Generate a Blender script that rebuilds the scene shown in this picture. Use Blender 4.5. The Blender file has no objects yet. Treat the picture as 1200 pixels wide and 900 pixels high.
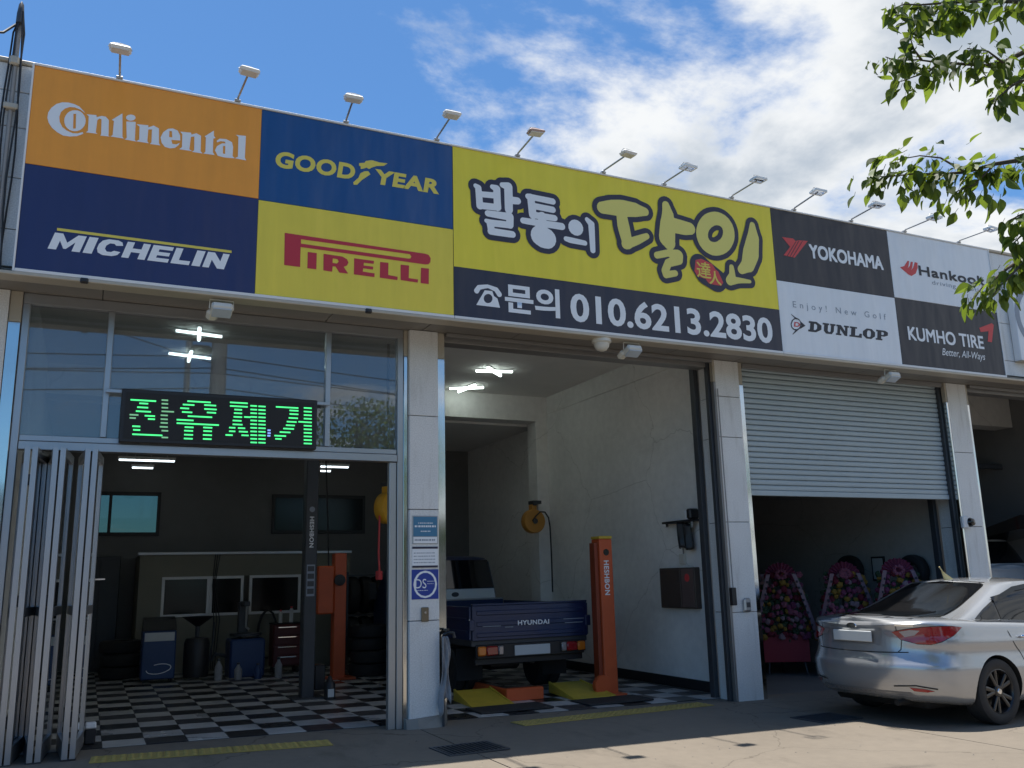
import bpy, bmesh, math, random
import numpy as np
from mathutils import Vector, Matrix, Euler
from mathutils.bvhtree import BVHTree
from mathutils.geometry import delaunay_2d_cdt

random.seed(7)
RD = math.radians
SC = bpy.context.scene
COL = SC.collection

# ------------------------------------------------------------------ camera
cam_data = bpy.data.cameras.new("camera")
cam = bpy.data.objects.new("camera", cam_data)
COL.objects.link(cam)
cam.matrix_world = Matrix((( 0.90534397, -0.06920852, -0.41900175,  0.0),
                           (-0.42403347, -0.20169734, -0.88290079, -9.3655),
                           (-0.02340728,  0.97699968, -0.21195220,  1.53),
                           (0, 0, 0, 1)))
cam_data.sensor_width = 36.0
cam_data.lens = 31.24
cam_data.clip_start = 0.05
cam_data.clip_end = 3000
SC.camera = cam

# ------------------------------------------------------------------ light
SUN_DIR = Vector((-0.03, 0.172, 1.0)).normalized()          # towards the sun
sun_el = math.asin(SUN_DIR.z)
sun_az = math.atan2(SUN_DIR.x, SUN_DIR.y)
sd = bpy.data.lights.new("sun", 'SUN')
sd.energy = 4.0
sd.angle = RD(0.53)
sd.color = (1.0, 0.955, 0.88)
sun = bpy.data.objects.new("sun", sd)
COL.objects.link(sun)
sun.rotation_euler = (-SUN_DIR).to_track_quat('-Z', 'Y').to_euler()
sun.location = SUN_DIR * 60

SC.view_settings.view_transform = 'Standard'
SC.view_settings.look = 'None'
SC.view_settings.exposure = 0.90
SC.view_settings.gamma = 1.0
SC.cycles.max_bounces = 9
SC.cycles.diffuse_bounces = 5
SC.cycles.glossy_bounces = 4
SC.cycles.transparent_max_bounces = 12
SC.cycles.sample_clamp_indirect = 6.0

world = bpy.data.worlds.new("World")
SC.world = world
world.use_nodes = True
wn, wl = world.node_tree.nodes, world.node_tree.links
wn.clear()


def N(tree, typ, **kw):
    n = tree.nodes.new(typ)
    for k, v in kw.items():
        setattr(n, k, v)
    return n


def math_node(tree, op, a=None, b=None, clamp=False):
    n = tree.nodes.new('ShaderNodeMath')
    n.operation = op
    n.use_clamp = clamp
    for i, v in enumerate((a, b)):
        if v is None:
            continue
        if isinstance(v, (int, float)):
            n.inputs[i].default_value = v
        else:
            tree.links.new(v, n.inputs[i])
    return n.outputs[0]


def build_world():
    t = world.node_tree
    sky = N(t, 'ShaderNodeTexSky', sky_type='NISHITA', sun_disc=False)
    sky.sun_elevation = sun_el
    sky.sun_rotation = sun_az
    sky.air_density = 1.0
    sky.dust_density = 0.4
    sky.ozone_density = 1.6
    tc = N(t, 'ShaderNodeTexCoord')
    sep = N(t, 'ShaderNodeSeparateXYZ')
    t.links.new(tc.outputs['Generated'], sep.inputs[0])
    zc = math_node(t, 'ADD', math_node(t, 'MAXIMUM', sep.outputs[2], 0.0), 0.16)
    px = math_node(t, 'DIVIDE', sep.outputs[0], zc)
    py = math_node(t, 'DIVIDE', sep.outputs[1], zc)
    cmb = N(t, 'ShaderNodeCombineXYZ')
    t.links.new(px, cmb.inputs[0])
    t.links.new(py, cmb.inputs[1])
    n1 = N(t, 'ShaderNodeTexNoise')
    n1.inputs['Scale'].default_value = 1.35
    n1.inputs['Detail'].default_value = 9
    n1.inputs['Roughness'].default_value = 0.60
    n1.inputs['Distortion'].default_value = 0.25
    mp = N(t, 'ShaderNodeMapping')
    mp.inputs['Location'].default_value = (CLOUD_OFF[0], CLOUD_OFF[1], 0.0)
    t.links.new(cmb.outputs[0], mp.inputs[0])
    t.links.new(mp.outputs[0], n1.inputs['Vector'])
    # the cloud bank thickens towards +X (east along the street)
    bias = math_node(t, 'MULTIPLY', math_node(t, 'MINIMUM', math_node(t, 'MAXIMUM', sep.outputs[0], -0.25), 0.72), 0.36)
    dens = math_node(t, 'ADD', n1.outputs['Fac'], bias)
    mask = N(t, 'ShaderNodeMapRange', interpolation_type='SMOOTHSTEP')
    mask.inputs['From Min'].default_value = CLOUD_T[0]
    mask.inputs['From Max'].default_value = CLOUD_T[1]
    t.links.new(dens, mask.inputs['Value'])
    # thick parts are greyer underneath
    n2 = N(t, 'ShaderNodeTexNoise')
    n2.inputs['Scale'].default_value = 1.7
    n2.inputs['Detail'].default_value = 6
    n2.inputs['Roughness'].default_value = 0.55
    mp2 = N(t, 'ShaderNodeMapping')
    mp2.inputs['Location'].default_value = (4.2, 9.1, 0)
    t.links.new(cmb.outputs[0], mp2.inputs[0])
    t.links.new(mp2.outputs[0], n2.inputs['Vector'])
    thick = N(t, 'ShaderNodeMapRange', interpolation_type='SMOOTHSTEP')
    thick.inputs['From Min'].default_value = CLOUD_T[1] - 0.06
    thick.inputs['From Max'].default_value = CLOUD_T[1] + 0.16
    t.links.new(math_node(t, 'ADD', dens, math_node(t, 'MULTIPLY', math_node(t, 'SUBTRACT', n2.outputs['Fac'], 0.5), 0.9)), thick.inputs['Value'])
    ccol = N(t, 'ShaderNodeMix', data_type='RGBA')
    ccol.inputs['A'].default_value = (3.45, 3.5, 3.5, 1)
    ccol.inputs['B'].default_value = (1.75, 2.0, 2.3, 1)
    t.links.new(thick.outputs[0], ccol.inputs['Factor'])
    mix = N(t, 'ShaderNodeMix', data_type='RGBA')
    t.links.new(math_node(t, 'MULTIPLY', mask.outputs[0], 0.96), mix.inputs['Factor'])
    tint = N(t, 'ShaderNodeMix', data_type='RGBA', blend_type='MULTIPLY')
    tint.inputs['Factor'].default_value = 1.0
    tint.inputs['B'].default_value = (0.282, 0.44, 0.565, 1)
    t.links.new(sky.outputs[0], tint.inputs['A'])
    t.links.new(tint.outputs['Result'], mix.inputs['A'])
    t.links.new(ccol.outputs['Result'], mix.inputs['B'])
    bg = N(t, 'ShaderNodeBackground')
    bg.inputs['Strength'].default_value = 0.15
    t.links.new(mix.outputs['Result'], bg.inputs['Color'])
    out = N(t, 'ShaderNodeOutputWorld')
    t.links.new(bg.outputs[0], out.inputs['Surface'])


CLOUD_OFF = (-4.18, 2.11)
CLOUD_T = (0.608, 0.722)
build_world()

# ------------------------------------------------------------------ materials


def mat(name, col, rough=0.55, metal=0.0, var=0.0, scale=4.0, detail=6, bump=0.0, bscale=60.0, spec=0.5,
        coat=0.0, emit=None, estr=0.0, var2=0.0, scale2=0.7, rvar=0.0, streak=0.0):
    m = bpy.data.materials.new(name)
    m.use_nodes = True
    t = m.node_tree
    b = t.nodes['Principled BSDF']
    b.inputs['Base Color'].default_value = (*col, 1)
    b.inputs['Roughness'].default_value = rough
    b.inputs['Metallic'].default_value = metal
    b.inputs['Specular IOR Level'].default_value = spec
    b.inputs['Coat Weight'].default_value = coat
    b.inputs['Coat Roughness'].default_value = 0.05
    if emit:
        b.inputs['Emission Color'].default_value = (*emit, 1)
        b.inputs['Emission Strength'].default_value = estr
    geo = N(t, 'ShaderNodeNewGeometry')
    if var > 0 or var2 > 0 or rvar > 0:
        n = N(t, 'ShaderNodeTexNoise')
        n.inputs['Scale'].default_value = scale
        n.inputs['Detail'].default_value = detail
        n.inputs['Roughness'].default_value = 0.6
        t.links.new(geo.outputs['Position'], n.inputs['Vector'])
        n2 = N(t, 'ShaderNodeTexNoise')
        n2.inputs['Scale'].default_value = scale2
        n2.inputs['Detail'].default_value = 5
        t.links.new(geo.outputs['Position'], n2.inputs['Vector'])
        f1 = math_node(t, 'MULTIPLY', math_node(t, 'SUBTRACT', n.outputs['Fac'], 0.5), var * 4)
        f2 = math_node(t, 'MULTIPLY', math_node(t, 'SUBTRACT', n2.outputs['Fac'], 0.5), var2 * 4)
        f = math_node(t, 'ADD', math_node(t, 'ADD', f1, f2), 1.0)
        f = math_node(t, 'MAXIMUM', f, 0.05)
        vm = N(t, 'ShaderNodeVectorMath', operation='SCALE')
        vm.inputs[0].default_value = col
        t.links.new(f, vm.inputs['Scale'])
        t.links.new(vm.outputs[0], b.inputs['Base Color'])
        if streak > 0:
            # rain-washed dirt running down the sheet, and slack in the cloth
            ns = N(t, 'ShaderNodeTexNoise')
            ns.inputs['Scale'].default_value = 1.0
            ns.inputs['Detail'].default_value = 7
            ns.inputs['Roughness'].default_value = 0.65
            mp = N(t, 'ShaderNodeMapping')
            mp.inputs['Scale'].default_value = (9.0, 1.0, 0.55)
            t.links.new(geo.outputs['Position'], mp.inputs[0])
            t.links.new(mp.outputs[0], ns.inputs['Vector'])
            f3 = math_node(t, 'MULTIPLY', math_node(t, 'SUBTRACT', ns.outputs['Fac'], 0.5), streak * 4)
            vm2 = N(t, 'ShaderNodeVectorMath', operation='SCALE')
            t.links.new(vm.outputs[0], vm2.inputs[0])
            t.links.new(math_node(t, 'MINIMUM', math_node(t, 'ADD', f3, 1.0), 1.05), vm2.inputs['Scale'])
            t.links.new(vm2.outputs[0], b.inputs['Base Color'])
            nw = N(t, 'ShaderNodeTexNoise')
            nw.inputs['Scale'].default_value = 1.0
            nw.inputs['Detail'].default_value = 2
            mp3 = N(t, 'ShaderNodeMapping')
            mp3.inputs['Scale'].default_value = (3.0, 1.0, 0.9)
            t.links.new(geo.outputs['Position'], mp3.inputs[0])
            t.links.new(mp3.outputs[0], nw.inputs['Vector'])
            bw = N(t, 'ShaderNodeBump')
            bw.inputs['Strength'].default_value = 0.55
            bw.inputs['Distance'].default_value = 0.05
            t.links.new(nw.outputs['Fac'], bw.inputs['Height'])
            t.links.new(bw.outputs[0], b.inputs['Normal'])
        if rvar > 0:
            rr = math_node(t, 'ADD', math_node(t, 'MULTIPLY', math_node(t, 'SUBTRACT', n2.outputs['Fac'], 0.5), rvar * 3), rough, True)
            t.links.new(rr, b.inputs['Roughness'])
    if bump > 0:
        nb = N(t, 'ShaderNodeTexNoise')
        nb.inputs['Scale'].default_value = bscale
        nb.inputs['Detail'].default_value = 4
        t.links.new(geo.outputs['Position'], nb.inputs['Vector'])
        bp = N(t, 'ShaderNodeBump')
        bp.inputs['Strength'].default_value = bump
        bp.inputs['Distance'].default_value = 0.01
        t.links.new(nb.outputs['Fac'], bp.inputs['Height'])
        t.links.new(bp.outputs[0], b.inputs['Normal'])
    return m


def concrete(name, col, crack=True, stain=0.62, rough=0.86, bump=0.35):
    m = mat(name, col, rough=rough, var=0.07, scale=9, var2=0.12, scale2=0.55, bump=bump, bscale=110)
    t = m.node_tree
    b = t.nodes['Principled BSDF']
    src = b.inputs['Base Color'].links[0].from_socket
    geo = N(t, 'ShaderNodeNewGeometry')
    # dark oil and tyre stains
    n = N(t, 'ShaderNodeTexNoise')
    n.inputs['Scale'].default_value = 1.3
    n.inputs['Detail'].default_value = 8
    n.inputs['Roughness'].default_value = 0.7
    mp = N(t, 'ShaderNodeMapping')
    mp.inputs['Scale'].default_value = (1.0, 0.45, 1.0)
    t.links.new(geo.outputs['Position'], mp.inputs[0])
    t.links.new(mp.outputs[0], n.inputs['Vector'])
    mr = N(t, 'ShaderNodeMapRange', interpolation_type='SMOOTHSTEP')
    mr.inputs['From Min'].default_value = 0.52
    mr.inputs['From Max'].default_value = 0.78
    t.links.new(n.outputs['Fac'], mr.inputs['Value'])
    fac = math_node(t, 'MULTIPLY', mr.outputs[0], stain)
    if crack:
        v = N(t, 'ShaderNodeTexVoronoi', feature='DISTANCE_TO_EDGE')
        v.inputs['Scale'].default_value = 0.42
        nd = N(t, 'ShaderNodeTexNoise')
        nd.inputs['Scale'].default_value = 2.2
        nd.inputs['Detail'].default_value = 6
        t.links.new(geo.outputs['Position'], nd.inputs['Vector'])
        add = N(t, 'ShaderNodeVectorMath', operation='MULTIPLY_ADD')
        t.links.new(nd.outputs['Color'], add.inputs[0])
        add.inputs[1].default_value = (0.55, 0.55, 0.0)
        t.links.new(geo.outputs['Position'], add.inputs[2])
        t.links.new(add.outputs[0], v.inputs['Vector'])
        cr = N(t, 'ShaderNodeMapRange')
        cr.inputs['From Min'].default_value = 0.0
        cr.inputs['From Max'].default_value = 0.0042
        cr.inputs['To Min'].default_value = 1.0
        cr.inputs['To Max'].default_value = 0.0
        t.links.new(v.outputs['Distance'], cr.inputs['Value'])
        fac = math_node(t, 'MAXIMUM', fac, math_node(t, 'MULTIPLY', cr.outputs[0], min(0.75, stain * 1.4)))
    mx = N(t, 'ShaderNodeMix', data_type='RGBA')
    t.links.new(fac, mx.inputs['Factor'])
    t.links.new(src, mx.inputs['A'])
    mx.inputs['B'].default_value = (col[0] * 0.28, col[1] * 0.27, col[2] * 0.25, 1)
    t.links.new(mx.outputs['Result'], b.inputs['Base Color'])
    return m


def granite(name, col):
    m = mat(name, col, rough=0.42, var=0.20, scale=75, detail=4, var2=0.05, scale2=1.6)
    t = m.node_tree
    b = t.nodes['Principled BSDF']
    src = b.inputs['Base Color'].links[0].from_socket
    geo = N(t, 'ShaderNodeNewGeometry')
    # rain streaks and splash dirt running down the stone
    n = N(t, 'ShaderNodeTexNoise')
    n.inputs['Scale'].default_value = 3.0
    n.inputs['Detail'].default_value = 7
    mp = N(t, 'ShaderNodeMapping')
    mp.inputs['Scale'].default_value = (3.0, 3.0, 0.5)
    t.links.new(geo.outputs['Position'], mp.inputs[0])
    t.links.new(mp.outputs[0], n.inputs['Vector'])
    mr = N(t, 'ShaderNodeMapRange', interpolation_type='SMOOTHSTEP')
    mr.inputs['From Min'].default_value = 0.5
    mr.inputs['From Max'].default_value = 0.8
    t.links.new(n.outputs['Fac'], mr.inputs['Value'])
    mx = N(t, 'ShaderNodeMix', data_type='RGBA')
    t.links.new(math_node(t, 'MULTIPLY', mr.outputs[0], 0.45), mx.inputs['Factor'])
    t.links.new(src, mx.inputs['A'])
    mx.inputs['B'].default_value = (col[0] * 0.5, col[1] * 0.47, col[2] * 0.42, 1)
    t.links.new(mx.outputs['Result'], b.inputs['Base Color'])
    return m


def glass(name, tint=(0.75, 0.8, 0.82), boost=1.7, dust=0.0):
    m = bpy.data.materials.new(name)
    m.use_nodes = True
    t = m.node_tree
    t.nodes.remove(t.nodes['Principled BSDF'])
    out = t.nodes['Material Output']
    tr = N(t, 'ShaderNodeBsdfTransparent')
    tr.inputs['Color'].default_value = (*tint, 1)
    gl = N(t, 'ShaderNodeBsdfGlossy')
    gl.inputs['Roughness'].default_value = 0.015
    gl.inputs['Color'].default_value = (0.95, 0.97, 1.0, 1)
    fr = N(t, 'ShaderNodeFresnel')
    fr.inputs['IOR'].default_value = 1.52
    f = math_node(t, 'MULTIPLY', fr.outputs[0], boost, True)
    mx = N(t, 'ShaderNodeMixShader')
    t.links.new(f, mx.inputs[0])
    t.links.new(tr.outputs[0], mx.inputs[1])
    t.links.new(gl.outputs[0], mx.inputs[2])
    df = N(t, 'ShaderNodeBsdfDiffuse')          # a film of dust
    df.inputs['Color'].default_value = (0.6, 0.6, 0.58, 1)
    geo = N(t, 'ShaderNodeNewGeometry')
    nd = N(t, 'ShaderNodeTexNoise')
    nd.inputs['Scale'].default_value = 2.0
    nd.inputs['Detail'].default_value = 7
    t.links.new(geo.outputs['Position'], nd.inputs['Vector'])
    m2 = N(t, 'ShaderNodeMixShader')
    t.links.new(math_node(t, 'MULTIPLY', nd.outputs['Fac'], dust), m2.inputs[0])
    t.links.new(mx.outputs[0], m2.inputs[1])
    t.links.new(df.outputs[0], m2.inputs[2])
    t.links.new(m2.outputs[0], out.inputs['Surface'])
    return m


def leaf_mat(name, col, tcol):
    m = bpy.data.materials.new(name)
    m.use_nodes = True
    t = m.node_tree
    b = t.nodes['Principled BSDF']
    b.inputs['Roughness'].default_value = 0.55
    out = t.nodes['Material Output']
    oi = N(t, 'ShaderNodeNewGeometry')
    n = N(t, 'ShaderNodeTexNoise')
    n.inputs['Scale'].default_value = 6
    t.links.new(oi.outputs['Position'], n.inputs['Vector'])
    f = math_node(t, 'ADD', math_node(t, 'MULTIPLY', n.outputs['Fac'], 2.2), -0.1)
    vm = N(t, 'ShaderNodeVectorMath', operation='SCALE')
    vm.inputs[0].default_value = col
    t.links.new(f, vm.inputs['Scale'])
    t.links.new(vm.outputs[0], b.inputs['Base Color'])
    ts = N(t, 'ShaderNodeBsdfTranslucent')
    vm2 = N(t, 'ShaderNodeVectorMath', operation='SCALE')
    vm2.inputs[0].default_value = tcol
    t.links.new(f, vm2.inputs['Scale'])
    t.links.new(vm2.outputs[0], ts.inputs['Color'])
    mx = N(t, 'ShaderNodeMixShader')
    mx.inputs[0].default_value = 0.45
    t.links.new(b.outputs[0], mx.inputs[1])
    t.links.new(ts.outputs[0], mx.inputs[2])
    t.links.new(mx.outputs[0], out.inputs['Surface'])
    return m


M = {}
M['slab'] = concrete('concrete_slab', (0.178, 0.150, 0.117))
M['ground'] = concrete('old_asphalt', (0.09, 0.09, 0.09), crack=False)
M['granite'] = granite('grey_granite', (0.70, 0.70, 0.685))
M['granite_core'] = mat('joint_mortar', (0.12, 0.115, 0.11), 0.9)
M['stainless'] = mat('stainless_steel', (0.62, 0.62, 0.60), 0.10, 1.0, rvar=0.05, scale2=3)
M['alu'] = mat('aluminium_frame', (0.43, 0.44, 0.455), 0.34, 0.75, var=0.03, scale=3)
M['alu_dark'] = mat('weathered_aluminium', (0.30, 0.29, 0.28), 0.45, 0.6, var=0.05)
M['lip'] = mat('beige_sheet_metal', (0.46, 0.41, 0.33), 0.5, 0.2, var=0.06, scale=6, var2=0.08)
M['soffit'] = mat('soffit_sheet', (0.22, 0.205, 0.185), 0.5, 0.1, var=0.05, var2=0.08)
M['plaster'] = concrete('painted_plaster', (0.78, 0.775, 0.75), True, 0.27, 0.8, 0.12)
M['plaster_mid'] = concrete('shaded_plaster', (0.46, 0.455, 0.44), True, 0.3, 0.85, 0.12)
M['plaster_dark'] = mat('dark_plaster', (0.19, 0.19, 0.188), 0.9, var=0.05, var2=0.12, scale2=0.7)  # darkened plaster copy; the gloom of the deep bays is put into its colour
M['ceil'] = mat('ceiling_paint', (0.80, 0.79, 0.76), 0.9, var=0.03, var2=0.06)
M['cream'] = mat('cream_partition', (0.21, 0.20, 0.155), 0.7, var=0.05, var2=0.08)
M['tile_w'] = mat('white_vinyl_tile', (0.50, 0.49, 0.47), 0.30, var=0.12, scale=5, var2=0.22, scale2=1.6, rvar=0.1)
M['tile_b'] = mat('black_vinyl_tile', (0.022, 0.022, 0.025), 0.28, var=0.2, scale=6, rvar=0.1)
M['black'] = mat('black_plastic', (0.018, 0.018, 0.02), 0.45, var=0.1)
M['rubber'] = mat('black_rubber', (0.022, 0.022, 0.023), 0.78, var=0.12, bump=0.2, bscale=90)
M['dgrey'] = mat('dark_grey_metal', (0.055, 0.06, 0.068), 0.45, 0.2, var=0.1)
M['orange'] = mat('orange_lift_paint', (0.62, 0.105, 0.028), 0.42, var=0.07, var2=0.1)
M['yellow'] = mat('yellow_ramp_paint', (0.60, 0.42, 0.045), 0.5, var=0.12, scale=7, var2=0.14)
M['reel_yellow'] = mat('yellow_reel_plastic', (0.75, 0.40, 0.03), 0.4)
M['reel_orange'] = mat('amber_reel_plastic', (0.55, 0.26, 0.05), 0.45)
M['tactile'] = mat('yellow_tactile', (0.36, 0.27, 0.075), 0.75, var=0.15, scale=14, var2=0.15)
M['white'] = mat('white_paint', (0.74, 0.74, 0.73), 0.45, var=0.03)
M['offwhite'] = mat('offwhite_plastic', (0.62, 0.60, 0.53), 0.45, var=0.04)
M['lamp_head'] = mat('lamp_housing', (0.80, 0.80, 0.78), 0.45, 0.0, var=0.05)
M['lamp_rust'] = mat('pinkish_lamp_housing', (0.45, 0.33, 0.30), 0.55, 0.2, var=0.1)
M['galv'] = mat('galvanised_tube', (0.42, 0.42, 0.41), 0.45, 0.7, var=0.06)
M['glass'] = glass('window_glass', (0.62, 0.66, 0.68), 2.6, 0.16)
M['lens'] = glass('lamp_glass', (0.9, 0.92, 0.95), 1.5)
M['dglass'] = mat('tinted_glass', (0.006, 0.007, 0.009), 0.03, 0.0, spec=0.5)
M['dull_glass'] = mat('dusty_dark_glass', (0.010, 0.011, 0.012), 0.12, spec=0.25)
M['frost'] = glass('frosted_glass', (0.30, 0.37, 0.36), 1.0)
M['tube'] = mat('lit_fluorescent_tube', (0.9, 0.95, 0.92), 0.4, emit=(0.86, 1.0, 0.95), estr=4.2)
M['tube_dim'] = mat('lit_batten_tube', (0.9, 0.95, 0.95), 0.4, emit=(0.8, 0.93, 1.0), estr=1.6)
M['led_on'] = mat('lit_green_led', (0.1, 0.5, 0.2), 0.5, emit=(0.06, 0.85, 0.22), estr=0.75)
M['led_dim'] = mat('half_lit_green_led', (0.1, 0.4, 0.2), 0.5, emit=(0.25, 0.55, 0.30), estr=0.35)
M['led_blue'] = mat('lit_blue_led', (0.1, 0.2, 0.5), 0.5, emit=(0.25, 0.4, 1.0), estr=0.6)
M['led_face'] = mat('led_matrix_face', (0.012, 0.012, 0.013), 0.6)
M['s_orange'] = mat('flex_orange', (0.88, 0.34, 0.032), 0.38, streak=0.05, var=0.03, var2=0.03)
M['s_navy'] = mat('flex_navy', (0.020, 0.030, 0.115), 0.38, streak=0.05, var=0.03)
M['s_blue'] = mat('flex_blue', (0.005, 0.07, 0.235), 0.38, streak=0.05, var=0.03)
M['s_yellow'] = mat('flex_yellow', (0.80, 0.64, 0.06), 0.38, streak=0.05, var=0.02, var2=0.02)
M['s_lemon'] = mat('flex_lemon', (0.82, 0.68, 0.035), 0.38, streak=0.05, var=0.02, var2=0.02)
M['s_dark'] = mat('flex_midnight', (0.018, 0.021, 0.045), 0.38, streak=0.05, var=0.03)
M['s_black'] = mat('flex_black', (0.012, 0.014, 0.026), 0.38, streak=0.05, var=0.04)
M['s_white'] = mat('flex_white', (0.76, 0.79, 0.82), 0.38, streak=0.05, var=0.02, var2=0.02)
M['p_white'] = mat('print_white', (0.82, 0.84, 0.86), 0.5)
M['p_yellow'] = mat('print_yellow', (0.75, 0.62, 0.10), 0.5)
M['p_ochre'] = mat('print_ochre', (0.76, 0.67, 0.17), 0.5)
M['p_red'] = mat('print_red', (0.50, 0.025, 0.045), 0.5)
M['p_red2'] = mat('print_bright_red', (0.62, 0.055, 0.06), 0.5)
M['p_black'] = mat('print_black', (0.014, 0.018, 0.03), 0.5)
M['p_navy'] = mat('print_navy', (0.022, 0.024, 0.055), 0.5)
M['p_grey'] = mat('print_grey', (0.26, 0.30, 0.36), 0.5)
M['p_teal'] = mat('print_teal', (0.055, 0.20, 0.34), 0.5)
M['p_blue'] = mat('print_royal_blue', (0.015, 0.045, 0.30), 0.5)
M['silver'] = mat('silver_car_paint', (0.42, 0.43, 0.445), 0.25, 0.58, coat=0.9)
M['silver2'] = mat('pale_grey_car_paint', (0.72, 0.74, 0.73), 0.35, 0.3, coat=0.3)
M['white_car'] = mat('white_car_paint', (0.55, 0.56, 0.57), 0.3, 0.0, coat=0.5)
M['truck_blue'] = mat('blue_truck_paint', (0.010, 0.027, 0.090), 0.33, 0.1, var=0.06, coat=0.4)
M['lamp_red'] = mat('red_lens', (0.30, 0.005, 0.010), 0.10, spec=0.7, coat=0.6)
M['lamp_amber'] = mat('amber_lens', (0.75, 0.20, 0.02), 0.12, spec=0.7)
M['lamp_clear'] = mat('clear_lens', (0.34, 0.31, 0.31), 0.10, 0.2, spec=0.7, coat=0.5)
M['chrome'] = mat('chrome', (0.75, 0.76, 0.78), 0.08, 1.0)
M['plate'] = mat('number_plate', (0.55, 0.57, 0.57), 0.5)
M['gloss_black'] = mat('gloss_black', (0.012, 0.012, 0.013), 0.12, coat=0.3)
M['rim'] = mat('black_wheel_rim', (0.020, 0.020, 0.022), 0.28, 0.3, coat=0.3)
M['well'] = mat('wheel_well', (0.01, 0.01, 0.01), 0.9)
M['bark'] = mat('bark', (0.10, 0.08, 0.06), 0.9, var=0.15, scale=20, bump=0.6, bscale=40)
M['leaf'] = leaf_mat('green_leaf', (0.052, 0.090, 0.016), (0.22, 0.31, 0.03))
M['leaf_far'] = leaf_mat('dull_leaf', (0.045, 0.08, 0.018), (0.10, 0.15, 0.02))
M['pole'] = concrete('pole_concrete', (0.34, 0.33, 0.31), crack=False)
M['cable'] = mat('black_cable', (0.02, 0.02, 0.022), 0.6)
M['cable_grey'] = mat('grey_conduit', (0.30, 0.29, 0.28), 0.55, var=0.08)
M['cloth'] = mat('grey_rag', (0.30, 0.30, 0.31), 0.95, var=0.15, scale=15)
M['brown'] = mat('brown_steel_door', (0.075, 0.052, 0.042), 0.4, var=0.08)
M['pink'] = mat('pink_satin', (0.24, 0.05, 0.10), 0.5)
M['pink_pale'] = mat('pale_pink_flower', (0.26, 0.07, 0.11), 0.8)
M['flower_red'] = mat('red_flower', (0.16, 0.010, 0.025), 0.8)
M['flower_yellow'] = mat('yellow_flower', (0.28, 0.15, 0.02), 0.8)
M['flower_purple'] = mat('mauve_flower', (0.17, 0.03, 0.08), 0.8)
M['flower_white'] = mat('white_flower', (0.27, 0.17, 0.19), 0.8)
M['ribbon'] = mat('ribbon_satin', (0.24, 0.15, 0.19), 0.45)
M['wreath_leaf'] = mat('wreath_leaf', (0.03, 0.06, 0.025), 0.7)
M['red_board'] = mat('red_wreath_board', (0.30, 0.025, 0.04), 0.6)
M['machine_blue'] = mat('blue_machine_paint', (0.018, 0.05, 0.15), 0.4, var=0.05)
M['hill'] = mat('hill_green', (0.05, 0.08, 0.03), 0.9, var=0.2)
M['brick_far'] = mat('opposite_wall', (0.40, 0.37, 0.33), 0.85, var=0.06)


# ------------------------------------------------------------------ mesh helpers
def gz(x):
    """the forecourt falls gently towards +X"""
    return -0.013 * (x - 3.2)


def link(o, parent=None):
    COL.objects.link(o)
    if parent is not None:
        o.parent = parent
    return o


def tag(o, label=None, cat=None, group=None, kind=None):
    if label: o['label'] = label
    if cat: o['category'] = cat
    if group: o['group'] = group
    if kind: o['kind'] = kind
    return o


def empty(name, loc=(0, 0, 0), rz=0.0, label=None, cat=None, group=None, kind=None):
    o = bpy.data.objects.new(name, None)
    o.location = loc
    o.rotation_euler = (0, 0, rz)
    o.empty_display_size = 0.1
    link(o)
    return tag(o, label, cat, group, kind)


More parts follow.
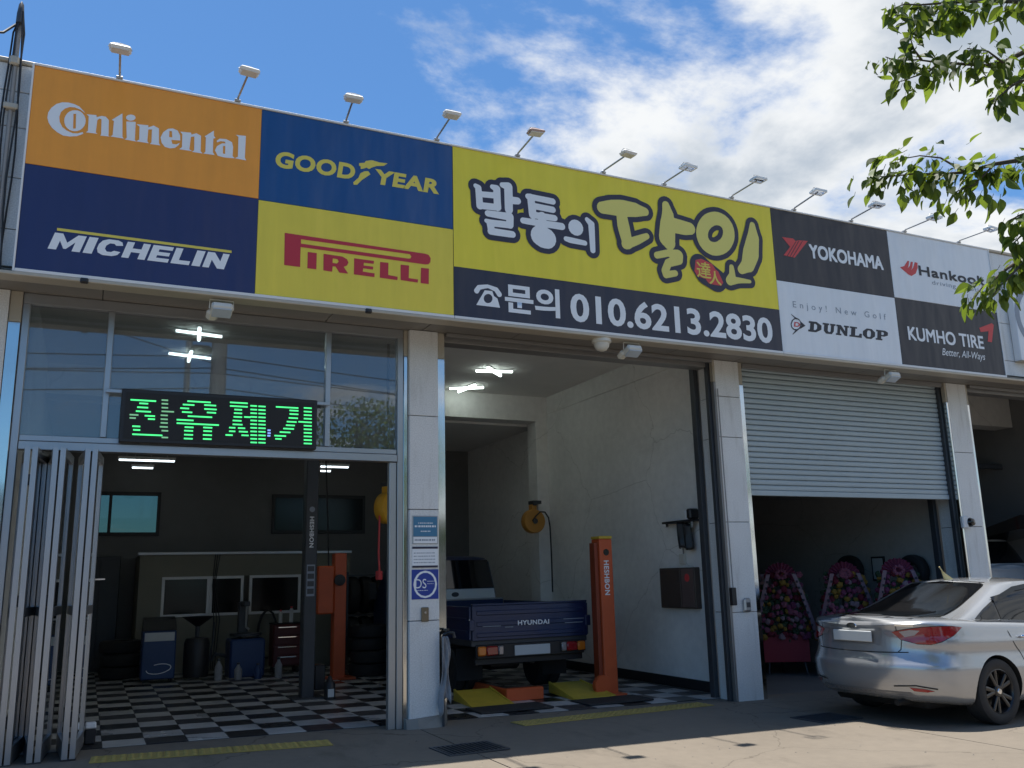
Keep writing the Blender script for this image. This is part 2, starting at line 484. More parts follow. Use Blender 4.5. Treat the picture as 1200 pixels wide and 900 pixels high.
class MB:
    def __init__(s):
        s.v, s.f, s.m = [], [], []

    def add(s, vs, fs, mi=0):
        b = len(s.v)
        s.v += [tuple(p) for p in vs]
        for f in fs:
            s.f.append([b + i for i in f])
            s.m.append(mi)
        return s

    def box(s, x0, x1, y0, y1, z0, z1, c=0.0, mi=0):
        if x1 < x0: x0, x1 = x1, x0
        if y1 < y0: y0, y1 = y1, y0
        if z1 < z0: z0, z1 = z1, z0
        if c <= 0:
            vs = [(x0, y0, z0), (x1, y0, z0), (x1, y1, z0), (x0, y1, z0), (x0, y0, z1), (x1, y0, z1), (x1, y1, z1), (x0, y1, z1)]
            return s.add(vs, [(3, 2, 1, 0), (4, 5, 6, 7), (0, 1, 5, 4), (1, 2, 6, 5), (2, 3, 7, 6), (3, 0, 4, 7)], mi)
        c = min(c, 0.49 * (x1 - x0), 0.49 * (y1 - y0), 0.49 * (z1 - z0))
        vs, idx = [], {}
        for ix, (X, dx) in enumerate(((x0, c), (x1, -c))):
            for iy, (Y, dy) in enumerate(((y0, c), (y1, -c))):
                for iz, (Zv, dz) in enumerate(((z0, c), (z1, -c))):
                    for a in range(3):
                        idx[ix, iy, iz, a] = len(vs)
                        vs.append((X if a == 0 else X + dx, Y if a == 1 else Y + dy, Zv if a == 2 else Zv + dz))
        fs = []
        g = lambda ix, iy, iz, a: idx[ix, iy, iz, a]
        fs.append([g(0, 0, 0, 0), g(0, 0, 1, 0), g(0, 1, 1, 0), g(0, 1, 0, 0)])
        fs.append([g(1, 0, 0, 0), g(1, 1, 0, 0), g(1, 1, 1, 0), g(1, 0, 1, 0)])
        fs.append([g(0, 0, 0, 1), g(1, 0, 0, 1), g(1, 0, 1, 1), g(0, 0, 1, 1)])
        fs.append([g(0, 1, 0, 1), g(0, 1, 1, 1), g(1, 1, 1, 1), g(1, 1, 0, 1)])
        fs.append([g(0, 0, 0, 2), g(0, 1, 0, 2), g(1, 1, 0, 2), g(1, 0, 0, 2)])
        fs.append([g(0, 0, 1, 2), g(1, 0, 1, 2), g(1, 1, 1, 2), g(0, 1, 1, 2)])
        for p in (0, 1):
            for q in (0, 1):
                fs.append([g(p, q, 0, 0), g(p, q, 0, 1), g(p, q, 1, 1), g(p, q, 1, 0)])
                fs.append([g(p, 0, q, 0), g(p, 0, q, 2), g(p, 1, q, 2), g(p, 1, q, 0)])
                fs.append([g(0, p, q, 1), g(0, p, q, 2), g(1, p, q, 2), g(1, p, q, 1)])
        for p in (0, 1):
            for q in (0, 1):
                for r in (0, 1):
                    fs.append([g(p, q, r, 0), g(p, q, r, 1), g(p, q, r, 2)])
        return s.add(vs, fs, mi)

    def tube(s, pts, r, n=8, mi=0, cap=True):
        pts = [Vector(p) for p in pts]
        rs = r if isinstance(r, (list, tuple)) else [r] * len(pts)
        rings = []
        prev = None
        for i, p in enumerate(pts):
            d = (pts[min(i + 1, len(pts) - 1)] - pts[max(i - 1, 0)]).normalized()
            if prev is None:
                a = d.orthogonal().normalized()
            else:
                a = (prev - d * prev.dot(d))
                a = a.normalized() if a.length > 1e-6 else d.orthogonal().normalized()
            prev = a
            b = d.cross(a)
            rings.append([p + (a * math.cos(2 * math.pi * k / n) + b * math.sin(2 * math.pi * k / n)) * rs[i] for k in range(n)])
        vs = [q for ring in rings for q in ring]
        fs = []
        for i in range(len(pts) - 1):
            for k in range(n):
                fs.append((i * n + k, i * n + (k + 1) % n, (i + 1) * n + (k + 1) % n, (i + 1) * n + k))
        if cap:
            fs.append(list(range(n))[::-1])
            fs.append([(len(pts) - 1) * n + k for k in range(n)])
        return s.add(vs, fs, mi)

    def lathe(s, prof, origin=(0, 0, 0), axis=(0, 0, 1), n=24, mi=0):
        ax = Vector(axis).normalized()
        a = ax.orthogonal().normalized()
        b = ax.cross(a)
        o = Vector(origin)
        vs, fs = [], []
        for (r, h) in prof:
            for k in range(n):
                t = 2 * math.pi * k / n
                vs.append(o + ax * h + (a * math.cos(t) + b * math.sin(t)) * max(r, 1e-4))
        for i in range(len(prof) - 1):
            for k in range(n):
                fs.append((i * n + k, i * n + (k + 1) % n, (i + 1) * n + (k + 1) % n, (i + 1) * n + k))
        return s.add(vs, fs, mi)

    def prism(s, poly, y0, y1, mi=0):
        """polygon in XZ pushed from y0 to y1"""
        n = len(poly)
        vs = [(p[0], y0, p[1]) for p in poly] + [(p[0], y1, p[1]) for p in poly]
        fs = [list(range(n)), [2 * n - 1 - i for i in range(n)]]
        for i in range(n):
            fs.append((i, i + n, (i + 1) % n + n, (i + 1) % n))
        return s.add(vs, fs, mi)

    def xform(s, mtx):
        s.v = [tuple(mtx @ Vector(p)) for p in s.v]
        return s

    def mesh(s, name, mats, smooth=False, angle=None):
        me = bpy.data.meshes.new(name)
        me.from_pydata(s.v, [], s.f)
        if not isinstance(mats, (list, tuple)):
            mats = [mats]
        for m in mats:
            me.materials.append(m)
        for p, mi in zip(me.polygons, s.m):
            p.material_index = mi
        bm = bmesh.new()
        bm.from_mesh(me)
        bmesh.ops.recalc_face_normals(bm, faces=bm.faces)
        bm.to_mesh(me)
        bm.free()
        if smooth or angle:
            me.shade_smooth()
            me.set_sharp_from_angle(angle=RD(angle or 40))
        me.update()
        return me

    def build(s, name, mats, parent=None, smooth=False, angle=None):
        return link(bpy.data.objects.new(name, s.mesh(name, mats, smooth, angle)), parent)


def obj_from(name, me, parent=None, loc=None, rot=None):
    o = bpy.data.objects.new(name, me)
    if loc is not None: o.location = loc
    if rot is not None: o.rotation_euler = rot
    return link(o, parent)


def copy_tree(o, parent=None):
    c = o.copy()
    COL.objects.link(c)
    c.parent = parent
    for ch in list(o.children):
        copy_tree(ch, c)
    return c


# ---- flat lettering and artwork: outlines in (x, z), laid on a vertical plane y
def curve_to_mesh(name, cu):
    o = bpy.data.objects.new("tmp_curve", cu)
    COL.objects.link(o)
    dg = bpy.context.evaluated_depsgraph_get()
    me = bpy.data.meshes.new_from_object(o.evaluated_get(dg))
    me.name = name
    bpy.data.objects.remove(o)
    bpy.data.curves.remove(cu)
    return me


def put_flat(name, me, fn, m, parent):
    for v in me.vertices:
        v.co = fn(v.co.x, v.co.y)
    me.materials.clear()
    me.materials.append(m)
    me.update()
    return link(bpy.data.objects.new(name, me), parent)


def art(name, groups, y, m, parent, fn=None):
    """groups: list of loop lists (outline, holes...)"""
    cu = bpy.data.curves.new(name, 'CURVE')
    cu.dimensions = '2D'
    cu.fill_mode = 'BOTH'
    for loops in groups:
        for lp in loops:
            sp = cu.splines.new('POLY')
            sp.points.add(len(lp) - 1)
            for p, q in zip(sp.points, lp):
                p.co = (q[0], q[1], 0, 1)
            sp.use_cyclic_u = True
    me = curve_to_mesh(name, cu)
    return put_flat(name, me, fn or (lambda a, b: Vector((a, y, b))), m, parent)


def text(name, s, box, y, m, parent, offset=0.0, shear=0.0, spacing=1.0, fn=None, res=4, strike=0.0):
    cu = bpy.data.curves.new(name, 'FONT')
    cu.body = s
    cu.offset = offset
    cu.shear = shear
    cu.space_character = spacing
    cu.resolution_u = res
    cu.fill_mode = 'BOTH'
    me = curve_to_mesh(name, cu)
    xs = [v.co.x for v in me.vertices]
    ys = [v.co.y for v in me.vertices]
    x0, x1, y0, y1 = min(xs), max(xs), min(ys), max(ys)
    bx0, bz0, bx1, bz1 = box
    if strike > 0:
        # heavier weight: the glyphs struck five times, each a hair deeper
        mb = MB()
        vv = [v.co.copy() for v in me.vertices]
        ff = [tuple(p.vertices) for p in me.polygons]
        for k, (dx, dz) in enumerate(((0, 0), (strike, strike), (-strike, strike), (strike, -strike), (-strike, -strike))):
            X0, X1 = bx0 + strike, bx1 - strike
            Z0, Z1 = bz0 + strike, bz1 - strike
            mb.add([(X0 + (q.x - x0) / (x1 - x0) * (X1 - X0) + dx, y - 0.0004 * k, Z0 + (q.y - y0) / (y1 - y0) * (Z1 - Z0) + dz) for q in vv], ff)
        return mb.build(name, m, parent)
    f = fn or (lambda a, b: Vector((a, y, b)))
    return put_flat(name, me, lambda a, b: f(bx0 + (a - x0) / (x1 - x0) * (bx1 - bx0), bz0 + (b - y0) / (y1 - y0) * (bz1 - bz0)), m, parent)


def split_islands(o, parent):
    """one object for each separate glyph"""
    me = o.data
    nbr = [[] for _ in me.vertices]
    for e in me.edges:
        a, b = e.vertices
        nbr[a].append(b); nbr[b].append(a)
    seen = [-1] * len(nbr)
    n = 0
    for i in range(len(nbr)):
        if seen[i] >= 0: continue
        st = [i]; seen[i] = n
        while st:
            k = st.pop()
            for q in nbr[k]:
                if seen[q] < 0:
                    seen[q] = n; st.append(q)
        n += 1
    for k in range(n):
        idx = [i for i in range(len(nbr)) if seen[i] == k]
        mp = {v: j for j, v in enumerate(idx)}
        m2 = MB()
        m2.add([tuple(me.vertices[i].co) for i in idx], [tuple(mp[v] for v in p.vertices) for p in me.polygons if seen[p.vertices[0]] == k])
        m2.build(o.name.split('.')[0], me.materials[0], parent)
    bpy.data.objects.remove(o)


def stroke_loops(strokes, dil=0.0, cell=0.006, extra=()):
    """outline of a union of round brush strokes (x, z, radius)"""
    segs = []
    for st in strokes:
        if len(st) == 1:
            segs.append((st[0], st[0]))
        for a, b in zip(st[:-1], st[1:]):
            segs.append((a, b))
    P = np.array([p for s in segs for p in s])
    pad = P[:, 2].max() + dil + 3 * cell
    xs = np.arange(P[:, 0].min() - pad, P[:, 0].max() + pad, cell)
    zs = np.arange(P[:, 1].min() - pad, P[:, 1].max() + pad, cell)
    X, Zg = np.meshgrid(xs, zs)
    D = np.full(X.shape, 9.0)
    for a, b in segs:
        dx, dz = b[0] - a[0], b[1] - a[1]
        L = dx * dx + dz * dz
        t = np.zeros_like(X) if L < 1e-9 else np.clip(((X - a[0]) * dx + (Zg - a[1]) * dz) / L, 0, 1)
        D = np.minimum(D, np.hypot(X - a[0] - t * dx, Zg - a[1] - t * dz) - (a[2] + (b[2] - a[2]) * t))
    D = D - dil
    nz, nx = D.shape
    ins = D < 0
    mixed = np.argwhere((ins[:-1, :-1].astype(int) + ins[1:, :-1] + ins[:-1, 1:] + ins[1:, 1:]) % 4 != 0)
    nxt = {}

    def ept(e):
        i, j, d = e
        if d == 0:
            a, b = D[i, j], D[i, j + 1]
            return (xs[j] + cell * a / (a - b), zs[i])
        a, b = D[i, j], D[i + 1, j]
        return (xs[j], zs[i] + cell * a / (a - b))
    for i, j in mixed:
        i, j = int(i), int(j)
        c = (ins[i, j], ins[i, j + 1], ins[i + 1, j + 1], ins[i + 1, j])
        E = ((i, j, 0), (i, j + 1, 1), (i + 1, j, 0), (i, j, 1))
        # walk with the inside on the left
        out = [k for k in range(4) if c[k] and not c[(k + 1) % 4]]
        inn = [k for k in range(4) if not c[k] and c[(k + 1) % 4]]
        if len(out) == 1:
            nxt[E[out[0]]] = E[inn[0]]
        else:
            nxt[E[out[0]]] = E[(out[0] + 3) % 4]
            nxt[E[out[1]]] = E[(out[1] + 3) % 4]
    loops = []
    left = set(nxt)
    while left:
        s0 = next(iter(left))
        lp, e = [], s0
        while e in left:
            left.discard(e)
            lp.append(ept(e))
            e = nxt.get(e)
            if e is None: break
        if len(lp) > 8:
            # drop nearly collinear points
            q = [lp[0]]
            for k in range(1, len(lp) - 1):
                a, b, c2 = q[-1], lp[k], lp[k + 1]
                l = math.hypot(c2[0] - a[0], c2[1] - a[1]) + 1e-9
                if abs((b[0] - a[0]) * (c2[1] - a[1]) - (b[1] - a[1]) * (c2[0] - a[0])) / l > 0.0009 or math.hypot(b[0] - a[0], b[1] - a[1]) > 0.06:
                    q.append(b)
            q.append(lp[-1])
            loops.append(q)
    return loops

# traced outlines in metres (x, z) on the sign plane, and tree branches in metres
ART = {'continental': [[[(-0.316,5.902),(-0.363,5.949),(-0.408,5.965),(-0.458,5.97),(-0.508,5.961),(-0.555,5.933),(-0.594,5.885),(-0.615,5.833),(-0.618,5.78),(-0.603,5.731),(-0.572,5.686),(-0.527,5.652),(-0.476,5.628),(-0.419,5.63),(-0.363,5.645),(-0.311,5.679),(-0.316,5.697),(-0.358,5.674),(-0.4,5.668),(-0.451,5.685),(-0.489,5.712),(-0.514,5.759),(-0.521,5.809),(-0.511,5.86),(-0.482,5.901),(-0.441,5.927),(-0.398,5.932),(-0.354,5.92),(-0.308,5.892)]],[[(-0.3,5.816),(-0.301,5.788),(-0.308,5.76),(-0.321,5.735),(-0.338,5.714),(-0.359,5.699),(-0.382,5.691),(-0.405,5.69),(-0.427,5.696),(-0.447,5.709),(-0.463,5.728),(-0.473,5.752),(-0.478,5.779),(-0.477,5.807),(-0.47,5.834),(-0.458,5.859),(-0.441,5.88),(-0.42,5.896),(-0.397,5.904),(-0.374,5.906),(-0.351,5.9),(-0.332,5.887),(-0.316,5.867),(-0.305,5.843)],[(-0.407,5.864),(-0.385,5.869),(-0.377,5.72),(-0.399,5.715)]],[[(-0.297,5.884),(-0.213,5.893),(-0.21,5.872),(-0.169,5.894),(-0.132,5.894),(-0.104,5.863),(-0.097,5.705),(-0.086,5.697),(-0.166,5.691),(-0.16,5.706),(-0.167,5.859),(-0.186,5.863),(-0.202,5.842),(-0.207,5.714),(-0.189,5.704),(-0.291,5.699),(-0.274,5.717),(-0.277,5.866)]],[[(0.009,5.959),(0.024,5.717),(0.037,5.701),(-0.079,5.7),(-0.061,5.717),(-0.06,5.864),(-0.079,5.873)]],[[(0.126,5.939),(0.125,5.93),(0.121,5.922),(0.115,5.913),(0.106,5.907),(0.097,5.901),(0.086,5.898),(0.075,5.897),(0.065,5.898),(0.056,5.901),(0.049,5.906),(0.044,5.913),(0.042,5.921),(0.043,5.929),(0.047,5.938),(0.053,5.946),(0.061,5.953),(0.071,5.958),(0.082,5.962),(0.093,5.963),(0.103,5.962),(0.112,5.959),(0.119,5.953),(0.124,5.947)]],[[(0.048,5.882),(0.13,5.895),(0.134,5.708),(0.146,5.692),(0.044,5.694),(0.062,5.711)]],[[(0.139,5.873),(0.243,5.883),(0.245,5.861),(0.291,5.89),(0.34,5.87),(0.349,5.714),(0.365,5.694),(0.269,5.692),(0.282,5.711),(0.279,5.846),(0.246,5.839),(0.244,5.715),(0.259,5.696),(0.145,5.695),(0.172,5.717),(0.167,5.851)]],[[(0.54,5.782),(0.536,5.836),(0.511,5.882),(0.466,5.896),(0.422,5.883),(0.381,5.838),(0.36,5.778),(0.373,5.724),(0.404,5.687),(0.453,5.681),(0.496,5.694),(0.528,5.732),(0.537,5.756),(0.504,5.733),(0.47,5.732),(0.458,5.772)],[(0.436,5.863),(0.459,5.864),(0.466,5.799),(0.437,5.799)]],[[(0.535,5.876),(0.634,5.885),(0.64,5.866),(0.684,5.889),(0.73,5.87),(0.733,5.704),(0.754,5.685),(0.654,5.683),(0.673,5.704),(0.668,5.851),(0.636,5.839),(0.628,5.706),(0.654,5.691),(0.535,5.688),(0.559,5.715),(0.556,5.852)]],[[(0.847,5.951),(0.85,5.894),(0.866,5.874),(0.846,5.864),(0.848,5.715),(0.867,5.69),(0.759,5.686),(0.778,5.707),(0.776,5.862),(0.763,5.871)]],[[(0.878,5.847),(0.907,5.876),(0.968,5.883),(1.026,5.86),(1.038,5.81),(1.037,5.711),(1.059,5.692),(0.982,5.683),(0.946,5.682),(0.895,5.689),(0.867,5.741),(0.885,5.791),(0.93,5.829),(0.965,5.836),(0.954,5.853),(0.918,5.85),(0.883,5.831)],[(0.941,5.802),(0.963,5.806),(0.965,5.72),(0.944,5.722)]],[[(1.06,5.948),(1.157,5.956),(1.156,5.716),(1.171,5.69),(1.059,5.692),(1.089,5.715),(1.085,5.93)]]],'mich_line': [[[(-0.456,4.72),(1.069,4.715),(1.07,4.689),(-0.456,4.694)]]],'mich_box': (-0.518,4.513,1.054,4.673),'good_box': (1.459,5.672,2.29,5.857),'year_box': (2.509,5.674,3.238,5.847),'wing': [[[(2.333,5.879),(2.39,5.893),(2.406,5.918),(2.471,5.939),(2.554,5.929),(2.646,5.934),(2.605,5.898),(2.522,5.879),(2.472,5.853),(2.44,5.829),(2.415,5.842),(2.39,5.829),(2.35,5.813),(2.349,5.844),(2.33,5.852)]],[[(2.391,5.795),(2.432,5.805),(2.457,5.772),(2.36,5.686),(2.312,5.626),(2.276,5.62),(2.271,5.648),(2.327,5.709),(2.346,5.764)]]],'pirelli': [[[(1.576,4.976),(3.068,4.96),(3.111,4.953),(3.137,4.917),(3.132,4.87),(3.11,4.844),(3.075,4.837),(1.739,4.847),(1.739,4.633),(1.58,4.634)],[(1.74,4.931),(2.899,4.93),(2.918,4.907),(2.907,4.882),(2.877,4.878),(1.742,4.884)]],[[(1.812,4.804),(1.904,4.805),(1.903,4.63),(1.812,4.63)]],[[(1.974,4.807),(2.168,4.804),(2.218,4.781),(2.234,4.747),(2.219,4.712),(2.184,4.693),(2.234,4.626),(2.142,4.625),(2.099,4.685),(2.071,4.684),(2.065,4.625),(1.975,4.628)],[(2.07,4.769),(2.119,4.768),(2.133,4.745),(2.113,4.719),(2.068,4.722)]],[[(2.293,4.802),(2.506,4.801),(2.502,4.768),(2.397,4.766),(2.395,4.736),(2.499,4.737),(2.496,4.704),(2.391,4.704),(2.387,4.668),(2.514,4.665),(2.512,4.623),(2.293,4.626)]],[[(2.572,4.799),(2.663,4.801),(2.661,4.666),(2.765,4.659),(2.762,4.621),(2.57,4.624)]],[[(2.797,4.799),(2.892,4.801),(2.888,4.66),(2.994,4.658),(2.988,4.622),(2.798,4.626)]],[[(3.026,4.794),(3.116,4.795),(3.113,4.619),(3.021,4.62)]]],'main_white': [[(3.676,5.852,0.018),(3.709,5.833,0.028),(3.723,5.615,0.032)],[(3.883,5.874,0.02),(3.937,5.861,0.035),(3.942,5.634,0.035)],[(3.754,5.761,0.026),(3.916,5.774,0.027)],[(3.724,5.622,0.031),(3.949,5.634,0.031)],[(4.008,5.92,0.023),(4.084,5.912,0.043),(4.084,5.63,0.041)],[(4.116,5.749,0.036),(4.198,5.756,0.034)],[(3.82,5.542,0.028),(4.089,5.543,0.037)],[(4.093,5.544,0.039),(4.094,5.443,0.034)],[(3.8,5.45,0.015),(3.874,5.434,0.03),(4.094,5.443,0.031)],[(3.846,5.429,0.034),(3.862,5.334,0.033)],[(3.854,5.332,0.032),(4.122,5.334,0.031)],[(4.334,5.834,0.026),(4.656,5.825,0.03)],[(4.369,5.827,0.037),(4.389,5.614,0.04)],[(4.407,5.727,0.029),(4.653,5.72,0.03)],[(4.389,5.614,0.032),(4.674,5.618,0.029)],[(4.51,5.617,0.044),(4.511,5.532,0.044)],[(4.262,5.524,0.028),(4.766,5.529,0.035)],[(4.481,5.371,0.117),(4.519,5.358,0.124),(4.557,5.35,0.117)],[(4.954,5.543,0.091)],[(4.816,5.383,0.021),(4.873,5.375,0.027),(5.069,5.366,0.022)],[(5.112,5.671,0.019),(5.17,5.619,0.034),(5.174,5.289,0.026)]],'main_yellow': [[(5.336,5.858,0.068),(5.469,5.882,0.089),(5.626,5.897,0.101),(5.807,5.906,0.084),(5.949,5.904,0.045)],[(5.603,5.812,0.065),(5.623,5.652,0.078),(5.667,5.447,0.064)],[(5.644,5.433,0.054),(5.805,5.507,0.047),(5.951,5.583,0.031)],[(6.268,6.043,0.045),(6.29,5.921,0.077),(6.275,5.772,0.103),(6.255,5.603,0.111),(6.281,5.545,0.083)],[(6.38,5.788,0.091),(6.522,5.779,0.087),(6.613,5.782,0.073)],[(6.087,5.354,0.035),(6.257,5.408,0.037),(6.402,5.393,0.068),(6.405,5.34,0.058),(6.248,5.274,0.044),(6.193,5.165,0.043),(6.201,5.115,0.035),(6.344,5.154,0.031)],[(7.232,5.807,0.083),(7.22,5.75,0.083),(7.193,5.696,0.082),(7.154,5.647,0.082),(7.106,5.607,0.082),(7.052,5.578,0.081),(6.995,5.563,0.081),(6.94,5.562,0.082),(6.89,5.576,0.08),(6.849,5.603,0.081),(6.819,5.642,0.081),(6.802,5.689,0.081),(6.799,5.742,0.081),(6.811,5.798,0.081),(6.837,5.852,0.081),(6.875,5.901,0.081),(6.922,5.942,0.082),(6.976,5.971,0.082),(7.033,5.987,0.082),(7.089,5.989,0.083),(7.14,5.976,0.083),(7.182,5.949,0.083),(7.213,5.91,0.083),(7.23,5.861,0.083),(7.232,5.807,0.083)],[(7.634,5.985,0.035),(7.626,5.804,0.088),(7.567,5.579,0.12),(7.505,5.42,0.096),(7.39,5.336,0.052)],[(7.232,5.352,0.026),(7.234,5.236,0.042),(7.189,5.163,0.056),(7.329,5.184,0.03),(7.512,5.19,0.014)]],'seal': [[[(6.669,5.371),(6.756,5.4),(6.923,5.353),(6.971,5.286),(7.013,5.26),(7.079,5.122),(7.045,5.076),(6.947,5.075),(6.85,5.083),(6.806,5.136),(6.676,5.161),(6.64,5.222)]]],'seal_s': [[(6.725,5.316,0.09),(6.814,5.224,0.116),(6.977,5.141,0.103)]],'seal_b1': (6.675,5.143,6.895,5.358),'seal_b2': (6.858,5.076,7.051,5.261),'main_dil': [0.071,0.089],'phone_s': [[(3.669,4.609,0.031),(3.697,4.654,0.027),(3.805,4.679,0.02),(3.905,4.652,0.028),(3.943,4.6,0.031)]],'phone': [[[(3.739,4.58),(3.767,4.628),(3.858,4.629),(3.877,4.574),(3.919,4.549),(3.948,4.446),(3.663,4.447),(3.702,4.517)],[(3.858,4.542),(3.856,4.528),(3.85,4.515),(3.842,4.503),(3.831,4.493),(3.818,4.487),(3.804,4.483),(3.791,4.484),(3.778,4.487),(3.768,4.495),(3.759,4.505),(3.755,4.517),(3.753,4.53),(3.755,4.544),(3.76,4.558),(3.769,4.57),(3.78,4.58),(3.793,4.586),(3.806,4.59),(3.82,4.59),(3.833,4.586),(3.843,4.578),(3.852,4.568),(3.857,4.556)]]],'mun_box': (4.01,4.4,4.703,4.747),'num_box': (4.841,4.383,7.818,4.732),'yoko_e': [[[(8.132,5.894),(8.323,5.901),(8.363,5.871),(8.421,5.89),(8.581,5.903),(8.32,5.627),(8.129,5.637),(8.256,5.773)]]],'yoko_l': [[(8.365,5.86,0.005),(8.194,5.638,0.005)],[(8.42,5.879,0.005),(8.24,5.633,0.005)],[(8.484,5.886,0.005),(8.283,5.63,0.005)]],'yoko_box': (8.587,5.66,9.963,5.865),'hank_e': [[[(10.296,5.751),(10.386,5.781),(10.47,5.875),(10.5,5.872),(10.479,5.804),(10.452,5.755),(10.505,5.805),(10.532,5.866),(10.574,5.869),(10.55,5.785),(10.518,5.737),(10.571,5.787),(10.613,5.872),(10.668,5.868),(10.658,5.788),(10.604,5.696),(10.509,5.645),(10.444,5.663)]]],'hank_box': (10.674,5.677,12.093,5.831),'driv_box': (10.92,5.548,12.11,5.632),'enjoy_box': (8.209,4.894,9.897,5.008),'dunlop_box': (8.431,4.613,9.923,4.759),'dun_ring': [[(8.318,4.699,0.008),(8.311,4.674,0.008),(8.296,4.651,0.008),(8.275,4.631,0.008),(8.25,4.617,0.008),(8.223,4.611,0.008),(8.197,4.612,0.008),(8.174,4.621,0.008),(8.157,4.637,0.008),(8.148,4.658,0.008),(8.146,4.682,0.008),(8.153,4.707,0.008),(8.168,4.73,0.008),(8.189,4.75,0.008),(8.214,4.764,0.008),(8.241,4.771,0.008),(8.268,4.769,0.008),(8.29,4.761,0.008),(8.307,4.745,0.008),(8.317,4.724,0.008),(8.318,4.699,0.008)],[(8.167,4.817,0.005),(8.246,4.767,0.011)],[(8.236,4.612,0.011),(8.161,4.548,0.005)]],'dun_arrow': [[[(8.316,4.737),(8.392,4.686),(8.293,4.631),(8.324,4.686)]]],'dun_d': (8.191,4.656,8.301,4.721),'kum_box': (10.294,4.669,11.862,4.872),'kum_e': [[[(11.813,4.996),(12.107,5.099),(12.147,5.076),(12.05,4.795),(11.959,4.799),(12.01,4.965),(11.833,4.934)]]],'bet_box': (10.942,4.47,11.853,4.609),'led': [(0.275,0.509,3.314,1),(0.357,0.438,3.284,1),(0.34,0.44,3.244,1),(0.33,0.467,3.204,1),(0.276,0.356,3.166,0.5),(0.413,0.507,3.163,1),(0.278,0.334,3.134,0.4),(0.444,0.509,3.132,0.7),(0.307,0.379,3.053,0.8),(0.317,0.381,3.018,0.8),(0.312,0.586,2.974,1),(0.559,0.62,3.329,0.25),(0.561,0.622,3.293,0.2),(0.563,0.624,3.253,0.25),(0.565,0.681,3.216,0.5),(0.559,0.625,3.176,0.25),(0.561,0.627,3.137,0.3),(0.563,0.629,3.1,0.3),(0.557,0.631,3.06,0.3),(0.576,0.637,3.022,0.2),(0.58,0.64,2.955,0.2),(0.801,1.025,3.333,1),(0.76,0.87,3.296,1),(0.964,1.079,3.303,1),(0.737,0.821,3.258,1),(0.966,1.086,3.263,1),(0.756,0.853,3.22,1),(0.993,1.082,3.228,1),(0.812,1.046,3.181,1),(0.71,0.869,3.139,1),(0.712,1.115,3.104,1),(0.789,0.873,3.068,1),(0.966,1.052,3.073,1),(0.786,0.87,3.032,1),(0.968,1.05,3.037,1),(0.788,0.872,2.992,1),(0.966,1.052,2.997,1),(0.787,0.87,2.953,1),(0.968,1.05,2.957,1),(1.213,1.39,3.346,1),(1.215,1.391,3.309,1),(1.26,1.336,3.274,1),(1.257,1.338,3.237,1),(1.255,1.339,3.198,1),(1.248,1.335,3.159,1),(1.249,1.346,3.12,1),(1.216,1.277,3.084,0.8),(1.303,1.374,3.084,1),(1.217,1.278,3.047,0.8),(1.314,1.402,3.048,1),(1.184,1.254,3.007,0.8),(1.341,1.412,3.011,1),(1.36,1.423,3.202,1),(1.677,1.911,3.327,1),(1.819,1.912,3.297,1),(1.821,1.913,3.259,1),(1.813,1.909,3.217,1),(1.795,1.897,3.176,1),(1.787,1.879,3.138,1),(1.761,1.871,3.101,1),(1.725,1.835,3.062,1),(1.672,1.791,3.022,1),(1.682,1.746,2.989,1),(1.916,1.972,3.181,1),(1.418,1.484,3.323,1),(1.42,1.486,3.284,1),(1.421,1.487,3.246,1),(1.422,1.489,3.207,1),(1.424,1.49,3.169,1),(1.425,1.491,3.131,1),(1.427,1.493,3.093,1),(1.428,1.494,3.055,1),(1.43,1.496,3.017,1),(1.431,1.497,2.979,1),(1.433,1.498,2.941,1),(1.499,1.571,3.322,1),(1.5,1.572,3.284,1),(1.502,1.574,3.246,1),(1.503,1.575,3.207,1),(1.504,1.576,3.169,1),(1.506,1.578,3.131,1),(1.507,1.579,3.093,1),(1.509,1.58,3.056,1),(1.51,1.582,3.018,1),(1.511,1.583,2.98,1),(1.513,1.584,2.942,1),(1.968,2.052,3.333,1),(1.969,2.053,3.294,1),(1.97,2.054,3.256,1),(1.971,2.055,3.218,1),(1.972,2.056,3.18,1),(1.973,2.057,3.142,1),(1.974,2.058,3.104,1),(1.975,2.059,3.066,1),(1.976,2.06,3.028,1),(1.977,2.061,2.99,1),(1.978,2.062,2.953,1)]}
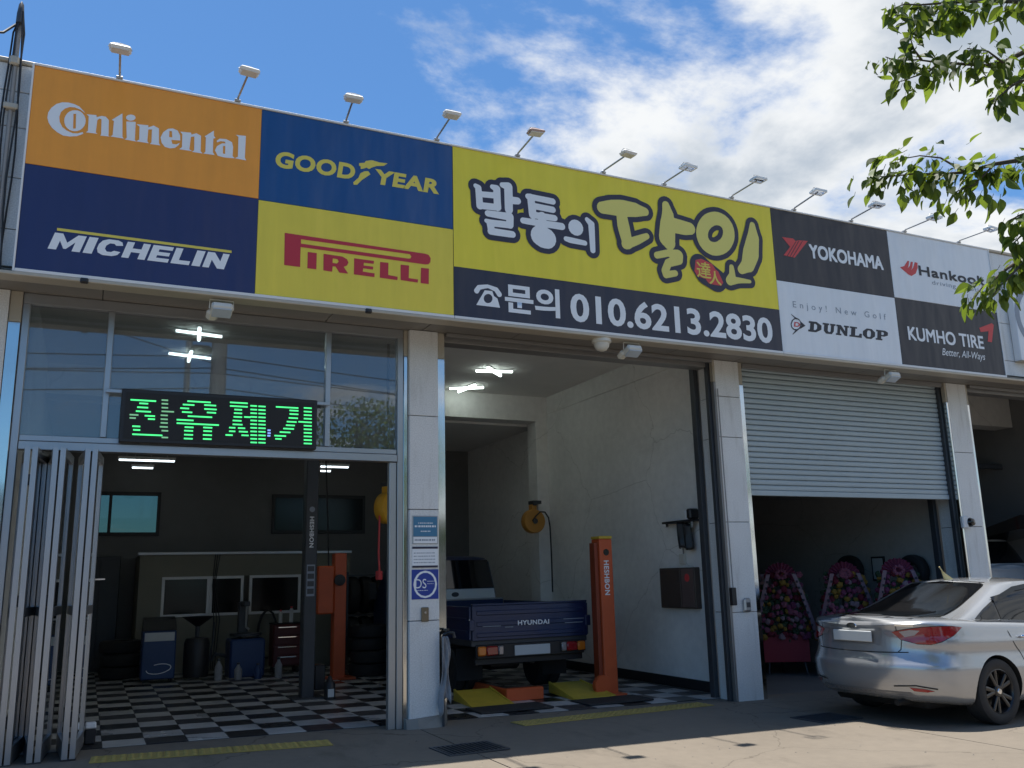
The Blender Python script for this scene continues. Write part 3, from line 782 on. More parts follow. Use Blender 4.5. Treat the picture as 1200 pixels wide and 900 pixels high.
BRANCHES = [[(3.723,-7.329,3.98),(3.56,-7.209,3.949),(3.43,-7.176,3.938),(3.296,-7.137,3.922),(3.168,-7.104,3.9),(3.05,-7.083,3.872),(2.949,-7.089,3.844),(2.866,-7.097,3.795)],[(3.337,-7.109,3.952),(3.267,-7.098,3.891),(3.164,-7.106,3.894),(3.092,-7.079,3.819),(3.033,-7.097,3.769)],[(3.799,-7.298,3.834),(3.643,-7.122,3.774),(3.554,-7.078,3.725),(3.459,-7.053,3.703),(3.337,-7.014,3.704),(3.236,-6.998,3.694),(3.127,-6.98,3.691),(3.017,-6.954,3.676),(2.94,-6.972,3.663)],[(3.196,-7.027,3.667),(3.158,-7.004,3.627),(3.096,-6.966,3.607),(3.046,-6.946,3.586)],[(3.112,-7.01,3.669),(3.06,-7.02,3.701),(3.018,-7.041,3.732)],[(3.507,-7.108,3.696),(3.381,-7.131,3.707),(3.252,-7.127,3.69)],[(3.769,-7.289,3.656),(3.599,-7.13,3.622),(3.522,-7.125,3.58),(3.449,-7.115,3.523),(3.381,-7.123,3.476)],[(3.898,-7.216,3.326),(3.695,-7.014,3.312),(3.574,-6.956,3.294),(3.455,-6.895,3.259),(3.338,-6.857,3.246),(3.218,-6.824,3.241),(3.089,-6.777,3.223),(2.997,-6.779,3.209)],[(3.53,-6.986,3.272),(3.461,-6.921,3.188),(3.387,-6.891,3.158)],[(3.428,-6.914,3.245),(3.311,-6.888,3.305),(3.216,-6.859,3.311),(3.122,-6.815,3.293)],[(3.899,-7.152,2.94),(3.706,-6.937,2.872),(3.62,-6.911,2.82),(3.542,-6.899,2.766),(3.463,-6.891,2.72),(3.391,-6.885,2.656)],[(3.823,-7.19,2.876),(3.642,-7.028,2.851),(3.559,-7.01,2.789),(3.473,-6.982,2.712),(3.395,-6.971,2.64)],[(3.808,-7.212,2.951),(3.645,-7.055,2.972),(3.577,-7.017,2.923),(3.528,-7.018,2.887)],[(3.853,-7.157,3.067),(3.698,-7.032,3.063),(3.612,-7.01,3.033),(3.54,-7.007,2.998)]]

# ================================================================== SETTING: ground
gm = MB()
gm.add([(-600, -600, gz(-600) - 8), (600, -600, gz(600) + 7), (600, 600, gz(600) + 7), (-600, 600, gz(-600) - 8)], [(0, 1, 2, 3)])
GR = MB()
GR.add([(-700, -700, -0.30), (700, -700, -0.30), (700, 700, -0.30), (-700, 700, -0.30)], [(0, 1, 2, 3)])
ground = GR.build('ground', M['ground'])
tag(ground, 'wide asphalt ground running out beyond the forecourt', kind='structure')

fore = empty('forecourt', label='pale concrete forecourt in front of the tyre shop', kind='structure')
sx = [-21.0, -12.74, -4.74, 3.26, 7.53, 11.26, 15.26, 21.0, 30.0]
sy = [-9.2, -5.2, 0.34]
G = 0.007
for j in range(len(sy) - 1):
    for i in range(len(sx) - 1):
        b = MB()
        x0, x1, y0, y1 = sx[i] + G, sx[i + 1] - G, sy[j] + G, sy[j + 1] - (G if j == 0 else 0)
        vs = [(x0, y0, -0.32), (x1, y0, -0.32), (x1, y1, -0.32), (x0, y1, -0.32),
              (x0, y0, gz(x0)), (x1, y0, gz(x1)), (x1, y1, gz(x1)), (x0, y1, gz(x0))]
        b.add(vs, [(3, 2, 1, 0), (4, 5, 6, 7), (0, 1, 5, 4), (1, 2, 6, 5), (2, 3, 7, 6), (3, 0, 4, 7)])
        b.build('concrete_slab', M['slab'], fore)
road = MB()
road.add([(-300, -19.5, -0.09), (300, -19.5, -0.09), (300, -9.2, -0.09), (-300, -9.2, -0.09)], [(0, 1, 2, 3)])
tag(road.build('road', mat('road_asphalt', (0.10, 0.098, 0.094), 0.88, var=0.12, scale=30, var2=0.1)), 'dark asphalt street in front of the forecourt', kind='structure')
ln = MB()
for k in range(-12, 14):
    ln.box(k * 8.0, k * 8.0 + 3.2, -14.4, -14.25, -0.086, -0.082)
tag(ln.build('lane_marking', M['white'], road and None), 'white dashed centre line painted on the street', kind='structure')

# grit and a few dry leaves lying on the concrete
gr_ = random.Random(77)
b = MB()
for k in range(700):
    x, y = gr_.uniform(-2, 13), -9.0 + 8.9 * gr_.random() ** 0.8
    s = gr_.uniform(0.003, 0.011)
    z = gz(x)
    a = [(x + s * math.cos(q * 1.57 + k), y + s * math.sin(q * 1.57 + k), z + 0.001) for q in range(4)]
    b.add(a + [(x, y, z + s * 0.9)], [(0, 1, 4), (1, 2, 4), (2, 3, 4), (3, 0, 4)])
tag(b.build('grit', mat('grit_stone', (0.20, 0.18, 0.15), 0.9, var=0.3, scale=40)), 'loose grit scattered over the concrete forecourt', kind='stuff')
# shop floor: slab, then vinyl tiles laid one by one
fl = empty('shop_floor', label='black and white chequered tile floor of the workshop', kind='structure')
fb = MB()
for (x0, x1, y0, y1) in ((-0.72, 7.70, 0.34, 9.30), (7.70, 19.5, 0.34, 9.30)):
    vs = [(x0, y0, -0.34), (x1, y0, -0.34), (x1, y1, -0.34), (x0, y1, -0.34), (x0, y0, gz(x0)), (x1, y0, gz(x1)), (x1, y1, gz(x1)), (x0, y1, gz(x0))]
    fb.add(vs, [(3, 2, 1, 0), (4, 5, 6, 7), (0, 1, 5, 4), (1, 2, 6, 5), (2, 3, 7, 6), (3, 0, 4, 7)])
fb.build('floor_slab', mat('screed', (0.13, 0.128, 0.122), 0.8, var=0.1, var2=0.12), fl)
T = 0.385
tmesh = []
for key, tones in (('tile_w', (1.0, 0.90, 0.80, 0.95)), ('tile_b', (1.0, 1.5, 0.8, 2.0))):
    row = []
    for q, tn in enumerate(tones):
        b = MB()
        b.box(0.002, T - 0.002, 0.002, T - 0.002, 0.0, 0.006, 0.0012)
        base = (0.50, 0.49, 0.47) if key == 'tile_w' else (0.022, 0.022, 0.025)
        mt = M[key] if q == 0 else mat(key + '_worn', tuple(c * tn for c in base), 0.30 + 0.06 * q, var=0.14, scale=5, var2=0.22, scale2=1.6, rvar=0.1)
        row.append(b.mesh('floor_tile', mt))
    tmesh.append(row)
trnd = random.Random(12)
far = [MB(), MB()]
nx0, ny0 = -0.52, 0.36
tiles = []
for i in range(0, 21):
    for j in range(0, 23):
        x, y = nx0 + i * T, ny0 + j * T
        if x + T > 7.66 or y + T > 9.28: continue
        vis = math.hypot(x - 0, y + 9.36)
        hidden = (2.9 < x < 3.5 and False)
        tiles.append((vis, x, y, (i + j) % 2))
tiles.sort()
for n, (d, x, y, k) in enumerate(tiles):
    if n < 298:
        obj_from('floor_tile', tmesh[k][trnd.choice((0, 0, 1, 2, 3))], fl, (x, y, gz(x) + 0.004), (0, math.atan(0.013), 0))
    else:
        z = gz(x) + 0.004
        far[k].box(x + 0.002, x + T - 0.002, y + 0.002, y + T - 0.002, z, z + 0.006, 0.0)
for k in range(2):
    if far[k].v:
        tag(far[k].build('far_floor_tiles', M[('tile_w', 'tile_b')[k]], fl), kind='stuff')

# ================================================================== THE BUILDING
bld = empty('workshop_building', label='long single storey tyre workshop with granite columns and four wide bays', cat='building')
SOF = 4.33


def panel_rows(zs, build_one, parent):
    for a, b in zip(zs[:-1], zs[1:]):
        q = MB()
        build_one(q, a + 0.004, b - 0.004)
        q.build('granite_panel', M['granite'], parent)


def column(x0, x1, zs, depth=0.62):
    t = 0.022
    core = MB()
    core.box(x0 + t, x1 - t, t, depth, -0.3, SOF + 0.02)
    c = core.build('column', M['granite_core'], bld)
    panel_rows(zs, lambda q, a, b: q.box(x0, x1, 0.0, t - 0.001, a, b, 0.003), c)
    panel_rows(zs, lambda q, a, b: q.box(x0, x0 + t - 0.001, t + 0.003, depth, a, b, 0.003), c)
    panel_rows(zs, lambda q, a, b: q.box(x1 - t + 0.001, x1, t + 0.003, depth, a, b, 0.003), c)
    return c


col_a = column(3.165, 3.505, [-0.10, 1.09, 2.28, 3.33, SOF], 0.30)
col_b = column(7.465, 7.865, [-0.20, 1.02, 2.16, 3.28, 3.83, SOF], 0.36)
col_c = column(11.93, 12.36, [-0.25, 1.0, 2.11, 3.24, SOF], 0.42)
col_d = column(16.4, 16.8, [-0.35, 1.0, 2.11, 3.24, SOF], 0.42)
col_l = column(-2.6, -0.845, [-0.10, 1.05, 2.2, 3.3, SOF], 0.30)
column(-7.4, -7.0, [-0.10, 1.05, 2.2, 3.3, SOF], 0.30)

# worn mortar collar at the foot of the first column
b = MB()
rnd = random.Random(3)
pts = []
for (x, y) in ((3.13, -0.035), (3.25, -0.06), (3.4, -0.05), (3.54, -0.03), (3.56, 0.1), (3.12, 0.1)):
    pts.append((x, y))
vs = [(x, y, -0.02) for x, y in pts] + [(x + rnd.uniform(-.01, .01), y + 0.03 * (1 if y < 0 else 0), 0.06 + rnd.uniform(0, 0.07)) for x, y in pts]
b.add(vs, [list(range(5, -1, -1)), list(range(6, 12))] + [(i, (i + 1) % 6, (i + 1) % 6 + 6, i + 6) for i in range(6)])
b.build('mortar_collar', concrete('rough_mortar', (0.24, 0.23, 0.21), crack=False), bld)

# polished steel jamb strips (shutter boxes) beside the columns
for (x0, x1, y0) in ((-0.842, -0.735, 0.02), (3.11, 3.160, 0.05), (3.51, 3.60, 0.03), (7.425, 7.46, -0.012), (7.87, 7.955, 0.03), (11.885, 11.925, 0.0), (12.365, 12.44, 0.03)):
    b = MB()
    b.box(x0, x1, y0, y0 + 0.07, gz(x0), 4.02, 0.004)
    b.build('steel_jamb', M['stainless' if abs(x0 - 7.425) > 0.01 else 'alu_dark'], bld)
    b = MB()
    b.box(x0, x1, y0 + 0.004, y0 + 0.07, 4.025, SOF, 0.004)
    b.build('jamb_head', M['lip'], bld)
# dark shutter guide channels on the left flanks of columns b and c
for (xf, ys) in ((7.44, (0.37, 0.47)), (11.9, (0.44, 0.54)), (7.437, (0.065, 0.13)), (11.89, (0.08, 0.15))):
    b = MB()
    b.box(xf - 0.05, xf + 0.02, ys[0], ys[1], gz(xf), SOF, 0.004)
    b.build('shutter_guide', M['dgrey'], bld)

# parapet of granite panels, coping, eaves beam
pb = MB()
pb.box(-9.0, 21.0, -0.578, 0.0, SOF + 0.03, 6.36)
par = pb.build('parapet', M['granite_core'], bld)
xs = [-9.0, -7.6, -6.2, -4.8, -3.4, -2.2, -0.95, 0.25]
for a, c in zip(xs[:-1], xs[1:]):
    panel_rows([SOF + 0.035, 4.72, 5.22, 5.72, 6.08, 6.36], lambda q, z0, z1: q.box(a + 0.003, c - 0.003, -0.60, -0.579, z0, z1, 0.003), par)
xs = [12.1, 13.3, 14.5, 15.7, 16.9, 18.1, 19.3, 20.9]
for a, c in zip(xs[:-1], xs[1:]):
    panel_rows([SOF + 0.035, 4.6, 5.2, 5.8, 6.36], lambda q, z0, z1: q.box(a + 0.003, c - 0.003, -0.60, -0.579, z0, z1, 0.003), par)
b = MB()
b.box(-9.05, 21.05, -0.63, 0.03, 6.362, 6.40, 0.006)
b.build('coping', M['lip'], bld)
b = MB()
b.box(-9.0, 21.0, 0.0, 0.3, SOF + 0.03, 6.36)
b.box(-9.0, 21.0, 0.3, 9.6, 5.0, 5.25)
b.build('roof', M['plaster_dark'], bld)

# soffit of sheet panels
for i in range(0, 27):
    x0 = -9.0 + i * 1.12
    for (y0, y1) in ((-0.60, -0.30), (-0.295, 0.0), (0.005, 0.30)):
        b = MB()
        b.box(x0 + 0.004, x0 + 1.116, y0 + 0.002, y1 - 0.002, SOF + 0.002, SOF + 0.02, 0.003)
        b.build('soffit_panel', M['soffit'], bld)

# inner walls, ceiling, beams
def part_box(name, m, *a, parent=bld, c=0.0):
    b = MB()
    b.box(*a, c)
    return b.build(name, M[m], parent)


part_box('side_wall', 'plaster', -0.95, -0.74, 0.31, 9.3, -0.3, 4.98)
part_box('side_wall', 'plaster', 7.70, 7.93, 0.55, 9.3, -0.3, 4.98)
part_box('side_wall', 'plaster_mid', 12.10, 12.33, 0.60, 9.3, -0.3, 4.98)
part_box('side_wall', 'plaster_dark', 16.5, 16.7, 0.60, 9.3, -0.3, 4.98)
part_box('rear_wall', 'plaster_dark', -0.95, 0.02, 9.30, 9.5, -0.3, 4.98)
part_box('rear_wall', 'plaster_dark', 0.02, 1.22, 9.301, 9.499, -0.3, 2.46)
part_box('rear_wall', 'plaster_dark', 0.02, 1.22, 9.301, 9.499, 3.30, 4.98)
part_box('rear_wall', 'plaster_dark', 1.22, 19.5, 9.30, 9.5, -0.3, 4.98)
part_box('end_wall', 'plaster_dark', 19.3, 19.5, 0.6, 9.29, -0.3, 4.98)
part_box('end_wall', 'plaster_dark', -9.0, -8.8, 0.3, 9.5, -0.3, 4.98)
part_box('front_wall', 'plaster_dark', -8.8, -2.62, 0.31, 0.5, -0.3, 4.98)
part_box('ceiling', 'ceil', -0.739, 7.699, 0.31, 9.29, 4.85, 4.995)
part_box('unseen_dark_lining', 'plaster_dark', 7.931, 7.95, 0.60, 9.29, -0.3, 4.84)  # added unseen lining, dark to cut bounced light in the third bay
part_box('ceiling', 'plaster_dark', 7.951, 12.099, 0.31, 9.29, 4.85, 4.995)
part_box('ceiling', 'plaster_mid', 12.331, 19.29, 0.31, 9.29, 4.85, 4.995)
part_box('ceiling_beam', 'plaster', -0.738, 7.698, 5.35, 5.75, 4.38, 4.849)
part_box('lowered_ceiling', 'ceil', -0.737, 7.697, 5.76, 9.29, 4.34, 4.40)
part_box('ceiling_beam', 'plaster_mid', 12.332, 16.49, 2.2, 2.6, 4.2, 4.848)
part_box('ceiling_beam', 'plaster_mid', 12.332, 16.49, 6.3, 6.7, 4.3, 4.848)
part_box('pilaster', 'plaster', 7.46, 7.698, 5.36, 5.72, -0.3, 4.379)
part_box('header_wall', 'plaster_dark', -0.739, 7.698, 0.303, 0.42, SOF + 0.03, 4.849)
part_box('header_wall', 'plaster_dark', 7.933, 12.09, 0.303, 0.42, SOF + 0.03, 4.849)
part_box('header_wall', 'plaster_dark', 12.34, 19.2, 0.303, 0.42, SOF + 0.03, 4.849)
part_box('skirting', 'black', 7.672, 7.697, 0.62, 5.34, -0.05, 0.09)
part_box('cornice_strip', 'plaster', 7.675, 7.698, 0.6, 5.34, 4.52, 4.56)
part_box('return_panel', 'white', 7.60, 7.697, 0.555, 0.60, -0.05, SOF)
# back window of the workshop
wf = MB()
for bx in ((0.02, 1.22, 9.27, 9.33, 2.46, 2.53), (0.02, 1.22, 9.27, 9.33, 3.23, 3.30), (0.02, 0.08, 9.27, 9.33, 2.53, 3.23), (1.16, 1.22, 9.27, 9.33, 2.53, 3.23), (0.30, 0.355, 9.265, 9.335, 2.53, 3.23)):
    wf.box(*bx)
w = wf.build('rear_window', M['black'], bld)
for (x0, x1) in ((0.08, 0.30), (0.355, 1.16)):
    part_box('window_pane', 'frost', x0, x1, 9.295, 9.303, 2.53, 3.23, parent=w)
# two more dark windows on the rear wall
for (x0, x1) in ((3.35, 4.10), (4.16, 5.3)):
    wf = MB()
    wf.box(x0, x1, 9.26, 9.299, 2.50, 3.30, 0.004)
    w = wf.build('rear_window', M['black'], bld)
    part_box('window_pane', 'dull_glass', x0 + 0.06, x1 - 0.06, 9.252, 9.2595, 2.57, 3.23, parent=w)

# shopfront of the first bay
FY = 0.10
sf = MB()
sf.box(-0.73, 3.105, FY - 0.05, FY + 0.06, 4.225, 4.328, 0.004)
sf.box(-0.73, -0.665, FY - 0.05, FY + 0.06, gz(0), 4.222, 0.004)
sf.box(3.04, 3.105, FY - 0.05, FY + 0.06, gz(3), 4.222, 0.004)
sf.box(2.955, 3.035, FY - 0.03, FY + 0.05, gz(3), 2.80, 0.004)
sf.build('shopfront_frame', M['alu'], bld)
sf = MB()
sf.box(-0.66, 3.035, FY - 0.06, FY + 0.06, 2.805, 2.885, 0.004)
sf.build('door_head', M['alu'], bld)
sf = MB()
sf.box(-0.66, 3.035, FY - 0.035, FY + 0.035, 2.89, 2.945, 0.004)
sf.build('window_sill', M['alu'], bld)
for x in (0.055, 2.25):
    b = MB()
    b.box(x - 0.028, x + 0.028, FY - 0.045, FY + 0.045, 2.948, 4.222, 0.004)
    b.build('mullion', M['alu'], bld)
for (x0, x1) in ((-0.662, 0.025), (0.085, 2.22), (2.28, 3.037)):
    part_box('window_pane', 'glass', x0, x1, FY - 0.004, FY + 0.004, 2.947, 4.223)
# shutter casing beams over bays two and four
for (x0, x1) in ((3.61, 7.42), (12.45, 16.38)):
    b = MB()
    b.box(x0, x1, 0.09, 0.30, 4.24, SOF - 0.002, 0.006)
    b.box(x0, x1, -0.02, 0.05, 4.285, SOF - 0.003, 0.004)
    b.build('shutter_casing', M['alu_dark'], bld)
b = MB()
b.box(7.96, 11.88, 0.03, 0.08, 4.26, SOF - 0.002, 0.004)
b.build('shutter_casing', M['alu_dark'], bld)

# ================================================================== SIGNS ABOVE THE BAYS
SY = -0.78
# (builder of one long board)


def sign_board(label, x0, x1, zmid_note=None):
    s = empty('signboard', (0, 0, 0), label=label, cat='sign')
    b = MB()
    b.box(x0, x1, -0.604, SY + 0.014, 4.30, 6.285, 0.0)
    b.build('sign_box', M['alu_dark'], s)
    return s


def sign_panel(parent, x0, x1, z0, z1, m, label):
    b = MB()
    b.box(x0, x1, SY, SY + 0.013, z0, z1, 0.003)
    o = b.build('panel', M[m], parent)
    o['label'] = label
    return o


def trim(parent, x0, x1, left=True, right=True):
    b = MB()
    b.box(x0, x1, SY - 0.014, -0.606, 6.287, 6.308, 0.003)
    b.box(x0, x1, SY - 0.014, -0.606, 4.268, 4.298, 0.003)
    if left: b.box(x0 - 0.018, x0 - 0.001, SY - 0.010, -0.606, 4.27, 6.305, 0.003)
    if right: b.box(x1 + 0.001, x1 + 0.018, SY - 0.010, -0.606, 4.27, 6.305, 0.003)
    b.build('trim', M['white'], parent)


LY = SY - 0.0025
sgA = sign_board('left signboard with orange, navy, blue and yellow tyre brand panels', -0.76, 3.40)
p = sign_panel(sgA, -0.76, 1.305, 5.302, 6.285, 's_orange', 'orange panel with pale Continental lettering')
art('lettering', ART['continental'], LY, M['p_white'], p)
p = sign_panel(sgA, -0.76, 1.305, 4.30, 5.299, 's_navy', 'navy panel with white MICHELIN lettering')
BLOCK = {
    'M': [[(0, 0), (.26, 0), (.26, .55), (.46, .1), (.54, .1), (.74, .55), (.74, 0), (1, 0), (1, 1), (.74, 1), (.5, .48), (.26, 1), (0, 1)]],
    'I': [[(0, 0), (1, 0), (1, 1), (0, 1)]],
    'C': [[(1, .30), (.92, .10), (.72, 0), (.32, 0), (.10, .12), (0, .36), (0, .64), (.10, .88), (.32, 1), (.72, 1), (.92, .9), (1, .70), (.72, .66), (.62, .76), (.44, .76), (.32, .60), (.32, .40), (.44, .24), (.62, .24), (.72, .34)]],
    'H': [[(0, 0), (.31, 0), (.31, .38), (.69, .38), (.69, 0), (1, 0), (1, 1), (.69, 1), (.69, .62), (.31, .62), (.31, 1), (0, 1)]],
    'E': [[(0, 0), (1, 0), (1, .23), (.36, .23), (.36, .39), (.94, .39), (.94, .61), (.36, .61), (.36, .77), (1, .77), (1, 1), (0, 1)]],
    'L': [[(0, 0), (1, 0), (1, .25), (.38, .25), (.38, 1), (0, 1)]],
    'N': [[(0, 0), (.30, 0), (.30, .52), (.68, 0), (1, 0), (1, 1), (.70, 1), (.70, .48), (.32, 1), (0, 1)]],
}
bx = ART['mich_box']
wid = [1.45, .42, 1.12, 1.12, 1.0, .92, .42, 1.12]
hgt = bx[3] - bx[1]
u = (bx[2] - bx[0] - 0.30 * hgt) / (sum(wid) + 7 * 0.13)
xx, gr = bx[0], []
for ch, w_ in zip('MICHELIN', wid):
    gr.append([[(xx + a * w_ * u + 0.30 * hgt * c, bx[1] + c * hgt) for a, c in q] for q in BLOCK[ch]])
    xx += (w_ + 0.13) * u
art('lettering', gr, LY, M['p_white'], p)
art('yellow_rule', ART['mich_line'], LY, M['p_yellow'], p)
p = sign_panel(sgA, 1.308, 3.40, 5.292, 6.285, 's_blue', 'blue panel with yellow GOODYEAR lettering')
text('lettering', 'GOOD', ART['good_box'], LY, M['p_yellow'], p, offset=0.045, shear=0.12, spacing=1.08)
text('lettering', 'YEAR', ART['year_box'], LY, M['p_yellow'], p, offset=0.045, shear=0.12, spacing=1.08)
art('winged_foot', ART['wing'], LY, M['p_yellow'], p)
p = sign_panel(sgA, 1.308, 3.40, 4.30, 5.289, 's_yellow', 'yellow panel with red PIRELLI lettering')
art('lettering', ART['pirelli'], LY, M['p_red'], p)
trim(sgA, -0.76, 3.40, True, False)

sgB = sign_board('wide lemon yellow signboard with black outlined Korean shop name and phone number', 3.405, 7.965)
# the banner is stretched cloth: it ripples a little and sags at its lower right corner
def banner(name, x0, x1, z0, z1, m, parent, sag=False, nx=60, nz=10):
    b = MB()
    vs = []
    for j in range(nz + 1):
        for i in range(nx + 1):
            u, v = i / nx, j / nz
            x = x0 + (x1 - x0) * u
            z = z0 + (z1 - z0) * v
            if sag and v < 0.3:
                z += 0.02 * math.sin(math.pi * u) * (0.3 - v) - 0.10 * max(0, u - 0.80) * (0.3 - v) * 3
            e = min(u, 1 - u, 1) * 4
            y = SY - 0.001 * math.sin(u * 23 + v * 3) * min(1, e)
            vs.append((x, y, z))
    fs = [(j * (nx + 1) + i, j * (nx + 1) + i + 1, (j + 1) * (nx + 1) + i + 1, (j + 1) * (nx + 1) + i) for j in range(nz) for i in range(nx)]
    b.add(vs, fs)
    return b.build(name, M[m], parent, smooth=True)


p = banner('panel', 3.405, 7.965, 4.862, 6.285, 's_lemon', sgB)
p['label'] = 'lemon yellow upper banner with Korean shop name'
DW, DY = ART['main_dil']
dwl = stroke_loops(ART['main_white'], 0.072, 0.006)
art('letter_outline', [dwl], LY - 0.002, M['p_navy'], p)
art('letter_outline', [stroke_loops(ART['main_yellow'], 0.076, 0.006)], LY - 0.0028, M['p_navy'], p)
art('lettering', [stroke_loops(ART['main_white'], 0.010, 0.005)], LY - 0.005, M['p_white'], p)
art('lettering', [stroke_loops(ART['main_yellow'], 0.010, 0.005)], LY - 0.005, M['p_ochre'], p)
art('seal_outline', [stroke_loops(ART['seal_s'], 0.055, 0.006)], LY - 0.0036, M['p_navy'], p)
art('seal', ART['seal'], LY - 0.0044, M['p_red2'], p)
text('seal_lettering', '達', ART['seal_b1'], LY - 0.006, M['p_yellow'], p, offset=0.012)
text('seal_lettering', '人', ART['seal_b2'], LY - 0.006, M['p_yellow'], p, offset=0.02)
p = banner('panel', 3.405, 7.965, 4.285, 4.859, 's_dark', sgB, sag=True)
p['label'] = 'dark lower banner with telephone symbol and phone number'
art('telephone_symbol', ART['phone'], LY - 0.002, M['p_white'], p)
art('telephone_symbol', [stroke_loops(ART['phone_s'], 0.0, 0.004)], LY - 0.0025, M['p_white'], p)
text('lettering', '문의', ART['mun_box'], LY - 0.002, M['p_white'], p, offset=0.03)
o = text('digit', '010.6213.2830', ART['num_box'], LY - 0.002, M['p_white'], p, offset=0.028)
split_islands(o, p)
trim(sgB, 3.405, 7.965, False, False)

sgC = sign_board('right signboard with four black and white chequered tyre brand panels', 7.97, 12.255)
XM = 10.115
p = sign_panel(sgC, 7.97, XM, 5.272, 6.285, 's_black', 'black panel with white YOKOHAMA lettering and red emblem')
text('lettering', 'YOKOHAMA', ART['yoko_box'], LY, M['p_white'], p, strike=0.008)
art('emblem_line', [stroke_loops(ART['yoko_l'], 0, 0.003)], LY - 0.001, M['p_black'], p)
for k_, g_ in enumerate(ART['yoko_e']):
    art('emblem_stripe', [g_], LY - 0.0005 * k_, M['p_red2'], p)
p = sign_panel(sgC, XM + 0.003, 12.255, 5.282, 6.285, 's_white', 'white panel with dark hankook lettering and red emblem')
text('lettering', 'Hankook', ART['hank_box'], LY, M['p_black'], p, strike=0.007, spacing=1.08)
text('lettering', 'driving emotion', ART['driv_box'], LY, M['p_grey'], p, spacing=1.1)
art('emblem', ART['hank_e'], LY, M['p_red2'], p)
p = sign_panel(sgC, 7.97, XM, 4.30, 5.269, 's_white', 'white panel with slab DUNLOP lettering')
text('lettering', 'Enjoy! New Golf', ART['enjoy_box'], LY, M['p_grey'], p, spacing=1.7)
SLAB = {
    'D': [[(0, 0), (.6, 0), (1, .3), (1, .7), (.6, 1), (0, 1), (0, .82), (.12, .82), (.12, .18), (0, .18)], [(.42, .2), (.55, .2), (.66, .35), (.66, .65), (.55, .8), (.42, .8)]],
    'U': [[(0, 1), (.5, 1), (.5, .84), (.42, .84), (.42, .3), (.5, .18), (.6, .18), (.66, .3), (.66, .84), (.58, .84), (.58, 1), (1, 1), (1, .84), (.9, .84), (.9, .3), (.75, 0), (.3, 0), (.12, .25), (.12, .84), (0, .84)]],
    'N': [[(0, 0), (.42, 0), (.42, .16), (.32, .16), (.32, .6), (.7, 0), (.9, 0), (.9, .84), (1, .84), (1, 1), (.6, 1), (.6, .84), (.7, .84), (.7, .45), (.36, 1), (0, 1), (0, .84), (.1, .84), (.1, .16), (0, .16)]],
    'L': [[(0, 0), (1, 0), (1, .4), (.82, .4), (.75, .18), (.45, .18), (.45, .84), (.58, .84), (.58, 1), (0, 1), (0, .84), (.12, .84), (.12, .16), (0, .16)]],
    'O': [[(.3, 0), (.7, 0), (1, .3), (1, .7), (.7, 1), (.3, 1), (0, .7), (0, .3)], [(.4, .18), (.6, .18), (.66, .35), (.66, .65), (.6, .82), (.4, .82), (.34, .65), (.34, .35)]],
    'P': [[(0, 0), (.55, 0), (.55, .16), (.45, .16), (.45, .4), (.7, .4), (1, .55), (1, .85), (.75, 1), (0, 1), (0, .84), (.12, .84), (.12, .16), (0, .16)], [(.45, .55), (.62, .55), (.66, .65), (.66, .75), (.6, .84), (.45, .84)]],
}
bx = ART['dunlop_box']
gr = []
hgt = bx[3] - bx[1]
pitch = (bx[2] - bx[0] - 0.2 * hgt) / 6
for k, ch in enumerate('DUNLOP'):
    for lp in [SLAB[ch]]:
        gr.append([[(bx[0] + pitch * (k + a * 0.93) + 0.2 * hgt * c, bx[1] + c * hgt) for a, c in q] for q in lp])
art('lettering', gr, LY, M['p_black'], p)
art('emblem', [stroke_loops(ART['dun_ring'], 0.0, 0.003)], LY, M['p_black'], p)
art('emblem', ART['dun_arrow'], LY - 0.001, M['p_black'], p)
text('emblem_letter', 'D', ART['dun_d'], LY, M['p_red2'], p, offset=0.03, shear=0.15)
p = sign_panel(sgC, XM + 0.003, 12.255, 4.30, 5.279, 's_black', 'black panel with white KUMHO TIRE lettering and red tick')
text('lettering', 'KUMHO TIRE', ART['kum_box'], LY, M['p_white'], p, strike=0.006)
text('lettering', 'Better, All-Ways', ART['bet_box'], LY, M['p_white'], p, shear=0.3)
art('emblem', ART['kum_e'], LY, M['p_red2'], p)
trim(sgC, 7.97, 12.255, False, True)

# next shop's sign, half hidden by leaves
sgD = empty('signboard', label='pale neighbouring signboard with dark ring, behind the hanging leaves', cat='sign')
b = MB(); b.box(12.77, 16.3, -0.72, -0.604, 4.60, 5.98, 0.006); b.build('sign_box', M['s_white'], sgD)
b = MB()
ringp = [(13.60 + 0.78 * math.cos(a * math.pi / 24), 5.32 + 0.60 * math.sin(a * math.pi / 24), 0.055) for a in range(49)]
art('ring_mark', [stroke_loops([ringp], 0, 0.01)], -0.7225, M['p_grey'], sgD)
b = MB(); b.box(12.765, 16.305, -0.73, -0.603, 4.585, 4.598, 0.002); b.build('trim', M['lip'], sgD)

# beige eaves gutter under the signs
b = MB()
b.box(-9.0, 21.0, -0.80, -0.60, 4.232, 4.266, 0.006)
b.build('eaves_strip', M['lip'], bld)
for x in (0.05, 2.5, 4.9, 6.8, 8.55, 10.9, 12.0):
    pass

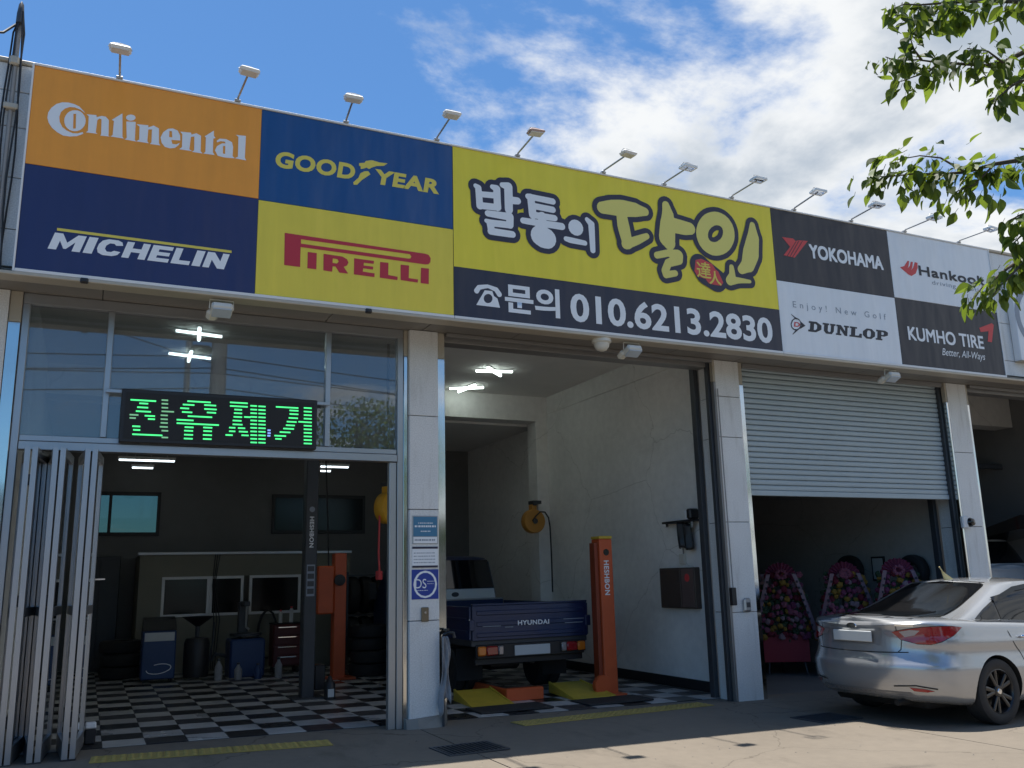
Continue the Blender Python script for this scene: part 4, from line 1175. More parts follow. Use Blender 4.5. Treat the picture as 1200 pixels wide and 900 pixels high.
# ---- arm lamps over the signs
LAMPX = [-0.04, 1.06, 2.18, 3.21, 4.21, 5.37, 6.26, 7.32, 8.38, 9.42, 10.47, 11.61]
def make_arm_lamp(kind):
    r = empty('sign_lamp', (0, 0, 0))
    b = MB()
    b.tube([(0, 0, -0.02), (0, -0.02, 0.005), (0, -0.50, 0.015)], 0.011, 8)
    b.box(-0.03, 0.03, -0.02, 0.03, -0.03, -0.005, 0.004)
    b.build('arm', M['galv'], r)
    b = MB()
    hw = 0.095
    if kind == 'open':
        b.box(-hw, hw, -0.575, -0.562, -0.005, 0.032, 0.004)
        b.box(-hw, hw, -0.455, -0.442, -0.005, 0.032, 0.004)
        b.box(-hw, -hw + 0.013, -0.562, -0.455, -0.005, 0.032, 0.004)
        b.box(hw - 0.013, hw, -0.562, -0.455, -0.005, 0.032, 0.004)
        b.build('head', M['lamp_head'], r)
        g = MB(); g.tube([(-hw + 0.02, -0.508, 0.010), (hw - 0.02, -0.508, 0.010)], 0.012, 8); g.build('lamp_tube', M['lens'], r)
    else:
        b.box(-hw, hw, -0.575, -0.445, 0.0, 0.034, 0.015)
        b.build('head', M['lamp_rust' if kind == 'rust' else 'lamp_head'], r)
        g = MB(); g.box(-hw + 0.018, hw - 0.018, -0.565, -0.455, -0.010, -0.001, 0.004); g.build('lens', M['white'], r)
    y = MB()
    y.tube([(-hw - 0.006, -0.51, 0.02), (-hw * 0.7, -0.505, 0.065), (0, -0.50, 0.075), (hw * 0.7, -0.505, 0.065), (hw + 0.006, -0.51, 0.02)], 0.005, 6)
    y.build('yoke', M['galv'], r)
    return r


names = ['closed white lamp on an arm above the orange sign panel, nearest the cable mast',
         'closed white lamp on an arm above the end of the orange sign panel',
         'closed white lamp on an arm above the middle of the blue sign panel',
         'closed white lamp on an arm above the right end of the blue sign panel',
         'pinkish rusty lamp on an arm above the left part of the lemon yellow banner',
         'closed white lamp on an arm above the centre of the lemon yellow banner',
         'open framed lamp on an arm right of the centre of the lemon yellow banner',
         'open framed lamp on an arm above the right end of the lemon yellow banner',
         'open framed lamp on an arm above the left part of the black YOKOHAMA panel',
         'open framed lamp on an arm above the right part of the black YOKOHAMA panel',
         'open framed lamp on an arm above the left part of the white hankook panel',
         'open framed lamp on an arm farthest along the signs, beside the hanging leaves']
kinds = ['closed'] * 4 + ['rust', 'closed'] + ['open'] * 6
for i, x in enumerate(LAMPX):
    o = make_arm_lamp(kinds[i])
    o.location = (x, SY - 0.01, 6.338)
    rr = random.Random(i)
    o.rotation_euler = (rr.uniform(-.05, .08), rr.uniform(-.05, .05), rr.uniform(-.12, .12))
    tag(o, names[i], 'lamp', 'arm lamps along the top of the signs')

# ---- floodlights and dome camera under the eaves
def floodlight(x, label):
    r = empty('floodlight', (x, -0.70, 4.232), label=label, cat='floodlight', group='floodlights under the signs')
    b = MB(); b.tube([(-0.11, 0, -0.10), (-0.11, 0, -0.01), (0.11, 0, -0.01), (0.11, 0, -0.10)], 0.008, 6); b.build('bracket', M['offwhite'], r)
    b = MB()
    b.box(-0.10, 0.10, -0.09, 0.06, -0.155, -0.075, 0.02)
    b.box(-0.13, -0.02, 0.02, 0.16, -0.14, -0.06, 0.03)
    b.xform(Matrix.Translation((0, 0, -0.1)) @ Matrix.Rotation(RD(-25), 4, 'X') @ Matrix.Translation((0, 0, 0.1)))
    h = b.build('housing', M['offwhite'], r)
    b = MB(); b.box(-0.088, 0.088, -0.08, 0.05, -0.166, -0.156, 0.003)
    b.xform(Matrix.Translation((0, 0, -0.1)) @ Matrix.Rotation(RD(-25), 4, 'X') @ Matrix.Translation((0, 0, 0.1)))
    b.build('lens', mat('flood_lens', (0.45, 0.52, 0.6), 0.08, spec=0.8), h)


floodlight(1.01, 'small floodlight hanging under the navy MICHELIN panel')
floodlight(5.70, 'small floodlight hanging under the phone number beside the dome camera')
floodlight(9.95, 'small floodlight hanging under the white DUNLOP panel above the shutter')
r = empty('dome_camera', (5.30, -0.68, 4.232), label='white dome camera under the phone number banner', cat='camera')
b = MB(); b.lathe([(0.0, 0.0), (0.115, 0.0), (0.115, -0.035), (0.095, -0.05)], (0, 0, 0)); b.build('base', M['offwhite'], r, angle=40)
b = MB(); b.lathe([(0.093, -0.05), (0.085, -0.09), (0.06, -0.125), (0.03, -0.14), (0.0, -0.144)], (0, 0, 0)); b.build('dome', M['offwhite'], r, smooth=True)
for i, (x, wh) in enumerate(((-0.2, 'navy MICHELIN panel'), (2.45, 'yellow PIRELLI panel'))):
    b = MB(); b.box(-0.035, 0.035, -0.02, 0.02, -0.05, 0.0, 0.01); b.box(-0.02, 0.02, -0.035, -0.02, -0.045, -0.015, 0.006)
    o = b.build('bullet_light', M['black']); o.location = (x, -0.79, 4.27)
    tag(o, 'tiny black spotlight clipped under the ' + wh, 'spotlight', 'tiny black clip lights')

# ---- cable mast on the parapet, left of the sign
r = empty('cable_mast', (-0.93, -0.66, 5.6), label='grey service mast with black cables clipped on the left parapet', cat='cable mast')
b = MB(); b.tube([(0, 0, -1.3), (0, 0, 0.72), (0.0, 0.0, 1.0), (0.01, 0.03, 1.18)], [0.020, 0.020, 0.022, 0.018], 10); b.build('conduit', M['cable_grey'], r, smooth=True)
b = MB()
for k, (dx, dy) in enumerate(((-0.035, -0.02), (0.04, -0.03), (0.055, 0.0), (-0.06, 0.01))):
    pts = [(dx + 0.015 * math.sin(k * 2 + q), dy, -1.35 + q * 0.3) for q in range(9)]
    pts += [(0.02, -0.02, 1.27)]
    b.tube(pts, 0.009, 6)
b.build('cable', M['cable'], r, smooth=True)
b = MB(); b.lathe([(0.0, 0.0), (0.034, 0.0), (0.032, 0.1), (0.022, 0.2), (0.0, 0.24)], (0, 0, 1.15), n=12); b.build('weatherhead', M['dgrey'], r, smooth=True)
b = MB(); b.box(-0.05, 0.035, -0.05, 0.03, 0.70, 0.79, 0.015); b.build('clamp', M['lip'], r)
b = MB(); b.box(-0.06, 0.06, -0.05, 0.03, 0.25, 0.31, 0.01); b.build('clamp', M['lip'], r)
b = MB()
b.tube([(-0.93, -0.64, 6.78), (-1.05, -0.7, 6.6), (-1.25, -0.8, 6.5), (-1.6, -1.2, 6.55), (-3.0, -2.5, 6.9)], 0.012, 6)
tag(b.build('slack_cable', M['cable'], None, smooth=True), 'slack black cable drooping left from the service mast', 'cable')
b = MB()
b.tube([(-8, -1.0, 5.9), (-3.5, -1.3, 6.55), (-1.0, -1.5, 6.9), (2.0, -1.7, 8.4), (6, -2, 10.6)], 0.010, 6)
tag(b.build('overhead_wire', M['cable'], None, smooth=True), 'thin dark wire crossing the sky at the top left corner', 'cable')
b = MB()
for k in range(3):
    b.tube([(-1.13 - k * 0.05, -0.63, 5.55 - 0.1 * k), (-1.17 - k * 0.04, -0.63, 4.9), (-1.15 - k * 0.05, -0.63, 4.40)], 0.018, 6)
b.box(-1.32, -1.12, -0.68, -0.61, 5.15, 5.62, 0.02)
tag(b.build('junction_box', M['dgrey']), 'dark junction box and cables low on the left parapet', 'junction box')

# ---- LED scrolling board
r = empty('led_board', (0, 0, 0), label='black LED message board with green Korean characters over the first bay door', cat='LED sign')
b = MB(); b.box(0.195, 2.115, -0.045, 0.045, 2.895, 3.425, 0.008); b.build('case', M['black'], r)
b = MB(); b.box(0.23, 2.08, -0.050, -0.046, 2.93, 3.39, 0.0); b.build('display_face', M['led_face'], r)
lx = [0.0, 0.76, 1.24, 1.62, 9.0]
for c in range(4):
    b = MB()
    for (x0, x1, z, s) in ART['led']:
        if lx[c] <= (x0 + x1) / 2 < lx[c + 1]:
            b.box(x0, x1, -0.0545, -0.0515, z - 0.0072, z + 0.0072, 0.0, mi=0 if s > 0.6 else 1)
    tag(b.build('lit_character', [M['led_on'], M['led_dim']], r), kind='stuff')
b = MB()
for (x, z) in ((1.60, 3.075), (1.602, 3.045), (1.60, 3.018)):
    b.box(x, x + 0.03, -0.0545, -0.0515, z - 0.008, z + 0.008)
b.build('blue_pixels', M['led_blue'], r)
for (x0, x1) in ((0.05, 0.195), (2.115, 2.26)):
    b = MB(); b.box(x0, x1, -0.01, 0.01, 3.385, 3.42, 0.003); b.build('mounting_arm', M['alu'], r)

# ---- folding glass doors pushed to the left
fd = empty('folding_door', (0, 0, 0), label='aluminium folding glass door stacked open at the left of the first bay', cat='folding door')
for k, (xa, xb) in enumerate(((-0.565, -0.50), (-0.335, -0.27), (-0.065, 0.00))):
    for q, (x, lean) in enumerate(((xa, -0.055), (xb, 0.055))):
        fr = MB()
        def pv(y):
            return x + lean * (y + 0.17) / 0.6
        for (y0, y1, z0, z1) in ((-0.19, -0.13, 0.06, 2.80), (0.42, 0.48, 0.06, 2.80), (-0.13, 0.42, 0.06, 0.20), (-0.13, 0.42, 2.72, 2.80), (-0.13, 0.42, 1.28, 1.36)):
            xs0, xs1 = pv(y0), pv(y1)
            h = 0.023
            vs = [(xs0 - h, y0, z0), (xs0 + h, y0, z0), (xs1 + h, y1, z0), (xs1 - h, y1, z0), (xs0 - h, y0, z1), (xs0 + h, y0, z1), (xs1 + h, y1, z1), (xs1 - h, y1, z1)]
            fr.add(vs, [(3, 2, 1, 0), (4, 5, 6, 7), (0, 1, 5, 4), (1, 2, 6, 5), (2, 3, 7, 6), (3, 0, 4, 7)])
        leaf = fr.build('door_leaf', M['alu'], fd)
        g = MB()
        for (z0, z1) in ((0.20, 1.28), (1.36, 2.72)):
            xs0, xs1 = pv(-0.13), pv(0.42)
            vs = [(xs0 - .004, -0.13, z0), (xs0 + .004, -0.13, z0), (xs1 + .004, 0.42, z0), (xs1 - .004, 0.42, z0), (xs0 - .004, -0.13, z1), (xs0 + .004, -0.13, z1), (xs1 + .004, 0.42, z1), (xs1 - .004, 0.42, z1)]
            g.add(vs, [(3, 2, 1, 0), (4, 5, 6, 7), (0, 1, 5, 4), (1, 2, 6, 5), (2, 3, 7, 6), (3, 0, 4, 7)])
        g.build('glass', M['glass'], leaf)
        for z in (0.35, 1.42, 2.45):
            pass
    b = MB()
    for z in (0.4, 1.42, 2.5):
        b.box(xa + 0.024, xb - 0.024, -0.155, -0.135, z - 0.05, z + 0.05, 0.003)
    b.box(xa - 0.03, xb + 0.03, -0.18, -0.12, 0.045, 0.06, 0.003)
    b.build('hinge', M['dgrey'], fd)

# ---- roller shutter, half lowered, third bay
rs = empty('roller_shutter', (0, 0, 0), label='grey slatted roller shutter half lowered over the third bay', cat='shutter')
M['slat'] = mat('shutter_grey_paint', (0.39, 0.46, 0.49), 0.5, 0.12, var=0.02, scale=3, var2=0.05)
nsl = 23
z0s, z1s = 2.60, 4.325
ph = (z1s - z0s) / nsl
prof = [(0.150, 0.0), (0.138, 0.10), (0.134, 0.35), (0.134, 0.70), (0.142, 0.88), (0.168, 0.93), (0.168, 1.0)]
b = MB()
for x in (7.962, 11.878):
    b.v += [(x, y, f * ph) for y, f in prof]
n = len(prof)
b.f += [[i, i + 1, n + i + 1, n + i] for i in range(n - 1)]
b.m += [0] * (n - 1)
slm = b.mesh('slat', M['slat'])
for k in range(nsl):
    obj_from('slat', slm, rs, (0, 0, z0s + k * ph))
b = MB(); b.box(7.962, 11.878, 0.125, 0.175, z0s - 0.075, z0s - 0.003, 0.006); b.build('bottom_bar', M['slat'], rs)
for x in (7.955, 11.84):
    pass

# ---- tactile strips, grates
def tactile(x0, y0, x1, y1, label):
    L = math.hypot(x1 - x0, y1 - y0)
    a = math.atan2(y1 - y0, x1 - x0)
    r = empty('tactile_strip', (x0, y0, gz(x0) + 0.002), a, label=label, cat='tactile paving', group='yellow studded strips at the bay doors')
    r.rotation_euler = (0, math.atan(0.013), a)
    n = max(1, round(L / 0.30))
    for k in range(n):
        b = MB()
        b.box(k * 0.30 + 0.002, k * 0.30 + 0.298, 0, 0.30, 0, 0.008, 0.001)
        for u in range(4):
            for v in range(4):
                b.lathe([(0.021, 0.008), (0.017, 0.014), (0.0, 0.0145)], (k * 0.30 + 0.038 + u * 0.075, 0.038 + v * 0.075, 0), n=8)
        b.build('paver', M['tactile'], r)


tactile(0.13, -0.40, 2.20, -0.56, 'yellow studded strip before the first bay floor, beside the folding door')
tactile(4.30, -0.42, 6.95, -0.14, 'worn yellow studded strip before the second bay with the blue truck')


def grate(pts, label):
    cx = sum(p[0] for p in pts) / 4
    cy = sum(p[1] for p in pts) / 4
    w, d = 0.30, 0.24
    r = empty('drain_grate', (cx, cy, gz(cx) + 0.001), 0.05, label=label, cat='drain grate', group='dark drain grates in the concrete')
    b = MB()
    b.box(-w, w, -d, -d + 0.03, 0, 0.012, 0.002); b.box(-w, w, d - 0.03, d, 0, 0.012, 0.002)
    b.box(-w, -w + 0.03, -d + 0.03, d - 0.03, 0, 0.012, 0.002); b.box(w - 0.03, w, -d + 0.03, d - 0.03, 0, 0.012, 0.002)
    b.build('frame', M['dgrey'], r)
    b = MB(); b.box(-w + 0.03, w - 0.03, -d + 0.03, d - 0.03, 0.0, 0.003); b.build('pit', M['well'], r)
    b = MB()
    for k in range(12):
        x = -w + 0.05 + k * (2 * w - 0.1) / 11
        b.box(x - 0.009, x + 0.009, -d + 0.03, d - 0.03, 0.004, 0.011)
    b.build('bars', M['dgrey'], r)


grate([(3.04, -1.27), (3.33, -1.03), (3.52, -1.44), (3.24, -1.66)], 'dark drain grate in front of the column with the notices')
grate([(7.25, -1.33), (7.7, -1.45), (7.59, -1.74), (7.03, -1.7)], 'dark drain grate near the silver car')

# ================================================================== LIGHTS INSIDE
def cross_light(x, y, z, a1, a2, label):
    r = empty('cross_light', (x, y, z), label=label, cat='ceiling light', group='lit cross shaped ceiling lights')
    for k, a in enumerate((a1, a2)):
        b = MB(); b.box(-0.31, 0.31, -0.03, 0.03, 0.012 - 0.002 * k, 0.028 - 0.002 * k, 0.003)
        b.xform(Matrix.Rotation(a, 4, 'Z')); b.build('batten', M['white'], r)
        b = MB(); b.tube([(-0.30, 0, -0.012 * k), (0.30, 0, -0.012 * k)], 0.022, 8)
        b.xform(Matrix.Rotation(a, 4, 'Z')); b.build('tube', M['tube'], r)
    return r


cross_light(1.15, 2.80, 4.815, 0.18, 1.48, 'lit cross shaped lamp behind the window glass, nearer the door')
cross_light(1.16, 4.10, 4.815, 0.20, 1.54, 'lit cross shaped lamp behind the window glass, just above the LED board')
cross_light(5.80, 3.52, 4.815, -0.24, 0.80, 'lit cross shaped lamp on the open bay ceiling, right of its pair')
cross_light(5.87, 4.88, 4.815, -0.46, -1.45, 'lit cross shaped lamp on the open bay ceiling, left of its pair by the beam')
b = MB(); b.lathe([(0.0, 0.0), (0.045, 0.0), (0.045, -0.03), (0.0, -0.04)], (0, 0, 0), n=14)
o = b.build('ceiling_spot', M['tube']); o.location = (1.16, 1.77, 4.845)
tag(o, 'small round lit spot on the ceiling behind the window glass', 'ceiling light')
for (x0, x1, y, lab) in ((0.36, 1.31, 7.5, 'lit batten tube high at the back left, the longer of two'), (0.62, 1.02, 8.6, 'short lit batten tube at the back left, beyond the longer one'),
                         (3.92, 4.50, 7.6, 'lit batten tube behind the dark lift post'), (4.08, 4.32, 8.3, 'short lit batten tube behind the dark lift post, farther in')):
    r = empty('batten_light', ((x0 + x1) / 2, y, 3.70), label=lab, cat='ceiling light', group='lit batten tubes at the back')
    h = (x1 - x0) / 2
    b = MB(); b.box(-h, h, -0.035, 0.035, 0.0, 0.05, 0.006); b.build('housing', M['white'], r)
    b = MB(); b.tube([(-h + 0.02, 0, -0.015), (h - 0.02, 0, -0.015)], 0.014, 8); b.build('tube', M['tube_dim'], r)
    b = MB()
    for q in (-h * 0.7, h * 0.7): b.tube([(q, 0, 0.05), (q, 0, 0.645)], 0.006, 6)
    b.build('rod', M['galv'], r)

# ================================================================== WORKSHOP, FIRST BAY
off = empty('office_partition', label='cream office partition with sliding windows at the back of the first bay', cat='partition')
Y0, Y1 = 7.80, 7.88
for bx in ((0.84, 1.22, Y0, Y1, 0, 2.05), (3.66, 4.60, Y0, Y1, 0, 2.05), (1.22, 3.66, Y0 + .001, Y1 - .001, 0, 0.97), (1.22, 3.66, Y0 + .001, Y1 - .001, 1.67, 2.05)):
    b = MB(); b.box(bx[0], bx[1], bx[2], bx[3], bx[4], bx[5]); b.build('wall_panel', M['cream'], off)
part_box('side_panel', 'cream', 0.84, 0.92, Y1 + .002, 9.29, 0, 2.05, parent=off)
part_box('top_rail', 'alu', 0.80, 4.62, Y0 - 0.03, Y1 + 0.02, 2.052, 2.10, parent=off, c=0.004)
part_box('office_back', 'plaster_dark', 0.93, 4.6, 9.2, 9.25, 0, 2.05, parent=off)
for (x0, x1) in ((1.22, 2.03), (2.03, 2.62), (2.72, 3.66)):
    fr = MB()
    for q in ((x0, x1, 0.972, 1.02), (x0, x1, 1.62, 1.668), (x0, x0 + 0.05, 1.02, 1.62), (x1 - 0.05, x1, 1.02, 1.62)):
        fr.box(q[0] + .001, q[1] - .001, Y0 - 0.012, Y0 + 0.05, q[2], q[3], 0.003)
    w = fr.build('window', M['white'], off)
    part_box('pane', 'dull_glass', x0 + 0.05, x1 - 0.05, Y0 + 0.015, Y0 + 0.021, 1.02, 1.62, parent=w)

r = empty('steel_cupboard', (0.22, 8.95, gz(0)), label='tall dark steel cupboard against the back wall under the lit window', cat='cupboard')
b = MB(); b.box(-0.34, 0.34, -0.25, 0.30, 0, 2.02, 0.01); b.build('carcass', M['dgrey'], r)
for s in (-1, 1):
    b = MB(); b.box(s * 0.17 - 0.16, s * 0.17 + 0.16, -0.27, -0.252, 0.06, 1.96, 0.004); b.build('door', M['dgrey'], r)
b = MB(); b.box(-0.12, 0.10, -0.31, -0.272, 1.60, 1.635, 0.006); b.build('handle', M['chrome'], r)

r = empty('fluid_machine', (1.12, 6.4, gz(1)), label='blue service machine with white swoosh beside the office windows', cat='machine')
b = MB(); b.box(-0.25, 0.25, -0.22, 0.22, 0.06, 0.80, 0.02); b.build('cabinet', M['machine_blue'], r)
b = MB()
vs = [(-0.25, -0.22, 0.80), (0.25, -0.22, 0.80), (0.25, 0.22, 0.80), (-0.25, 0.22, 0.80), (-0.24, -0.10, 0.96), (0.24, -0.10, 0.96), (0.24, 0.22, 1.0), (-0.24, 0.22, 1.0)]
b.add(vs, [(3, 2, 1, 0), (4, 5, 6, 7), (0, 1, 5, 4), (1, 2, 6, 5), (2, 3, 7, 6), (3, 0, 4, 7)]); b.build('console', M['black'], r)
b = MB(); b.box(-0.22, 0.22, -0.226, -0.221, 0.64, 0.77); b.build('name_strip', M['plate'], r)
art('swoosh', [stroke_loops([[(-0.17 + 0.18 * (1 - math.cos(t * 0.30)), 0.22 + 0.075 * math.sin(t * 0.30 + 3.4), 0.006) for t in range(18)]], 0, 0.004)], -0.2265, M['p_white'], r)
for (x, y) in ((-0.2, -0.16), (0.2, -0.16), (-0.2, 0.16), (0.2, 0.16)):
    b = MB(); b.lathe([(0, -0.015), (0.03, -0.015), (0.03, 0.015), (0, 0.015)], (x, y, 0.03), (1, 0, 0), 12); b.build('castor', M['black'], r)

r = empty('oil_drainer', (1.70, 6.35, gz(1.7)), label='black oil drainer with a wide funnel beside the blue service machine', cat='oil drainer')
b = MB(); b.lathe([(0.0, 0.06), (0.19, 0.06), (0.20, 0.12), (0.20, 0.58), (0.17, 0.66), (0.0, 0.68)], n=20); b.build('tank', M['black'], r, angle=35)
b = MB(); b.tube([(0, 0, 0.66), (0, 0, 0.86)], 0.035, 10); b.build('stem', M['dgrey'], r)
b = MB(); b.lathe([(0.03, 0.84), (0.06, 0.86), (0.24, 0.99), (0.25, 1.0), (0.24, 1.0), (0.05, 0.88), (0.03, 0.86)], n=20); b.build('funnel', M['black'], r, angle=35)
b = MB(); b.tube([(0.18, -0.05, 0.2), (0.24, -0.05, 0.6), (0.26, 0.0, 0.9)], 0.012, 8); b.build('handle', M['dgrey'], r)

r = empty('tyre_changer', (2.50, 6.6, gz(2.5)), label='dark tyre changing machine with turntable in front of the office windows', cat='tyre changer')
b = MB(); b.box(-0.28, 0.28, -0.30, 0.30, 0.0, 0.62, 0.03); b.build('body', M['machine_blue'], r)
b = MB(); b.lathe([(0.0, 0.66), (0.26, 0.66), (0.26, 0.70), (0.0, 0.72)], n=20); b.box(-0.06, 0.06, -0.06, 0.06, 0.62, 0.66); b.build('turntable', M['dgrey'], r, angle=35)
b = MB(); b.box(-0.08, 0.08, 0.30, 0.44, 0.0, 1.20, 0.01); b.box(-0.05, 0.05, -0.05, 0.40, 1.14, 1.22, 0.01); b.build('column', M['dgrey'], r)
b = MB(); b.tube([(0, -0.02, 1.14), (0, -0.02, 0.80), (0.05, -0.04, 0.76)], 0.02, 8); b.build('tool_head', M['galv'], r)
b = MB(); b.tube([(-0.3, -0.1, 0.35), (-0.5, -0.12, 0.40), (-0.55, -0.12, 0.30)], 0.03, 8); b.build('bead_arm', M['dgrey'], r)
for (x, y, h, c, lab) in ((2.02, 6.1, 0.34, 'cloth', 'grey plastic jug on the floor left of the tyre changer'), (2.32, 6.05, 0.27, 'cloth', 'grey bottle on the floor before the tyre changer'),
                          (2.62, 6.0, 0.25, 'machine_blue', 'small blue bottle on the floor before the tyre changer'), (2.95, 6.0, 0.33, 'cloth', 'tall grey bottle right of the tyre changer')):
    r = empty('bottle', (x, y, gz(x)), label=lab, cat='bottle', group='bottles standing by the tyre changer')
    b = MB(); b.lathe([(0.0, 0.0), (0.055, 0.0), (0.06, 0.02), (0.06, h * 0.62), (0.025, h * 0.82), (0.02, h * 0.9), (0.0, h * 0.9)], n=14); b.build('body', M[c], r, angle=40)
    b = MB(); b.lathe([(0.0, h * 0.9), (0.026, h * 0.9), (0.026, h), (0.0, h)], n=12); b.build('cap', M['dgrey'], r, angle=40)
b = MB()
b.tube([(3.05 + 0.17 * math.cos(t * 0.42 + 1.0), 7.6 + 0.004 * t, 0.62 + 0.42 * math.sin(t * 0.42 + 1.0)) for t in range(38)] + [(2.9, 7.55, 0.25), (2.7, 7.2, 0.02)], 0.014, 6)
tag(b.build('air_hose', M['black'], None, smooth=True), 'coiled black air hose hanging on the office partition', 'hose')


def vertical_text(parent, s, x0, x1, ztop, zbot, y, m, off=0.03):
    # letters turned a quarter, read from the top down
    return text('lettering', s, (0, 0, ztop - zbot, x1 - x0), 0, m, parent, offset=off, spacing=1.1, fn=lambda a, b: Vector((x0 + b, y, ztop - a)))


# dark two post lift, first bay
r = empty('lift_post', (2.77, 3.10, gz(2.7)), label='tall dark grey lift post with white vertical lettering in the first bay', cat='lift post')
b = MB(); b.box(-0.085, 0.085, -0.09, 0.11, 0.0, 4.0, 0.012); b.build('column', M['dgrey'], r)
b = MB(); b.box(-0.22, 0.22, -0.20, 0.28, 0.0, 0.025, 0.004); b.build('base_plate', M['dgrey'], r)
b = MB(); b.box(0.10, 0.24, -0.04, 0.20, 0.10, 0.42, 0.01); b.build('carriage', M['black'], r)
vertical_text(r, 'HESHBON', -0.03, 0.03, 2.40, 1.98, -0.0915, M['p_white'])
b = MB(); b.lathe([(0.0, 0.0), (0.038, 0.0), (0.038, 0.002), (0.0, 0.002)], (0, -0.092, 2.50), (0, -1, 0), 16); b.build('emblem', M['p_grey'], r)
b = MB(); b.box(-0.055, 0.055, -0.093, -0.0905, 1.33, 1.75); b.build('load_plate', M['p_grey'], r)
b = MB()
for k in range(4): b.box(-0.045, 0.045, -0.095, -0.0932, 1.36 + k * 0.1, 1.43 + k * 0.1)
b.build('load_plate_mark', M['dgrey'], r)
r = empty('oil_can', (3.02, 2.85, gz(3)), label='small dark can with white label at the foot of the dark lift post', cat='can')
b = MB(); b.lathe([(0, 0), (0.075, 0), (0.075, 0.2), (0.05, 0.23), (0.02, 0.30), (0, 0.30)], n=14); b.build('body', M['black'], r, angle=40)
b = MB(); b.box(-0.04, 0.04, -0.081, -0.076, 0.04, 0.14); b.build('label', M['plate'], r)

# orange lift farther in
r = empty('lift_post', (3.76, 5.35, gz(3.7)), label='orange lift post with control box deep inside the first bay', cat='lift post')
b = MB(); b.box(-0.10, 0.10, -0.10, 0.10, 0.0, 1.98, 0.012); b.build('column', M['orange'], r)
b = MB(); b.box(-0.38, -0.11, -0.14, 0.08, 1.02, 1.78, 0.02); b.build('control_box', M['orange'], r)
b = MB(); b.lathe([(0, 0), (0.09, 0), (0.09, 0.05), (0.0, 0.06)], (-0.02, -0.10, 1.55), (0, -1, 0), 16); b.build('dial', M['black'], r, angle=40)
b = MB(); b.box(-0.2, 0.25, -0.2, 0.25, 0.0, 0.03, 0.004); b.build('base_plate', M['orange'], r)
b = MB(); b.tube([(-0.2, -0.1, 1.78), (-0.22, -0.05, 2.6), (-0.3, 0.0, 4.3)], 0.012, 6); b.build('cable', M['cable'], r)
# more clutter in the gloom
r = empty('tool_trolley', (3.22, 6.9, gz(3.2)), label='dark red tool trolley between the coiled hose and the orange lift post', cat='tool trolley')
b = MB(); b.box(-0.24, 0.24, -0.18, 0.18, 0.12, 0.82, 0.012); b.build('body', mat('dark_red_paint', (0.10, 0.012, 0.012), 0.4), r)
for k in range(4):
    b = MB(); b.box(-0.22, 0.22, -0.195, -0.182, 0.15 + k * 0.165, 0.30 + k * 0.165, 0.005); d = b.build('drawer', mat('dark_red_paint', (0.10, 0.012, 0.012), 0.4), r)
    b = MB(); b.box(-0.16, 0.16, -0.208, -0.197, 0.265 + k * 0.165, 0.285 + k * 0.165, 0.004); b.build('handle', M['chrome'], d)
b = MB(); b.box(-0.25, 0.25, -0.19, 0.19, 0.822, 0.84, 0.004); b.build('top', M['rubber'], r)
for x in (-0.19, 0.19):
    for y in (-0.14, 0.14):
        b = MB(); b.lathe([(0, -.02), (0.05, -.02), (0.05, .02), (0, .02)], (x, y, 0.055), (1, 0, 0), 14); b.build('castor', M['black'], r, angle=40)
for i, (x, y, z, lab) in enumerate(((3.12, 6.85, 0.84, 'bottom'), (3.32, 6.92, 0.84, 'right'))):
    hh = 0.22 + 0.05 * i
    q = empty('spray_can', (x, y, gz(3.2) + z), label=('tall' if i else 'short') + ' pale spray can standing on the dark red tool trolley', cat='can')
    b = MB(); b.lathe([(0, 0), (0.032, 0), (0.033, hh * .8), (0.02, hh * .88), (0, hh * .88)], n=12); b.build('body', M['plate'], q, angle=40)
    b = MB(); b.lathe([(0, hh * .88), (0.02, hh * .88), (0.02, hh), (0, hh)], n=12); b.build('cap', M['p_red2'], q, angle=40)
r = empty('cable_tangle', (2.1, 7.78, 1.9), label='black cables hanging down the cream office partition', cat='cable')
b = MB()
for k in range(3):
    b.tube([(0.04 * k, 0, 0.15), (0.02 * k - .03, -0.02, -0.4), (0.05 * k + .02, -0.01, -1.0), (0.03 * k, -0.02, -1.85)], 0.008, 5)
b.build('strand', M['cable'], r)
TYS = [(0.19, -0.09), (0.26, -0.10), (0.315, -0.085), (0.33, -0.04), (0.33, 0.04), (0.315, 0.085), (0.26, 0.10), (0.19, 0.09), (0.19, -0.09)]
b = MB(); b.lathe(TYS, n=24); stack_me = b.mesh('floor_tyre', M['rubber'], angle=40)
for si, (x, y, nn, where) in enumerate(((4.35, 5.6, 4, 'right of the orange lift post'), (0.62, 7.3, 3, 'beside the steel cupboard'))):
    for k in range(nn):
        o = obj_from('stacked_tyre', stack_me, None, (x + 0.02 * math.sin(k * 2.2), y + 0.02 * math.cos(k * 3), gz(x) + 0.112 + k * 0.203))
        tag(o, ['lowest', 'second', 'third', 'topmost'][k if k < nn - 1 else 3] + ' dark tyre of the stack ' + where, 'tyre', 'stacked tyres on the workshop floor')
